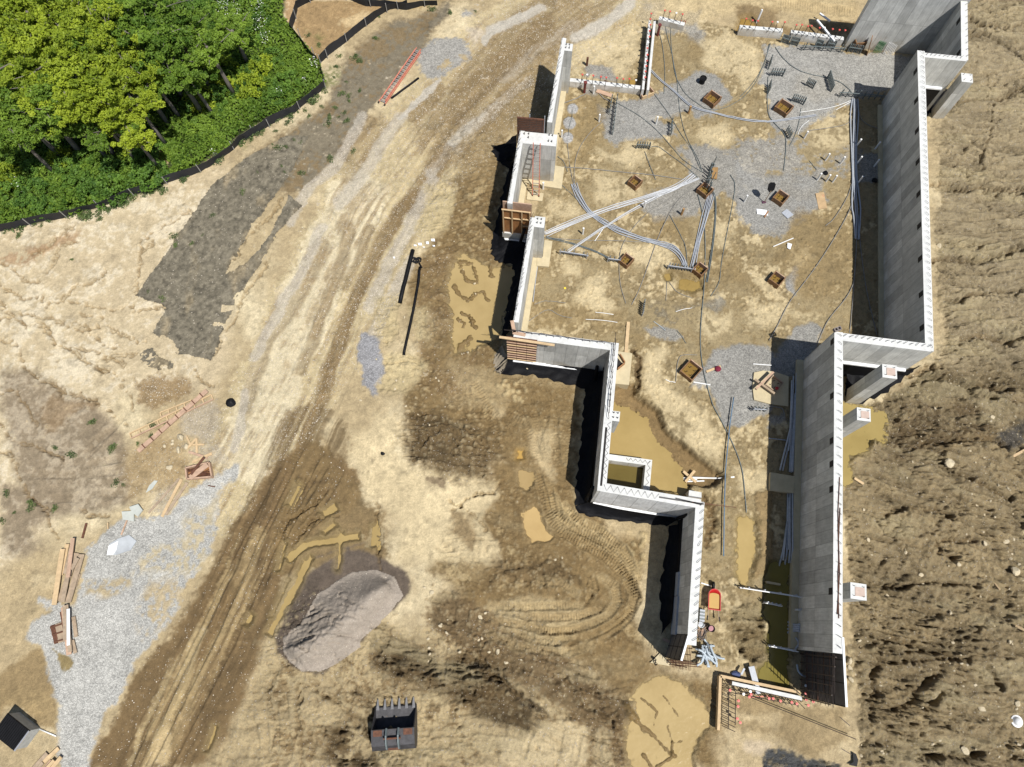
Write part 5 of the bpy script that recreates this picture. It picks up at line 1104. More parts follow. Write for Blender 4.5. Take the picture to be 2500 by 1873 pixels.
def bd(c, r, x0, y0, x1, y1, w, label, mat=None, th=.045, dz=.06, name='board', z0=None, z1=None, cat='board', group=None):
    a, b = gp(*t1(c, r, x0, y0), dz), gp(*t1(c, r, x1, y1), dz)
    if z0 is not None: a = uv(*t1(c, r, x0, y0), z0)
    if z1 is not None: b = uv(*t1(c, r, x1, y1), z1)
    o = MB().beam(a, b, w, th).build(name, mat or M_lum)
    return tag(o, label, cat, group) if label else o
bd(3,2,120,180,255,50,.13,'upper of the crossed timbers on the half shaded footing',M_lumr,.12,.5)
bd(3,2,118,100,270,210,.13,'lower of the crossed timbers on the half shaded footing',M_lum2,.12,.36)
wbox('wooden box frame under the crossed timbers in half shade', t1(3,2,275,128), .8, .85, -.72, .3, M_lum2)
p = gp(*t1(3,2,288,168), .35); tag(MB().lathe([(.001,.1),(.09,.09),(.1,.02),(.04,0)], 10).build('red_cap', M_redp), 'red cap on the half shaded footing', 'cap').location = p
bd(2,1,1055,1065,1035,1318,.2,'long pale board lying upright in the floor above the footing with the diamond opening')
for q in ((985,1330,1022,1392), (1020,1398,968,1440)): bd(2,1,*q,.06,'short board of the diamond opening in the pale footing',M_ply,.3,.3, group='boards of the diamond opening')
tag(MB().prism([tuple(uv(*t1(2,1,x,y),.2).xy) for x, y in ((968,1335),(1018,1395),(968,1435))], .19, .225).build('opening', M_dark), 'dark slab painting the shade of the diamond shaped opening in the pale footing by the cross wall', 'hole')  # dark slab on the footing paints the shade inside the diamond
bd(2,1,1655,1450,1765,1408,.14,'short pale board with a dark red rag beside the lower gravel patch'); p = gp(*t1(2,1,1742,1430), .12)
tag(MB().lathe([(.001,.1),(.14,.06),(.2,0)], 7).build('rag', simple('dark_red_cloth', (.16,.012,.03), .9)), 'dark red rag lying over the short pale board', 'rag').location = p
bd(2,1,1555,1530,1685,1552,.06,'thin white strip below the biggest wooden box',M_pvc,.03,.05)
def sheet(c, r, pts, label, mat, z=.05, th=.03, name='sheet', cat='sheet'):
    q = [gp(*p) for p in t(c, r, *pts)]; zz = max(p.z for p in q)+z
    return tag(MB().prism([tuple(p.xy) for p in q], zz-th, zz).build(name, mat), label, cat)
sheet(3,1,(600,75,665,65,690,190,625,195),'pinkish plywood sheet with a red mark near the shady trench',simple('pink_plywood', S(206,174,130), .8, sc=3),name='plywood_sheet')
p = gp(*t1(3,1,662,92), .058); tag(MB().tube([p+Vector((.07*math.cos(a), .07*math.sin(a), 0)) for a in np.linspace(0, 5.6, 10)], .012, 4).build('paint_mark', M_red), 'red painted mark on the pinkish plywood sheet', 'mark')
sheet(3,1,(145,195,225,205,235,247,150,235),'white sheet lying left of the wooden box by the shovel',M_white)
sheet(3,1,(338,225,378,195,432,240,386,270),'grey sheet lying right of the wooden box by the shovel',M_grey)
sheet(3,1,(385,455,420,465,406,507,384,495),'small white offcut on the muddy floor',M_white)
bd(3,1,235,215,205,262,.08,'short orange brown stick beside the white sheet',M_ply,.06); bd(3,1,275,485,430,420,.05,'thin white rod near the small white offcut',M_pvc,.04)
bd(3,1,120,1390,260,1400,.05,'thin white rod on the lower gravel patch',M_pvc,.04)
sheet(2,0,(1700,1300,1745,1300,1735,1390,1695,1385),'brown plywood offcut right of the cable hub',simple('tan_ply', S(170,132,80), .8, sc=4),.12)
# shovel
b0 = gp(*t1(3,0,205,1565)); sh = thing('shovel', 'black bladed shovel standing upright with its wooden handle in the gravel', 'shovel', tuple(b0))
MB().tube([(0, 0, 0), (.03, .02, .7), (.05, .03, 1.2)], .028, 8).build('handle', M_lum2, sh)
MB().prism([(-.08, 1.08), (.08, 1.08), (.23, 1.25), (.24, 1.6), (.12, 1.72), (-.12, 1.72), (-.24, 1.6), (-.23, 1.25)], -.012, .012).build('blade', M_blk, sh)
for v in sh.children[-1].data.vertices if sh.children[-1].name.startswith('blade') else [c for c in sh.children if c.name.startswith('blade')][0].data.vertices:
    x_, y_, z_ = v.co; v.co = (.05+x_*.95, .03+(y_-1.05)*.55-z_, 1.05+(y_-1.05)*.85+z_+.12*x_*x_)
MB().beam((-.14, -.02, .03), (.1, .02, .03), .16, .07).build('grip', simple('purple_grip', (.09,.03,.06), .6), sh)
# wheelbarrow
w0 = gp(1737.5, 1466); wb = thing('wheelbarrow', 'red wheelbarrow full of muddy water beside the bottom left-hand wall', 'wheelbarrow', tuple(w0), -.12)
def rrect(w, l0, l1, z, fr, n=8):
    pts = [(-w/2, l0, z), (w/2, l0, z)]
    for k in range(n+1): a = math.pi*k/n; pts.append((w/2*math.cos(a), l1-fr+fr*math.sin(a), z))
    return pts
ra, rb, rc = rrect(.40, -.34, .30, .28, .2), rrect(.66, -.52, .58, .60, .33), rrect(.60, -.48, .54, .60, .3); rd = rrect(.38, -.32, .28, .31, .19)
N_ = len(ra); vs = ra+rb+rc+rd; fs = [tuple(range(N_-1, -1, -1))]
for l in range(3): fs += [(l*N_+i, l*N_+(i+1) % N_, (l+1)*N_+(i+1) % N_, (l+1)*N_+i) for i in range(N_)]
fs.append(tuple(3*N_+i for i in range(N_)))
MB().add(vs, fs).build('tray', M_redp, wb)
wr = rrect(.53, -.44, .36, .50, .1); MB().add(wr, [tuple(range(len(wr)))]).build('water', water_mat('tray_water', (216,180,116), .08, .02), wb)
for s in (-1, 1):
    MB().beam((s*.10, .75, .22), (s*.30, -1.0, .45), .045, .045).build('handle', M_lum2, wb); MB().beam((s*.305, -.82, .43), (s*.33, -1.05, .455), .055, .055).build('grip', M_blk, wb)
    MB().tube([(s*.2, -.2, .3), (s*.24, -.35, 0), (s*.22, -.5, .32)], .02, 5).build('leg', M_steel, wb)
whl = MB()
whl.add([(x, .78+.2*math.cos(2*math.pi*k/14), .2+.2*math.sin(2*math.pi*k/14)) for x in (-.05, .05) for k in range(14)], [(k, (k+1) % 14, (k+1) % 14+14, k+14) for k in range(14)]+[tuple(range(13, -1, -1)), tuple(range(14, 28))])
whl.build('wheel', M_blk, wb)
# small tools by the wall
def bucket(px, py, r, h, mat, label, inside):
    p = gp(px, py); o = thing('bucket', label, 'bucket', tuple(p)); MB().lathe([(r*.8, 0), (r, h), (r*1.06, h), (r*.93, h-.01), (r*.75, .04), (.001, .04)], 18).build('pail', mat, o)
    MB().lathe([(r*.9, h*.72), (.001, h*.75)], 14).build('contents', inside, o); MB().tube([(r*math.cos(a), r*.9*math.sin(a), h+.01+.05*math.sin(a)) for a in np.linspace(0, 3.14, 9)], .008, 4).build('handle', M_steel, o)
bucket(1733,1535,.17,.38,M_blk,'black bucket with pinkish contents below the wheelbarrow',simple('pink_bits', (.4,.2,.22), .8, sc=25)); bucket(1708,1525,.16,.36,M_pvc,'white bucket against the foot of the bottom left-hand wall',M_grey)
p = gp(1711, 1503); o = thing('tool_box', 'grey crate against the wall beside the wheelbarrow handles', 'crate', tuple(p), -.15)
MB().box(-.13, -.32, 0, .13, .32, .3).build('body', M_gal, o)
for k in range(4): MB().box(-.135, -.3+k*.17, .3, .135, -.22+k*.17, .32).build('slat', M_grey, o)
for k in range(26):
    q = gp(1711+random.uniform(-9, 14), 1549+random.uniform(-16, 14), .05+.02*(k % 6)); a = random.uniform(0, 3.14)
    if k == 0: sp = MB(); sp2 = MB()
    (sp if k % 3 else sp2).beam(q-Vector((.22*math.cos(a), .22*math.sin(a), 0)), q+Vector((.22*math.cos(a), .22*math.sin(a), random.uniform(0, .1))), .03, .03)
o = thing('scrap_heap', 'heap of dark bars and pink scraps at the foot of the wall below the buckets', 'scrap'); sp.build('bars', M_steel, o); sp2.build('scraps', M_lumr, o)
M_hose = simple('pale_hose', S(196,208,216), .45, sc=12, var=.12, bump=.1)
hp = thing('hose_pile', 'pile of short pale grey flexible conduits below the bottom left-hand wall', 'conduit pile'); rh = random.Random(11)
for k in range(22):
    cx_, cy_ = 1729+rh.uniform(-15, 15), 1601+rh.uniform(-9, 11); a = rh.choice([2.3, 2.1, 1.9, 2.2, 2.5, 2.0, 1.2]); L = rh.uniform(.6, 1.0); cv = rh.uniform(-1.1, 1.1); z = .08+.045*(k//2); c0 = gp(cx_, cy_)
    MB().tube(dens(smooth([c0+Vector((L*s*math.cos(a)-cv*(s*s)*math.sin(a), L*s*math.sin(a)+cv*s*s*math.cos(a), z+.05*math.sin(s*4+k))) for s in (-.5, -.2, .2, .5)], 1), .15), .055, 7).build('conduit', M_hose, hp, True)
pipe('single bent pale conduit above the pile of flexible conduits', [gp(*q, .08) for q in ((1718,1560),(1724,1570),(1731,1576),(1743,1577))], .055, M_hose)
bd(2,3,1615,160,1700,187,.06,'thin white stick lying beside the wall above the wheelbarrow',M_pvc,.04); bd(2,3,1320,590,1402,628,.12,'pinkish plank lying in the shade at the end of the bottom wall',M_lumr,.05)
rock(1707,1617,.22,'round grey lump beside the pile of flexible conduits')
for k in range(4):
    p = gp(1594+k % 2*4+k//2*3, 1606+k*5, .02); tag(MB().lathe([(.07, 0), (.07, .12), (.05, .12), (.05, .02)], 10).build('pipe_end', M_blk), 'small dark pipe end by the triangular footing', 'pipe end', 'dark pipe ends by the triangular footing').location = p
# excavator bucket
e0 = gp(968, 1772); eb = thing('excavator_bucket', 'dark steel excavator bucket with six teeth lying on the clods', 'digger bucket', (e0.x, e0.y, e0.z-.05), .07)
M_bkt = simple('worn_steel', (.045, .043, .046), .55, .3, sc=4, var=.5); M_tooth = simple('bare_steel', (.30, .29, .28), .4, .6, sc=8)
prof = [(.95,.06),(.3,.0),(-.45,.02),(-.85,.2),(-1.02,.55),(-.98,.9),(-.75,1.12),(-.35,1.2),(.0,1.2)]; W = 1.02
nP = len(prof); inn = [(y*.93+.02, .06+z*.9) for y, z in prof]
vs = [(-W, y, z) for y, z in prof]+[(W, y, z) for y, z in prof]+[(-W, y, z) for y, z in inn]+[(W, y, z) for y, z in inn]
fs = [(i, i+1, nP+i+1, nP+i) for i in range(nP-1)]+[(2*nP+i, 3*nP+i, 3*nP+i+1, 2*nP+i+1) for i in range(nP-1)]+[(0, nP, 3*nP, 2*nP), (nP-1, 3*nP-1, 4*nP-1, 2*nP-1)]
MB().add(vs, fs).build('shell', M_bkt, eb)
for s in (-1, 1):
    pl = prof+[(.35, .75), (.7, .35)]; x = s*W
    MB().add([(x, y, z) for y, z in pl]+[(x+s*.05, y, z) for y, z in pl], [tuple(range(len(pl))), tuple(range(2*len(pl)-1, len(pl)-1, -1))]+[(i, (i+1) % len(pl), (i+1) % len(pl)+len(pl), i+len(pl)) for i in range(len(pl))]).build('side_plate', M_bkt, eb)
    q = [(-.95,.75),(-.9,1.25),(-.6,1.5),(-.25,1.52),(.06,1.28),(.02,1.15)]; x = s*.3
    MB().add([(x-.035, y, z) for y, z in q]+[(x+.035, y, z) for y, z in q], [tuple(range(5, -1, -1)), tuple(range(6, 12))]+[(i, (i+1) % 6, (i+1) % 6+6, i+6) for i in range(6)]).build('hanger_ear', M_gal, eb)
    MB().box(s*.75-.22, -.3, 1.195, s*.75+.22, -.02, 1.215).build('wear_plate', M_rust, eb)
MB().tube([(-.42, -.4, 1.38), (.42, -.4, 1.38)], .05, 8).build('pin', M_rust, eb); MB().box(-.27, -.98, .7, .27, -.8, 1.0).build('rib_plate', M_rust, eb)
for k in range(6):
    x = -.92+k*.368; MB().hexa([(x-.08, .8, .03), (x+.08, .8, .03), (x+.03, 1.3, .07), (x-.03, 1.3, .07)], [(x-.08, .8, .2), (x+.08, .8, .2), (x+.03, 1.3, .12), (x-.03, 1.3, .12)]).build('tooth', M_tooth, eb)
# dumpster bottom left
zt = .95; cr = [uv(*q, zt) for q in ((19,1742),(72,1784),(36,1833),(-17,1791))]
du = thing('dumpster', 'low grey bin with a ribbed black lid in the bottom left corner', 'bin')
M_dump = simple('grey_paint', (.34, .35, .34), .6, sc=4, var=.25); cen = sum(cr, Vector())/4
g0 = gz(cen.x, cen.y)-.1
MB().prism([tuple((cen+(q-cen)*.97).xy) for q in cr], g0, zt-.04).build('body', M_dump, du)
MB().prism([tuple((cen+(q-cen)*1.03).xy) for q in cr], zt-.035, zt+.02).build('lid', M_blk, du)
for k in range(13): a = cr[0].lerp(cr[1], (k+.5)/13); b = cr[3].lerp(cr[2], (k+.5)/13); MB().beam((a.x, a.y, zt+.04), (b.x, b.y, zt+.04), .07, .05).build('lid_rib', M_blk, du)
MB().beam((*cr[1].xy, zt+.03), (*cr[2].xy, zt+.03), .1, .06).build('lid_edge', M_alu, du)
pipe('thin white pole lying between the bin and the gravel', [gp(*q, .06) for q in t(0,3,310,1285,440,1340)], .035, M_pvc, 'pole', 'pole')
# timber on the left
def timber(items, label, group, c, r, name='board', cat='board'):
    for it in items: bd(c, r, *it[:4], it[4], label, it[5] if len(it) > 5 else None, it[6] if len(it) > 6 else .05, it[7] if len(it) > 7 else .06, name, cat=cat, group=group)
fr = thing('timber_frame', 'long reddish plank with cross cleats lying over the ladder-like frame', 'plank')
a, b = gp(*t1(0,2,1608,178), .22), gp(*t1(0,2,1082,645), .22); MB().beam(a, b, .26, .09).build('plank', M_lumr, fr)
for k in range(8): q = a.lerp(b, .08+k*.12); d = (b-a).xy.normalized(); MB().beam((q.x-d.y*.16, q.y+d.x*.16, q.z+.06), (q.x+d.y*.16, q.y-d.x*.16, q.z+.06), .06, .03).build('cleat', M_rust, fr)
for (x0, y0, x1, y1, w, n, lb) in ((1640,222,1015,522,.32,9,'long ladder-like timber frame lying under the reddish plank'), (1490,262,1245,360,.3,4,'shorter ladder-like timber frame poking out from the reddish plank')):
    fr = thing('timber_frame', lb, 'timber frame'); a, b = gp(*t1(0,2,x0,y0), .08), gp(*t1(0,2,x1,y1), .08); d = (b-a).xy.normalized(); s = Vector((-d.y, d.x, 0))*w/2
    for k in (-1, 1): MB().beam(a+s*k, b+s*k, .06, .09).build('rail', M_lum if k < 0 else M_lumr, fr)
    for k in range(n+1): q = a.lerp(b, k/n); MB().beam(q-s, q+s, .06, .07).build('cross_piece', M_lum, fr)
timber([(1440,520,1480,600,.1),(1520,540,1445,625,.12),(1490,590,1580,588,.1),(1520,540,1523,655,.12)], 'short offcut in the cluster of pale sticks above the crate', 'pale sticks above the crate', 0, 2)
ct = thing('crate', 'square wooden crate full of rusty bars', 'crate'); q = [gp(*p, .15) for p in t(0,2,1450,775,1628,732,1650,842,1458,858)]; zz = max(p.z for p in q)
for k in range(4): a, b = q[k].copy(), q[(k+1) % 4].copy(); a.z = b.z = zz; MB().beam(a, b, .08, .3).build('side_board', M_lumr, ct)
MB().prism([tuple(p.xy) for p in q], zz-.13, zz-.1).build('floor_board', M_ply, ct)
for k in range(12): a = q[0].lerp(q[3], rh.random()); b = q[1].lerp(q[2], rh.random()); MB().tube([(a.x, a.y, zz), (b.x, b.y, zz+.1)], .018, 4).build('rusty_bar', M_rust, ct)
for it, lb in (((1640,658,1490,725,.16), 'pale plank at the top edge of the crate'), ((1460,645,1605,692,.14,M_lumr), 'reddish plank crossing above the crate'), ((1625,752,1490,855,.3,M_lumr,.05,.4), 'wide reddish plank lying across the crate'), ((1600,700,1500,830,.14,M_rust,.05,.45), 'dark red plank crossing the crate'), ((1405,855,1255,1145,.17), 'paler of the two long planks pointing down from the crate'), ((1450,880,1285,1130,.16,M_lum2), 'browner of the two long planks pointing down from the crate'), ((1388,848,1150,1115,.12,M_lum2,.04,.03), 'weathered grey plank left of the two long planks'), ((838,1190,840,1240,.06,M_lum,.05,.1), 'small yellow stake at the edge of the pale gravel'), ((985,1172,940,1285,.08,M_lumr), 'thin stick beside the pale stone slabs'), ((1610,905,1665,915,.05,M_rust,.03,.05), 'short rusty strip on the gravel by the crate')):
    bd(0,2,*it[:4],it[4],lb,*(it[5:6] or [None]),*(it[6:]))
M_slab = simple('pale_slab', S(205,208,198), .9, sc=2, var=.15)
sheet(0,2,(1012,1072,1080,1050,1115,1095,1078,1147,1030,1112),'pale stone slab overlapping another, right one of the pair',M_slab,.22,.1,'stone_slab','slab')
sheet(0,2,(948,1106,1042,1100,1042,1182,956,1166),'pale stone slab of the pair, left and lower one',M_slab,.12,.1,'stone_slab','slab')
sheet(0,2,(828,1440,850,1352,918,1312,1000,1284,1056,1330,1012,1402,900,1438),'large flat pale slab half sunk in the gravel',simple('wet_slab', S(196,200,202), .8, sc=1.5, var=.2),.06,.1,'stone_slab','slab')
sheet(0,2,(832,1440,845,1370,920,1330,905,1400,880,1438),'bright white sheet on the large flat slab',M_white,.09,.02,'foam_sheet')
sheet(0,2,(1130,960,1155,905,1195,865,1222,868,1180,930),'pale shard of sheet on the brown soil above the slabs',M_slab,.05,.02)
for x, y, s in ((1395,530,.28),(1440,600,.22),(1380,630,.22),(1330,580,.12),(1270,600,.12),(1310,765,.2),(1335,555,.1)): rock(*t1(0,2,x,y), s, 'pale flat stone among the timber on the left', 'pale stones among the timber')
L1 = t(0,2,660,1195,640,1310)
bd(0,2,672,1195,640,1310,.1,'dark narrow board leading up from the upper timber pile',M_rust,.08)
for k, it in enumerate([(600,-70,470,300,.3,M_lum2,.06,.1),(645,-60,540,310,.3,M_lum2,.06,.16),(530,-140,480,100,.22,M_lum,.06,.1),(575,-140,520,90,.2,M_lum2,.06,.2),(620,90,585,190,.14,M_lum2,.05,.06),(505,-100,440,330,.26,M_lum,.05,.24),(555,60,510,310,.22,M_lum2,.05,.3),(625,-30,575,60,.2,M_lum2,.06,.3),(480,-80,425,280,.2,M_lum,.05,.05),(590,-180,555,120,.2,M_lumr,.05,.34)]):
    bd(0,3,*it[:4],it[4],'weathered board in the upper timber pile on the left','' or it[5],it[6],it[7],group='boards of the upper left timber pile')
p = gp(*t1(0,3,437,237), .1); tag(MB().tube([p+Vector((.11*math.cos(a), .11*math.sin(a), 0)) for a in np.linspace(0, 6.28, 14)], .04, 6).build('ring', M_blk), 'small dark ring beside the upper timber pile', 'ring')
pn = thing('slatted_panel', 'slatted dark panel under the lower timber pile', 'panel'); q = [gp(*x, .06) for x in t(0,3,395,492,500,455,522,605,430,630)]
for k in range(6): a = q[0].lerp(q[1], (k+.5)/6); b = q[3].lerp(q[2], (k+.5)/6); MB().beam(a, b, .13, .05).build('slat', M_rust if k < 2 else M_lum2, pn)
for f in (.1, .5, .9): MB().beam(q[0].lerp(q[3], f)+Vector((0, 0, .05)), q[1].lerp(q[2], f)+Vector((0, 0, .05)), .07, .05).build('cross_batten', M_rust, pn)
for it in [(510,345,552,712,.26,M_lumr,.06,.2),(535,330,565,690,.2,M_lum2,.06,.26),(555,360,558,640,.16,M_pvc,.04,.32),(575,420,598,575,.2,M_lum2,.05,.08),(490,380,540,640,.2,M_rust,.06,.14),(570,600,592,700,.18,M_lum2,.05,.1),(525,335,530,600,.18,M_lum2,.05,.3)]: bd(0,3,*it[:4],it[4],'weathered board in the lower timber pile over the slatted panel',it[5],it[6],it[7],group='boards of the lower left timber pile')
for it in [(465,1430,270,1610,.2,M_lum,.06,.1),(375,1470,260,1600,.2,M_lum2,.06,.12),(492,1495,390,1620,.18,M_lum,.06,.2),(405,1530,330,1620,.2,M_lumr,.06,.06),(440,1520,370,1600,.16,M_lum,.05,.26),(350,1540,300,1600,.16,M_lum2,.05,.2)]: bd(0,3,*it[:4],it[4],'pale board in the timber pile at the bottom left edge',it[5],it[6],it[7],group='boards of the bottom left timber pile')
# odds and ends
for x, y, w, h in ((1445,435,16,9),(1402,457,12,9),(1345,468,16,9),(1452,482,10,5),(1308,477,12,5),(1145,570,8,6),(1375,490,9,3)):
    sheet(1,1,(x-w,y-h,x+w*.8,y-h*1.2,x+w,y+h,x-w*.7,y+h*.8),'scrap of white foam near the top of the black pipes',M_white,.07,.05,'foam_scrap','scrap')['group'] = 'white foam scraps'
def blob(px, py, r, mat, label, name, cat, h=.7):
    p = gp(px, py); me = rockmesh(r, int(px), h); me.materials.append(mat); o = bpy.data.objects.new(name, me); COL.objects.link(o); o.location = (p.x, p.y, p.z+r*.4); return tag(o, label, cat)
blob(565,984,.27,M_blk,'round black bag alone on the pale road','bag','bag'); blob(935,1108,.13,M_blk,'tiny black lump on the pale soil right of the road','bag','bag')
blob(*t1(3,0,680,1340),.2,M_blk,'small black bag among the white pipe stubs','bag','bag'); blob(*t1(3,0,1055,1400),.2,M_blk,'black bag in the shade near the long right wall','bag','bag'); blob(*t1(2,3,1880,862),.22,simple('blue_cloth', (.05,.07,.16), .8),'dark blue bag on the corner footing form','bag','bag')
p = gp(*t1(3,3,2150,1225)); hm = thing('hard_hat', 'white dome like a hard hat on the slope near the right edge', 'hat', tuple(p)); MB().lathe([(.26,.02),(.22,.05),(.2,.14),(.12,.24),(.001,.27)], 18).build('shell', M_pvc, hm, True); MB().lathe([(.3,.03),(.26,.05),(.2,.03)], 18).build('brim', M_pvc, hm)
cb = thing('concrete_block', 'hollow concrete block standing on the corner of the right cross wall', 'block', tuple(uv(2042,806,ZR+.005)), BRZ+.5)
M_cmu = simple('block_grey', (.2,.17,.16), .9)
for x0, x1, y0, y1 in ((-.2,.2,-.1,-.06),(-.2,.2,.06,.1),(-.2,-.16,-.058,.058),(.16,.2,-.058,.058),(-.03,.03,-.058,.058)): MB().box(x0,y0,0,x1,y1,.2).build('web', M_cmu, cb)
bd(3,0,615,155,750,318,.12,'long white timber slanting over the low beam near the big wall',M_white,.1,.1,z1=.7,z0=.75); bd(3,0,615,148,695,205,.1,'short white timber beside the slanting one near the big wall',M_white,.1,.5)
q = gp(*t1(3,0,150,172)); tag(MB().tube([q, q+Vector((.1, .15, 1.0))], .07, 8).build('pipe_stub', M_pvc), 'white slanting pipe at the left end of the long low beam', 'pipe stub')
bd(3,0,1040,292,1004,412,.45,'orange brown board leaning on the big wall',M_ply,.04,z0=1.35,z1=.05)
wbox('open topped wooden funnel box at the foot of the big wall', t1(3,0,912,372), .8, .7, .1, .8)
bd(3,0,1750,0,1752,1,.1,None,M_lum) if 0 else None
M_green = simple('green_hose', (.03,.16,.05), .5)
def hoses(label, mat, n, c, r, x0, dx, y0, y1, bulge, group=None):
    o = thing('conduit_bundle', label, 'conduits')
    for k in range(n):
        x = x0+dx*k; a = gp(*t1(c, r, x+bulge, y0), .9); b = gp(*t1(c, r, x, y1), .05); m_ = a.lerp(b, .5)+Vector((.0, -.1, .5)); MB().tube(smooth([a, a+Vector((0, -.1, .15)), m_, b+Vector((0, .1, .3)), b], 2), .022, 6).build('conduit', mat, o, True)
hoses('cluster of thin green conduits bending out of the big wall foot', M_green, 6, 3, 0, 1046, 11, 352, 412, 22)
hoses('cluster of white conduits bending out of the big wall foot', M_pvc, 7, 3, 0, 1125, 12, 352, 420, 10)
o = thing('conduit_bundle', 'four short grey conduits bending out of the lower right wall foot', 'conduits')
for k in range(4): MB().tube(smooth([gp(*t1(3,3,458,478+k*18), .5), gp(*t1(3,3,430,486+k*13), .35), gp(*t1(3,3,398,458+k*28), .05)], 2), .06, 7).build('conduit', M_grey, o, True)
pipe('curved grey conduit lying on the wall footing above the rebar cage', [gp(*q, .3) for q in t(3,3,435,580,458,615,455,640,430,668)], .05, M_grey); pipe('curved pale conduit lying in front of the dark rebar cage', [gp(*q, .3) for q in t(3,3,445,785,450,830,470,860,512,880)], .05, M_hose)
sheet(3,3,(880,1460,905,1475,922,1520,912,1572,880,1565,850,1558,885,1535),'pointed black scrap at the bottom edge of the slope',M_blk,.15,.04,'scrap','scrap')
bd(3,3,790,1195,862,1258,.03,'thin dark bar on the mud below the dark form panel',M_steel,.03); bd(3,3,805,1440,890,1490,.03,'thin dark bar beside the pointed black scrap',M_steel,.03)
for it, lb in (((3,2,2230,615,2115,682,.14), 'pale board on the slope at the right edge'), ((3,2,905,845,975,890,.14), 'short pale board on the slope beside the lower right wall'), ((3,3,2125,490,2192,537,.14), 'short pale board on the slope low at the right edge'), ((3,3,1960,165,1975,215,.08), 'small pale stick on the slope right of the stub column'), ((2,3,1985,800,2042,1010,.3), 'grey plank laid across the corner footing form'), ((2,3,1932,815,1908,862,.1), 'short grey stick beside the dark blue bag')):
    bd(*it, lb, M_grey if 'grey' in lb else M_lum, .05, .4 if it[0] == 2 else .08)
bd(2,3,1970,1035,2122,1025,.06,'thin orange stick among the red caps of the corner form',M_orange,.04,.45)
for q, lb in (((1490,783,1590,868), 'one board of the wooden cross over the pit pond'), ((1577,780,1505,868), 'other board of the wooden cross over the pit pond')): bd(2,2,*q,.15,lb,M_lum,.06,.25 if 'one' in lb else .32)
sheet(2,1,(556,800,572,796,576,808,562,812),'tiny yellow scrap on the wet floor',simple('yellow_plastic', (.7,.55,.05), .5),.04)
cf = thing('corner_form', 'broken wooden form at the foot of the double low form', 'form')
for a, b, w in (((1130,690),(1160,770),.3),((1160,770),(1250,735),.3),((1185,650),(1250,730),.25),((1150,720),(1220,690),.1)): MB().beam(gp(*t1(2,0,*a), .15), gp(*t1(2,0,*b), .15), .06, w).build('board', M_lumr if a[0] % 20 else M_lum, cf)
bd(2,0,810,705,925,745,.3,'reddish plank lying below the low concrete beam',M_lumr,.05); blob(*t1(2,0,880,668),.35,M_rust,'heap of rusty fittings sitting on the low concrete beam','fittings','fittings',.9)
# sand pile
s_, d_ = sdf(t(1,3,285,575,420,470,500,330,545,240,620,200,700,140,820,75,1000,50,1150,105,1222,260,1110,400,1010,505,890,600,892,660,800,725,680,802,560,852,430,842,330,770,285,690), .7)
s2_, crest, off_, tt_ = pline(t(1,3,330,690,500,670,680,570,900,410,1010,300,1080,200), 40, 4) if 0 else (s_, None, None, None)
dd = np.clip(-d_, 0, None); ux = U[s_]; vx = V[s_]
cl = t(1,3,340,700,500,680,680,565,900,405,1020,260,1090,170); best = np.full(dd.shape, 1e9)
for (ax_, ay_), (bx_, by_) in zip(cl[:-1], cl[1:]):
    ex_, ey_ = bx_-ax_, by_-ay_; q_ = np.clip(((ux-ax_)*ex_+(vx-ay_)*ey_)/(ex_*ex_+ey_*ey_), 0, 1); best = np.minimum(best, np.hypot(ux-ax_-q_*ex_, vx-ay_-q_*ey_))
hs = .62*sst(-2, 70, dd)+.5*np.exp(-(best/26)**2)*sst(0, 36, dd); hs = np.where(d_ < 0, hs+.12*N_MD[s_]*sst(0, 30, dd)+.03*N_HI[s_]+.035*fbm(GX[s_], GY[s_], 1.2, 3, 60, .6)*sst(5, 30, dd), -.3)
hs += -.10*(dd > 12)*np.clip(1-np.abs(fbm(GX[s_]*.8-GY[s_]*.5, GY[s_]*.8+GX[s_]*.5, .7, 4, 62))*12, 0, 1)*sst(40, 10, best)
ZP = np.full((NY, NX), -1.); ZP[s_] = Hh[s_]+hs
cp = np.zeros((NY, NX), bool); cp[s_] = d_ < 3
PC = np.zeros((NY, NX, 3)); PC[:] = S(186,173,157); f_ = np.clip(.5+.5*N_MD+.4*N_HI, 0, 1)[..., None]; PC = PC*(1-.14*f_); sd_ = (ux-cl[0][0])*(cl[-1][1]-cl[0][1])-(vx-cl[0][1])*(cl[-1][0]-cl[0][0]); sd_ = -sd_/math.hypot(cl[-1][1]-cl[0][1], cl[-1][0]-cl[0][0])+best*0+9*N_HI[s_]; lighter = np.maximum(sst(-4, 8, sd_), sst(26, 8, dd+8*N_HI[s_])*.6); PC[s_] = PC[s_]*(.74+.24*lighter)[..., None]  # sunlit look put into the colour: flank toward the sun and rim paler
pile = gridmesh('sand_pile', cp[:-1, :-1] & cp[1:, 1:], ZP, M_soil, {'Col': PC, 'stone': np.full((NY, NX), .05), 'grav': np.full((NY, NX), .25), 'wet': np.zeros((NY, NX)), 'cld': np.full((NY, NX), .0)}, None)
tag(pile, 'oval heap of pinkish grey sand in the middle of the muddy tracks', 'sand pile')
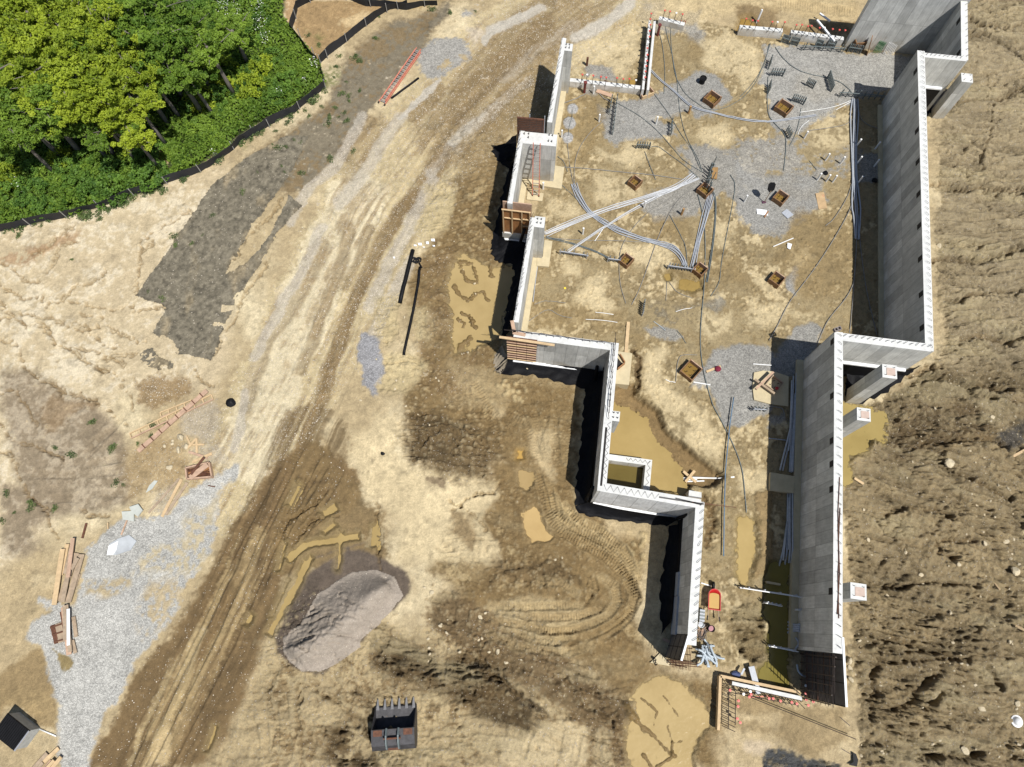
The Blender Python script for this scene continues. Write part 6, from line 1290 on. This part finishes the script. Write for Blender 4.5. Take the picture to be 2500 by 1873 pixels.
# conduit racks
def rack(c, r, a, b, n, mat, label, z=.45, stub=.25, group='conduit racks on the floor'):
    o = thing('conduit_rack', label, 'conduit rack', group=group); A, B = gp(*t1(c, r, *a)), gp(*t1(c, r, *b)); d = (B-A); u = Vector((0, 0, 1))
    MB().beam(A+u*z, B+u*z, .05, .05).build('rail', mat, o); MB().beam(A+u*(z-.2)+BN*.05, B+u*(z-.2)+BN*.05, .04, .04).build('rail', mat, o)
    for k in (0, 1): q = A.lerp(B, .04+.92*k); MB().beam(q-u*.1, q+u*(z+.25), .035, .035).build('stake', mat, o)
    for k in range(n): q = A.lerp(B, (k+.5)/n); MB().tube([q+BN*.06, q+BN*.06+u*(z+stub)], .035, 6).build('stub', M_gal if mat is not M_pvc else M_grey, o)
for c, r, a, b, n, lb in ((2,0,(925,780),(905,890),4,'upper short dark conduit rack at the left of the floor'), (2,0,(965,770),(930,1055),9,'long dark conduit rack at the left of the floor'), (2,0,(1385,955),(1378,1060),4,'short dark conduit rack on the gravel below two pipe stubs'), (2,0,(1110,1150),(1220,1156),6,'dark conduit rack across the floor left of the cable hub'),
    (3,0,(250,480),(235,545),4,'small conduit rack at the left edge of the far gravel, topmost'), (3,0,(245,590),(350,596),6,'wide conduit rack on the far gravel with slanting stakes'), (3,0,(240,670),(234,732),4,'small conduit rack at the left edge of the far gravel, lower one'), (3,0,(520,660),(582,690),6,'dense small conduit rack in the middle of the far gravel'), (3,0,(690,600),(722,716),10,'tallest dark conduit rack in the middle of the far gravel'), (3,0,(410,785),(510,815),7,'conduit rack beside the wooden box on the far gravel'), (3,0,(370,1020),(400,1080),4,'small conduit rack below the wooden box on the far gravel'),
    (3,0,(330,332),(390,345),6,'leftmost conduit rack of the row along the low beam'), (3,0,(400,345),(462,360),7,'second conduit rack of the row along the low beam'), (3,0,(480,392),(820,412),5,'longest conduit rack of the row along the low beam'), (3,0,(590,365),(640,380),6,'third cluster of conduits in the row along the low beam'), (3,0,(680,372),(742,382),6,'fourth cluster of conduits in the row along the low beam'), (3,0,(842,402),(945,420),8,'rightmost conduit rack of the row, before the funnel box'), (3,0,(770,750),(1125,775),8,'long conduit rack reaching into the shade of the right wall'),
    (2,1,(520,545),(742,576),3,'grey conduit rack in front of the bolted pilaster'), (2,1,(890,600),(990,613),3,'short grey conduit rack ending at a wooden box'), (2,1,(1350,655),(1545,680),9,'grey conduit rack where the bundles end at a wooden box'), (2,1,(1172,925),(1160,1022),6,'short upright rack of conduits near the small gravel patch'), (2,2,(2000,330),(2110,335),4,'small rack of grey conduits at the lower gravel edge')):
    rack(c, r, a, b, n, M_grey if r else M_gal, lb)
for a, b, n, lb in (((0,200),(480,275),4,'longest white conduit rack over the flooded trench'), ((190,315),(330,340),4,'short white conduit rack over the flooded trench'), ((225,645),(440,688),4,'lowest white conduit rack over the flooded trench'), ((430,370),(535,370),2,'tiny conduit rack against the lower right wall foot')): rack(3, 3, a, b, n, M_pvc, lb, .5)
hub = thing('conduit_hub', 'dark clump of upright conduits where all the cables meet', 'conduits'); h0 = gp(*t1(2,0,1660,1390))
for k in range(16): q = h0+BN*(-.9+.12*k)+BD*random.uniform(-.12, .2); MB().tube([q, q+Vector((random.uniform(-.05, .12), 0, random.uniform(.5, 1.1)))], .04, 6).build('conduit', M_gal, hub)
for s in (-.5, .7): q = h0+BN*s+BD*.15; MB().beam(q, q+Vector((.1, .05, 1.5)), .04, .04).build('stake', M_gal, hub)
# cables and conduit runs
CB = [
 (2,0,.018,M_gal,1,(1340,190,1350,270,1390,400,1410,560,1440,640,1500,740,1600,810,1660,850,1760,850,1900,790,2000,700,2080,560,2150,340),'long dark cable looping round the large wooden box to the long low beam'),
 (2,0,.018,M_gal,1,(1385,190,1380,300,1400,480,1430,600,1440,750,1450,860,1480,1000,1530,1120,1600,1240,1620,1320),'dark cable running from the capped beam straight down to the cable hub'),
 (2,0,.02,M_gal,1,(1290,250,1320,350,1340,560,1330,730),'dark cable from the red standpipe down to the gravel'),
 (2,0,.03,M_grey,2,(1210,530,1300,620,1400,700,1480,780,1560,840,1700,870,1800,900,1950,930,2080,940,2212,940,2300,925,2500,895),'pair of grey cables sweeping right below the large wooden box'),
 (2,0,.018,M_gal,1,(1255,730,1380,900,1460,1040,1540,1140,1610,1310),'dark cable from the broken wooden form to the cable hub'),
 (2,0,.018,M_gal,1,(970,800,1130,890,1280,1010,1400,1150,1500,1260,1640,1340),'dark cable from the left rack across the gravel to the hub'),
 (2,0,.03,M_cab,1,(530,805,620,780,720,730,800,690,860,760,920,790),'brownish cable from the left wall past the dark red standpipe'),
 (2,0,.022,M_cab,1,(915,905,800,980,700,1100,650,1210,635,1330,640,1450,690,1580),'cable curving down from the left rack towards the pilaster'),
 (2,0,.022,M_cab,1,(585,1110,600,1270,630,1420,680,1580),'cable running down from the lowest of three gravel circles'),
 (2,0,.018,M_gal,1,(622,855,620,920,602,960,590,1060),'short cable linking the three gravel circles'),
 (2,0,.018,M_gal,1,(510,1210,560,1250,585,1330),'short cable bending out from the ladder pier'),
 (2,0,.025,M_cab,1,(510,1290,800,1310,1100,1340,1300,1360,1500,1390,1640,1390),'cable running straight right from the pier to the hub'),
 (2,0,.018,M_gal,1,(490,1385,600,1480,690,1575),'cable slanting down right from the foot of the pier'),
 (2,0,.018,M_gal,1,(1215,1140,1280,1130,1350,1180,1480,1270,1600,1380),'cable from the small rack arching to the hub'),
 (2,0,.02,M_gal,1,(1180,1170,1220,1280,1265,1390),'short cable hanging down from the small rack left of the hub'),
 (2,1,.022,M_gal,1,(1840,-70,1885,0,1850,200,1800,450,1765,650,1760,760,1690,865),'long dark cable arching down the floor right of the bundles'),
 (2,1,.026,M_lcon,6,(1560,-70,1450,20,1300,70,900,190,700,270,410,388),'wide bundle of white conduits from the hub to the bolted pilaster'),
 (2,1,.026,M_lcon,3,(1600,-40,1400,40,1170,150,870,330,590,525),'narrower bundle of white conduits slanting below the wide one'),
 (2,1,.028,M_pvc,1,(870,330,845,370,795,442),'short white conduit branching off the narrower bundle'),
 (2,1,.03,M_grey,5,(630,0,680,110,760,230,880,310,1000,370,1150,420,1280,460,1400,490,1470,560,1500,660),'sweeping bundle of grey conduits ending at a wooden box'),
 (2,1,.02,M_cab,1,(410,415,520,425,800,436,1000,440,1260,450),'thin straight cable from the bolted pilaster to the grey bundle'),
 (2,1,.025,M_gal,2,(420,415,600,450,800,520,930,590),'pair of dark cables from the bolted pilaster to a wooden box'),
 (2,1,.03,M_grey,5,(1690,80,1640,280,1590,450,1540,660),'straight bundle of grey conduits slanting from below the hub to a box'),
 (2,1,.022,M_cab,1,(1380,110,1200,220,1080,350,1000,480,980,600,990,780,1035,920),'cable dropping left past the box with the short conduit'),
 (2,1,.026,M_cab,1,(1640,20,1500,60,1400,170,1320,330,1270,450,1200,650,1130,840,1080,930),'long cable slanting down left from the box below the hub'),
 (2,1,.02,M_gal,1,(1375,240,1450,380,1500,480,1510,650),'thin cable joining the long slanting cable to the conduit rack'),
 (2,1,.028,M_gal,1,(1590,80,1640,280,1650,500,1640,800,1610,1100,1610,1300,1640,1480,1672,1600,1710,1720,1760,1803,1870,2024,1930,2184,1950,2350,1965,2534),'longest dark cable running down the whole floor to the narrow puddle'),
 (2,1,.026,M_gal,2,(1680,30,1730,100,1725,300,1700,500,1660,760),'pair of dark cables looping right of the box below the hub'),
 (2,1,.03,M_grey,1,(365,560,345,700,320,910),'grey pipe along the footing of the wall left of the floor'),
 (2,1,.02,M_cab,1,(330,930,410,900,480,905,570,920),'short cable at the lower left of the floor, upper of three'),
 (2,1,.02,M_cab,1,(280,1065,430,955,520,1015,620,1035),'bent cable near the corner of the white walls'),
 (2,1,.02,M_pvc,1,(800,990,870,998,940,1008),'short white cable piece, upper one near the cross wall'),
 (2,1,.02,M_pvc,1,(725,1045,850,1050,970,1068),'white cable piece, lower one near the cross wall'),
 (2,1,.018,M_cab,1,(1352,750,1348,820,1344,900),'thin cable hanging down from the small murky puddle'),
 (2,1,.018,M_cab,1,(1370,760,1420,830,1480,860,1545,880),'thin cable curving right below the small murky puddle'),
 (2,1,.018,M_pvc,1,(1420,985,1480,965,1545,955),'thin white cable piece beside the dark gravel spot'),
 (2,1,.02,M_hose,1,(1250,1060,1300,1095,1340,1130),'short pale conduit beside the small gravel patch'),
 (2,1,.018,M_gal,1,(1430,1130,1465,1170,1500,1230),'short dark cable at the right of the small gravel patch'),
 (2,1,.022,M_cab,1,(1585,1318,1490,1316,1450,1325,1428,1400,1420,1525),'bent cable above the biggest wooden box'),
 (2,1,.022,M_pvc,1,(1340,1510,1375,1525,1418,1530),'short white conduit left of the biggest wooden box'),
 (3,1,.028,M_cab,1,(880,0,850,100,740,280,680,320),'cable ending on the mud right of the plywood sheet'),
 (3,1,.03,M_cab,1,(905,0,890,150,800,330,640,590,500,780,420,880,360,980,310,1090,245,1205),'long cable slanting down left across the muddy floor by the trench'),
 (3,1,.03,M_cab,1,(915,100,920,450,905,660,900,760,840,880,700,1040,640,1170,590,1290),'long cable bending left towards the corner of the cross wall'),
 (3,1,.026,M_cab,1,(905,640,890,880,865,1145),'cable running straight down to the right cross wall'),
 (3,1,.026,M_cab,1,(935,0,950,200,935,360,960,580,990,800,1030,980,1075,1170),'cable lying inside the shade of the longest wall'),
 (3,0,.05,M_grey,4,(905,770,900,900,893,1150,903,1400,912,1580,918,1700,920,1850),'bundle of grey conduits along the edge of the longest shade'),
 (3,0,.022,M_pvc,1,(900,770,800,810,700,840,600,855,480,872),'white conduit fanning left from the head of the grey bundle'),
 (3,0,.022,M_pvc,1,(900,775,830,815,760,850),'shorter white conduit fanning left from the head of the grey bundle'),
 (3,0,.022,M_cab,1,(930,850,960,940,1060,990,1115,1000),'cable curling in the shade at the foot of the longest wall'),
 (3,0,.022,M_cab,1,(890,920,840,965,700,990,550,1010),'cable curving left off the grey bundle across the gravel'),
 (3,0,.022,M_gal,1,(290,370,350,460,450,540,560,580,690,600,800,640,860,690,880,720),'dark cable crossing the far gravel below the row of racks'),
 (3,0,.02,M_gal,1,(245,340,210,500,120,650,20,750),'dark cable skirting the left edge of the far gravel'),
 (3,0,.022,M_gal,1,(235,600,225,880,290,960,370,1040,375,1150,355,1320),'dark cable running down past the wooden box on the far gravel'),
 (3,0,.02,M_gal,1,(490,840,470,980,430,1080,400,1130),'dark cable dropping from the rack beside the wooden box'),
 (3,0,.022,M_pvc,1,(550,935,490,980,465,1040),'short white bent conduit on the gravel near a pipe stub'),
 (3,0,.018,M_gal,1,(555,1240,580,1275,610,1310),'short thin cable left of the white pipe stubs'),
 (3,2,.03,M_cab,1,(210,290,330,300,355,320,362,365),'bent grey conduit below the half shaded footing'),
 (3,2,.03,M_grey,1,(240,540,360,553,490,570),'straight grey conduit reaching the right wall through the shade'),
]
CL = {M_gal: 'dark', M_cab: 'brownish', M_grey: 'grey', M_pvc: 'white', M_hose: 'pale'}
for c, r, rad, mat, n, f, lb in CB:
    pts = [gp(*p) for p in t(c, r, *f)]
    if n == 1: pipe(lb, pts, rad, mat, 'cable', 'cable', dz=rad+.02, n=5, sm=2); continue
    o = thing('cable_bundle', lb, 'cables')
    for k in range(n):
        L = len(pts); q = []
        for i, p in enumerate(pts):
            d = (pts[min(i+1, L-1)]-pts[max(i-1, 0)]).xy.normalized(); off = (k-(n-1)/2)*rad*2.6*(1+.5*math.sin(i*1.9+k*2)); q.append(p+Vector((-d.y, d.x, 0))*off)
        q = dens(smooth(q, 2), .5); q = [Vector((p.x, p.y, gz(p.x, p.y)+rad+.03+.02*(k % 2))) for p in q]
        MB().tube(q, rad, 5).build('cable', mat, o, True)
M_blue = simple('blue_pipe', S(112,140,164), .5, sc=5, var=.35, bump=0)
pipe('long mottled blue pipe running down beside the narrow puddle', [gp(*q) for q in t(2,2,1860,230,1820,520,1790,900,1783,1450)], .034, M_blue, dz=.2)
def run(label, segs, mat, c, r, rad=.05):
    o = thing('conduit_bundle', label, 'conduits')
    for k, s in enumerate(segs): MB().tube([gp(*q, .1+.05*(k % 3)) for q in dens([Vector((*p, 0)) for p in t(c, r, *s)], 30) for q in [tuple(q.xy)]], rad, 6).build('conduit', mat, o, True)
M_bcon = simple('blue_grey_conduit', S(205,208,210), .45, sc=6, var=.2, bump=0)
run('upper bundle of long blue grey conduits in the shade of the lower right wall', [(430,60,400,800),(450,40,420,800),(412,100,396,600),(470,30,445,560),(495,30,452,300),(420,380,320,790),(440,400,345,790),(436,200,410,805),(425,120,385,640)], M_bcon, 3, 2)
run('lower bundle of long blue grey conduits in the flooded shade', [(385,965,376,1520),(400,965,400,1500),(416,965,416,1500),(380,1180,330,1530),(366,1250,350,1480),(392,1000,388,1400)], M_bcon, 3, 2)
run('pale conduits lying under the wooden cross by the pit pond', [(1400,830,1760,830),(1410,846,1600,842),(1400,862,1655,855),(1560,824,1870,838)], M_pvc, 2, 2, .045)
# ---------------------------------------------------------------- vegetation
def leaf_material(name, lo, hi, tr=.35):
    m, nt, b = newmat(name)
    at = nd(nt, 'ShaderNodeAttribute', attribute_name='tint').outputs['Fac']
    oi = nd(nt, 'ShaderNodeObjectInfo').outputs['Random']
    f = math_(nt, 'ADD', math_(nt, 'MULTIPLY', at, .75), math_(nt, 'MULTIPLY', math_(nt, 'SUBTRACT', oi, .3), .45), clamp=True)
    c = mixc(nt, f, lo, hi)
    nt.links.new(c, b.inputs['Base Color']); b.inputs['Roughness'].default_value = .6; b.inputs['Specular IOR Level'].default_value = .3
    t_ = nd(nt, 'ShaderNodeBsdfTranslucent', inp={0: c}); mx = nd(nt, 'ShaderNodeMixShader', inp={0: tr})
    nt.links.new(b.outputs[0], mx.inputs[1]); nt.links.new(t_.outputs[0], mx.inputs[2])
    nt.links.new(mx.outputs[0], nt.nodes['Material Output'].inputs[0]); return m
VR = np.random.default_rng(12)
def leaves(name, Cn, size, mat, upb=.8, tint=None):
    n = len(Cn); nv = VR.normal(size=(n, 3)); nv[:, 2] = np.abs(nv[:, 2])+upb; nv /= np.linalg.norm(nv, axis=1)[:, None]
    a = np.cross(nv, VR.normal(size=(n, 3))); a /= np.linalg.norm(a, axis=1)[:, None]; b = np.cross(nv, a)
    s = (size*VR.uniform(.6, 1.35, n))[:, None]
    Vt = np.stack([Cn-a*s, Cn-b*s*.5+nv*s*.12, Cn+a*s, Cn+b*s*.5+nv*s*.12], 1).reshape(-1, 3).astype(np.float32)
    me = bpy.data.meshes.new(name); me.vertices.add(4*n); me.vertices.foreach_set('co', Vt.ravel()); me.loops.add(4*n); me.loops.foreach_set('vertex_index', np.arange(4*n, dtype=np.int32))
    me.polygons.add(n); me.polygons.foreach_set('loop_start', np.arange(0, 4*n, 4, dtype=np.int32)); me.update()
    tn = VR.random(n) if tint is None else np.clip(tint+VR.normal(size=n)*.15, 0, 1)
    me.attributes.new('tint', 'FLOAT', 'POINT').data.foreach_set('value', np.repeat(tn, 4).astype(np.float32))
    me.materials.append(mat); return me
M_leafy = leaf_material('leaf_yellow_green', (.14,.21,.015), (.40,.48,.04), .42)
M_leafg = leaf_material('leaf_green', (.06,.13,.015), (.25,.37,.045), .42)
M_leafd = leaf_material('leaf_deep_green', (.045,.11,.018), (.18,.31,.045), .4)
M_weed = leaf_material('leaf_weed', (.05,.075,.03), (.15,.20,.06), .25)
M_bark = simple('grey_bark', (.16,.14,.12), .9, sc=4, var=.3, bump=.4)
def tuft(c, r, n, fl=.6):
    d = VR.normal(size=(n, 3)); d /= np.linalg.norm(d, axis=1)[:, None]; return np.array(c)+d*(r*VR.uniform(.35, 1., (n, 1))**.6)*np.array([1, 1, fl])
def crown_mesh(seed, R, Hh_, z0, mat):
    r = random.Random(seed); pts = []; tn = []; limbs = []
    for k in range(13):
        a = r.uniform(0, 6.28); Lr = R*r.uniform(.55, 1.2); hz = r.uniform(.3, 1)
        L = (Lr*math.cos(a), Lr*math.sin(a), z0+Hh_*(.2+.8*hz)*(1-.35*(Lr/R/1.2)**2)); limbs.append(L)
        for j in range(r.randint(7, 11)):
            f = r.uniform(.3, 1.05); q = .16+.28*f; c = (L[0]*f+r.gauss(0, q), L[1]*f+r.gauss(0, q), z0*.9+(L[2]-z0*.9)*(.3+.7*f)+r.gauss(0, .22)); n = r.randint(55, 95); pts.append(tuft(c, r.uniform(.22, .44), n, .5)); tn.append(np.full(n, r.uniform(.2, .95)))
    return leaves('crown', np.concatenate(pts), .092, mat, .9, np.concatenate(tn)), limbs
def trunk_mesh(limbs, z0, lean):
    mb = MB(); tp = Vector((lean[0], lean[1], z0+1.2)); base = [Vector((0, 0, -.2)), Vector((lean[0]*.2, lean[1]*.3, z0*.4)), Vector((lean[0]*.7, lean[1]*.6, z0*.8)), tp]
    mb.tube(base, [.2, .16, .13, .09], 7)
    for L in limbs[:9]:
        e = Vector(L); s = base[2].lerp(tp, random.random()); m_ = s.lerp(e, .5)+Vector((0, 0, -.25)); mb.tube([s, m_, e], [.06, .04, .015], 5)
    o = mb.build('trunk', M_bark); me = o.data; bpy.data.objects.remove(o); me.polygons.foreach_set('use_smooth', [True]*len(me.polygons)); return me
TV = []
for k in range(5):
    R = (2.5, 2.1, 2.8, 2.3, 2.0)[k]; cm, lb = crown_mesh(k+3, R, 2.6, 5.2, M_leafy); TV.append((cm, trunk_mesh(lb, 5.2, (random.uniform(-.4, .4), random.uniform(-.4, .4)))))
TG = []
for k in range(3): cm, lb = crown_mesh(k+23, 2.2, 2.2, 4.4, M_leafg); TG.append((cm, trunk_mesh(lb, 4.4, (.2, -.2))))
TL = [(18,55,0,7.2,'bright yellow green tree at the top left edge'),(60,0,0,7.2,'bright tree in the extreme top left corner'),(128,28,0,7.4,'bright yellow green tree second from the top left corner'),(80,128,0,7,'bright tree below the top left corner, in front of dark gaps'),(205,62,0,7.2,'bright tree at the top, left of the greener ones'),(222,142,0,6.8,'bright tree with a visible grey trunk, upper left of the wood'),(140,215,0,6.5,'bright tree in the middle left of the wood'),(50,215,1,6,'greener tree near the left edge of the wood'),(290,128,0,6.4,'bright tree right of the trunk gap'),(335,60,1,6.4,'green tree at the top of the wood, right of the bright ones'),(420,55,1,6,'green tree with bare grey branches at the top'),(215,228,0,5.8,'bright tree nearest to the middle shrubs'),(305,215,0,5.4,'slim bright tree leading down towards the fence'),(300,298,0,4.6,'lowest bright tree, closest to the silt fence'),(405,130,1,5.4,'rounded green tree over a bare trunk'),(500,95,1,5,'green tree at the right side of the wood'),(10,300,1,5,'small green tree low at the left edge'),(270,10,1,6.8,'green tree at the top edge between bright crowns'),(-30,140,0,7,'bright tree cut by the left edge'),(360,-30,1,6.5,'green tree cut by the top edge'),(-40,-40,0,7,'bright tree just outside the corner'),(95,262,1,4.6,'low green tree under the crown nearest the left edge'),(178,288,1,4.2,'low green tree under the middle bright crowns'),(250,290,1,4.2,'low green tree left of the lowest bright tree'),(455,170,1,4.2,'low green tree over the right end of the dark gap'),(365,175,1,4.4,'low green tree beside the rounded one'),(25,255,1,5,'green tree low on the left above the pale dead stem'),(560,60,1,3.6,'low pale green tree near the sandy enclosure')]
for k, (x, y, g, zc, lb) in enumerate(TL):
    w = uv(x, y, zc); cm, tm = (TG[k % 3] if g else TV[k % 5]); o = thing('tree', lb, 'tree', (w.x, w.y, 0), random.uniform(0, 6.28), 'trees of the wood'); s = zc/7.2 if not g else zc/6
    o.scale = (max(.8, s)*random.uniform(.85, 1.05), max(.8, s)*random.uniform(.85, 1.05), s)
    for nme, me in (('crown', cm), ('trunk', tm)): c = bpy.data.objects.new(nme, me); COL.objects.link(c); c.parent = o
for x, y, g, zc, lb in ():
    pass
# bare branches and leaning trunks seen in the gaps
for k, (a, b, lb) in enumerate((((345,185,.3), (200,62,5), 'long grey leaning trunk in the dark gap of the wood'), ((112,345,.2), (0,180,5.5), 'grey leaning trunk at the left, above the shrubs'), ((408,195,.2), (383,150,3), 'short grey trunk under the rounded green tree'), ((180,172,1), (118,95,5), 'grey trunk among the bright crowns'), ((360,55,5), (460,0,6.8), 'pale bare branch at the top of the wood'), ((380,105,4), (455,55,5), 'pale bare branch under the green trees'), ((430,130,3.4), (510,95,3.8), 'thin bare branch reaching right over the shrubs'), ((62,390,.2), (68,312,1.6), 'pale dead stem near the left edge'), ((60,385,.2), (38,330,1.4), 'forked dead stem near the left edge'))):
    A, B = uv(*a), uv(*b); m_ = A.lerp(B, .5)+Vector((random.uniform(-.2, .2), random.uniform(-.2, .2), .2)); r0 = .13 if k < 4 else .05
    o = MB().tube(smooth([A, m_, B], 2), [r0*(1-.6*i/8) for i in range(len(smooth([A, m_, B], 2)))], 6)
    for j in range(3): s = m_.lerp(B, random.random()); o.tube([s, s+Vector((random.uniform(-.8, .8), random.uniform(-.8, .8), random.uniform(.1, .6)))], [r0*.35, r0*.12], 4)
    tag(o.build('branch', M_bark, None, True), lb, 'branch')
def shrub_mesh(seed, R, h, n, mat, ls=.095):
    r = random.Random(seed); pts = []; tn = []
    for k in range(n):
        a = r.uniform(0, 6.28); q = R*math.sqrt(r.random()); z = h*(1-(q/R)**2*.75)*r.uniform(.55, 1)
        m_ = r.randint(35, 70); pts.append(tuft((q*math.cos(a), q*math.sin(a), z), r.uniform(.2, .38), m_, .7)); tn.append(np.full(m_, r.uniform(.05, .95)))
    return leaves('shrub', np.concatenate(pts), ls, mat, .7, np.concatenate(tn))
SV = [shrub_mesh(k, (1.3, 1.0, 1.5, 1.1)[k % 4], (1.5, 1.1, 1.7, 1.0)[k % 4], 30, M_leafg if k % 2 else M_leafd) for k in range(6)]
SVY = [shrub_mesh(k+40, 1.2, 1.1, 28, M_leafy, .10) for k in range(2)]
def inpoly(x, y, pl):
    c = False
    for i in range(len(pl)):
        ax_, ay_ = pl[i]; bx_, by_ = pl[(i+1) % len(pl)]
        if (ay_ > y) != (by_ > y) and x < (bx_-ax_)*(y-ay_)/(by_-ay_)+ax_: c = not c
    return c
VIN = [(-60,-60),(670,-60),(660,40),(690,85),(715,120),(755,165),(770,205),(740,228),(670,268),(590,312),(490,382),(395,438),(295,474),(185,505),(90,527),(-60,548)]
GAP = t(0,0,1150,1080,1270,1130,1350,1300,1260,1320,1170,1200)
n = 0; rs = random.Random(9)
PLACES = ['the wood', 'the silt fence', 'the sandy enclosure']
pts_ = []
while n < 170:
    x, y = rs.uniform(-50, 780), rs.uniform(-50, 540)
    if not inpoly(x, y, VIN) or inpoly(x, y, GAP): continue
    w = uv(x, y)
    if any((w.x-q.x)**2+(w.y-q.y)**2 < 1.1 for q in pts_): continue
    pts_.append(w); o = bpy.data.objects.new('shrub', rs.choice(SV)); COL.objects.link(o); s = rs.uniform(.55, 1.05)
    if x > 560: s *= .75
    o.location = (w.x, w.y, -.05); o.scale = (s, s, s*rs.uniform(.7, 1.1)); o.rotation_euler = (0, 0, rs.uniform(0, 6.28)); tag(o, 'leafy green shrub in the thicket between the trees and the silt fence', 'shrub', 'shrubs of the thicket'); n += 1
for k, (x, y, s, lb) in enumerate(((540,195,1.2,'broad yellow green bush in the middle of the thicket'),(500,245,1.0,'yellow green bush left of the broad one'),(640,175,.9,'yellow green bush nearest to the sandy enclosure'),(610,220,.9,'yellow green bush above the curve of the fence'),(20,440,.9,'yellow green bush low at the left edge'),(290,345,.8,'yellow green bush under the lowest bright tree'),(150,395,.7,'olive bush above the left part of the fence'),(470,190,.8,'yellow green bush below the rounded tree'))):
    w = uv(x, y); o = bpy.data.objects.new('shrub', SVY[k % 2]); COL.objects.link(o); o.location = (w.x, w.y, .1); o.scale = (s, s, s); o.rotation_euler = (0, 0, k); tag(o, lb, 'shrub', 'yellow green bushes')
# ground cover: too dense to count
cand = []
while len(cand) < 60000:
    x = VR.uniform(-80, 800, 20000); y = VR.uniform(-80, 570, 20000)
    for a, b in zip(x, y):
        if inpoly(a, b, VEG) and not inpoly(a, b, GAP): cand.append((a, b))
xy = np.array([(w.x, w.y, 0) for w in (uv(a, b) for a, b in cand[:60000])]); z = VR.uniform(0, .55, len(xy))*(.6+.6*np.clip(fbm(xy[:, 0], xy[:, 1], .6, 3, 70)+.3, 0, 1.4)); xy[:, 2] = z
me = leaves('ground_cover', xy, .11, M_leafg, .5, .5+.6*fbm(xy[:, 0], xy[:, 1], .35, 3, 71)); o = bpy.data.objects.new('ground_cover', me); COL.objects.link(o); tag(o, 'dense low green weeds covering the ground of the thicket', 'ground cover', kind='stuff')
fl = []
for cx_, cy_, r_, n_ in ((565,30,28,160),(585,50,18,110),(640,75,22,130),(655,110,14,70),(640,28,20,90),(60,465,14,40),(775,170,12,60),(750,210,8,25),(530,385,8,20),(690,240,8,20)):
    for k in range(n_//2): w = uv(cx_+VR.normal()*r_*.5, cy_+VR.normal()*r_*.5); fl.append((w.x, w.y, VR.uniform(.5, 1.1)))
M_fl = simple('white_petals', (.75,.76,.68), .7, sc=5, bump=0); me = leaves('white_flowers', np.array(fl), .04, M_fl, 1.5); o = bpy.data.objects.new('white_flowers', me); COL.objects.link(o); tag(o, 'sprays of tiny white flowers scattered over the weeds', 'flowers', kind='stuff')
# weeds on the bare ground
WD = [leaves('weed', np.concatenate([tuft((random.gauss(0, .11), random.gauss(0, .11), .06), .15, 14, .6) for k in range(9)]), .045, M_weed, .6) for _ in range(3)]
wl_ = t(0,1,555,580,1360,470,1480,460,1340,410,1640,240,1560,400,1880,60,1140,830,1260,880,820,190,770,270,910,120,700,170,640,200,140,400,30,380,320,325,1110,95)+t(0,2,870,630,900,890,710,410,430,610,560,660,240,1040,110,1110,420,1080,1060,580,1170,520,1270,420,20,1170,60,960,870,600,250,1080,1180,430,950,900)+t(1,0,1580,100,1775,90,680,600,840,450,700,520,560,750,450,850,340,900,120,1020,40,1090,230,1010,650,910,1430,80,640,960,850,430,1000,300,380,1080,250,1150,1030,130,720,440,480,280,560,350)
big = {(0,2,870,630), (0,2,240,1040)}
for k in range(55): wl_.append((rr.uniform(600, 900), rr.uniform(120, 470)))
k_ = 0
for (x, y) in wl_:
    if k_ > 60 and not inpoly(x, y, [(640,300),(830,165),(1000,60),(900,260),(760,430),(600,460)]): k_ += 1; continue
    p = gp(x, y); o = bpy.data.objects.new('weed', random.choice(WD)); COL.objects.link(o); s = random.uniform(.45, 1.1); o.location = p; o.scale = (s, s, s); o.rotation_euler = (0, 0, random.uniform(0, 6.28)); tag(o, 'small dark green weed tuft on the bare ground', 'weed', 'weed tufts on the bare ground'); k_ += 1
# weeds hugging the silt fence
for k in range(70):
    q = [(20,555),(90,545),(190,522),(250,508),(300,492),(350,472),(400,455),(500,402),(560,355),(600,325),(650,296),(700,272),(760,240),(790,215)]; i = rr.randrange(len(q)-1); f = rr.random(); x = q[i][0]*(1-f)+q[i+1][0]*f; y = q[i][1]*(1-f)+q[i+1][1]*f+rr.uniform(4, 14)*(1 if x > 400 else rr.random())
    p = gp(x, y); o = bpy.data.objects.new('weed', random.choice(WD)); COL.objects.link(o); s = rr.uniform(.6, 1.7); o.location = p; o.scale = (s, s, s); o.rotation_euler = (0, 0, rr.uniform(0, 6.28)); tag(o, 'green weed tuft at the foot of the long silt fence', 'weed', 'weeds along the silt fence')
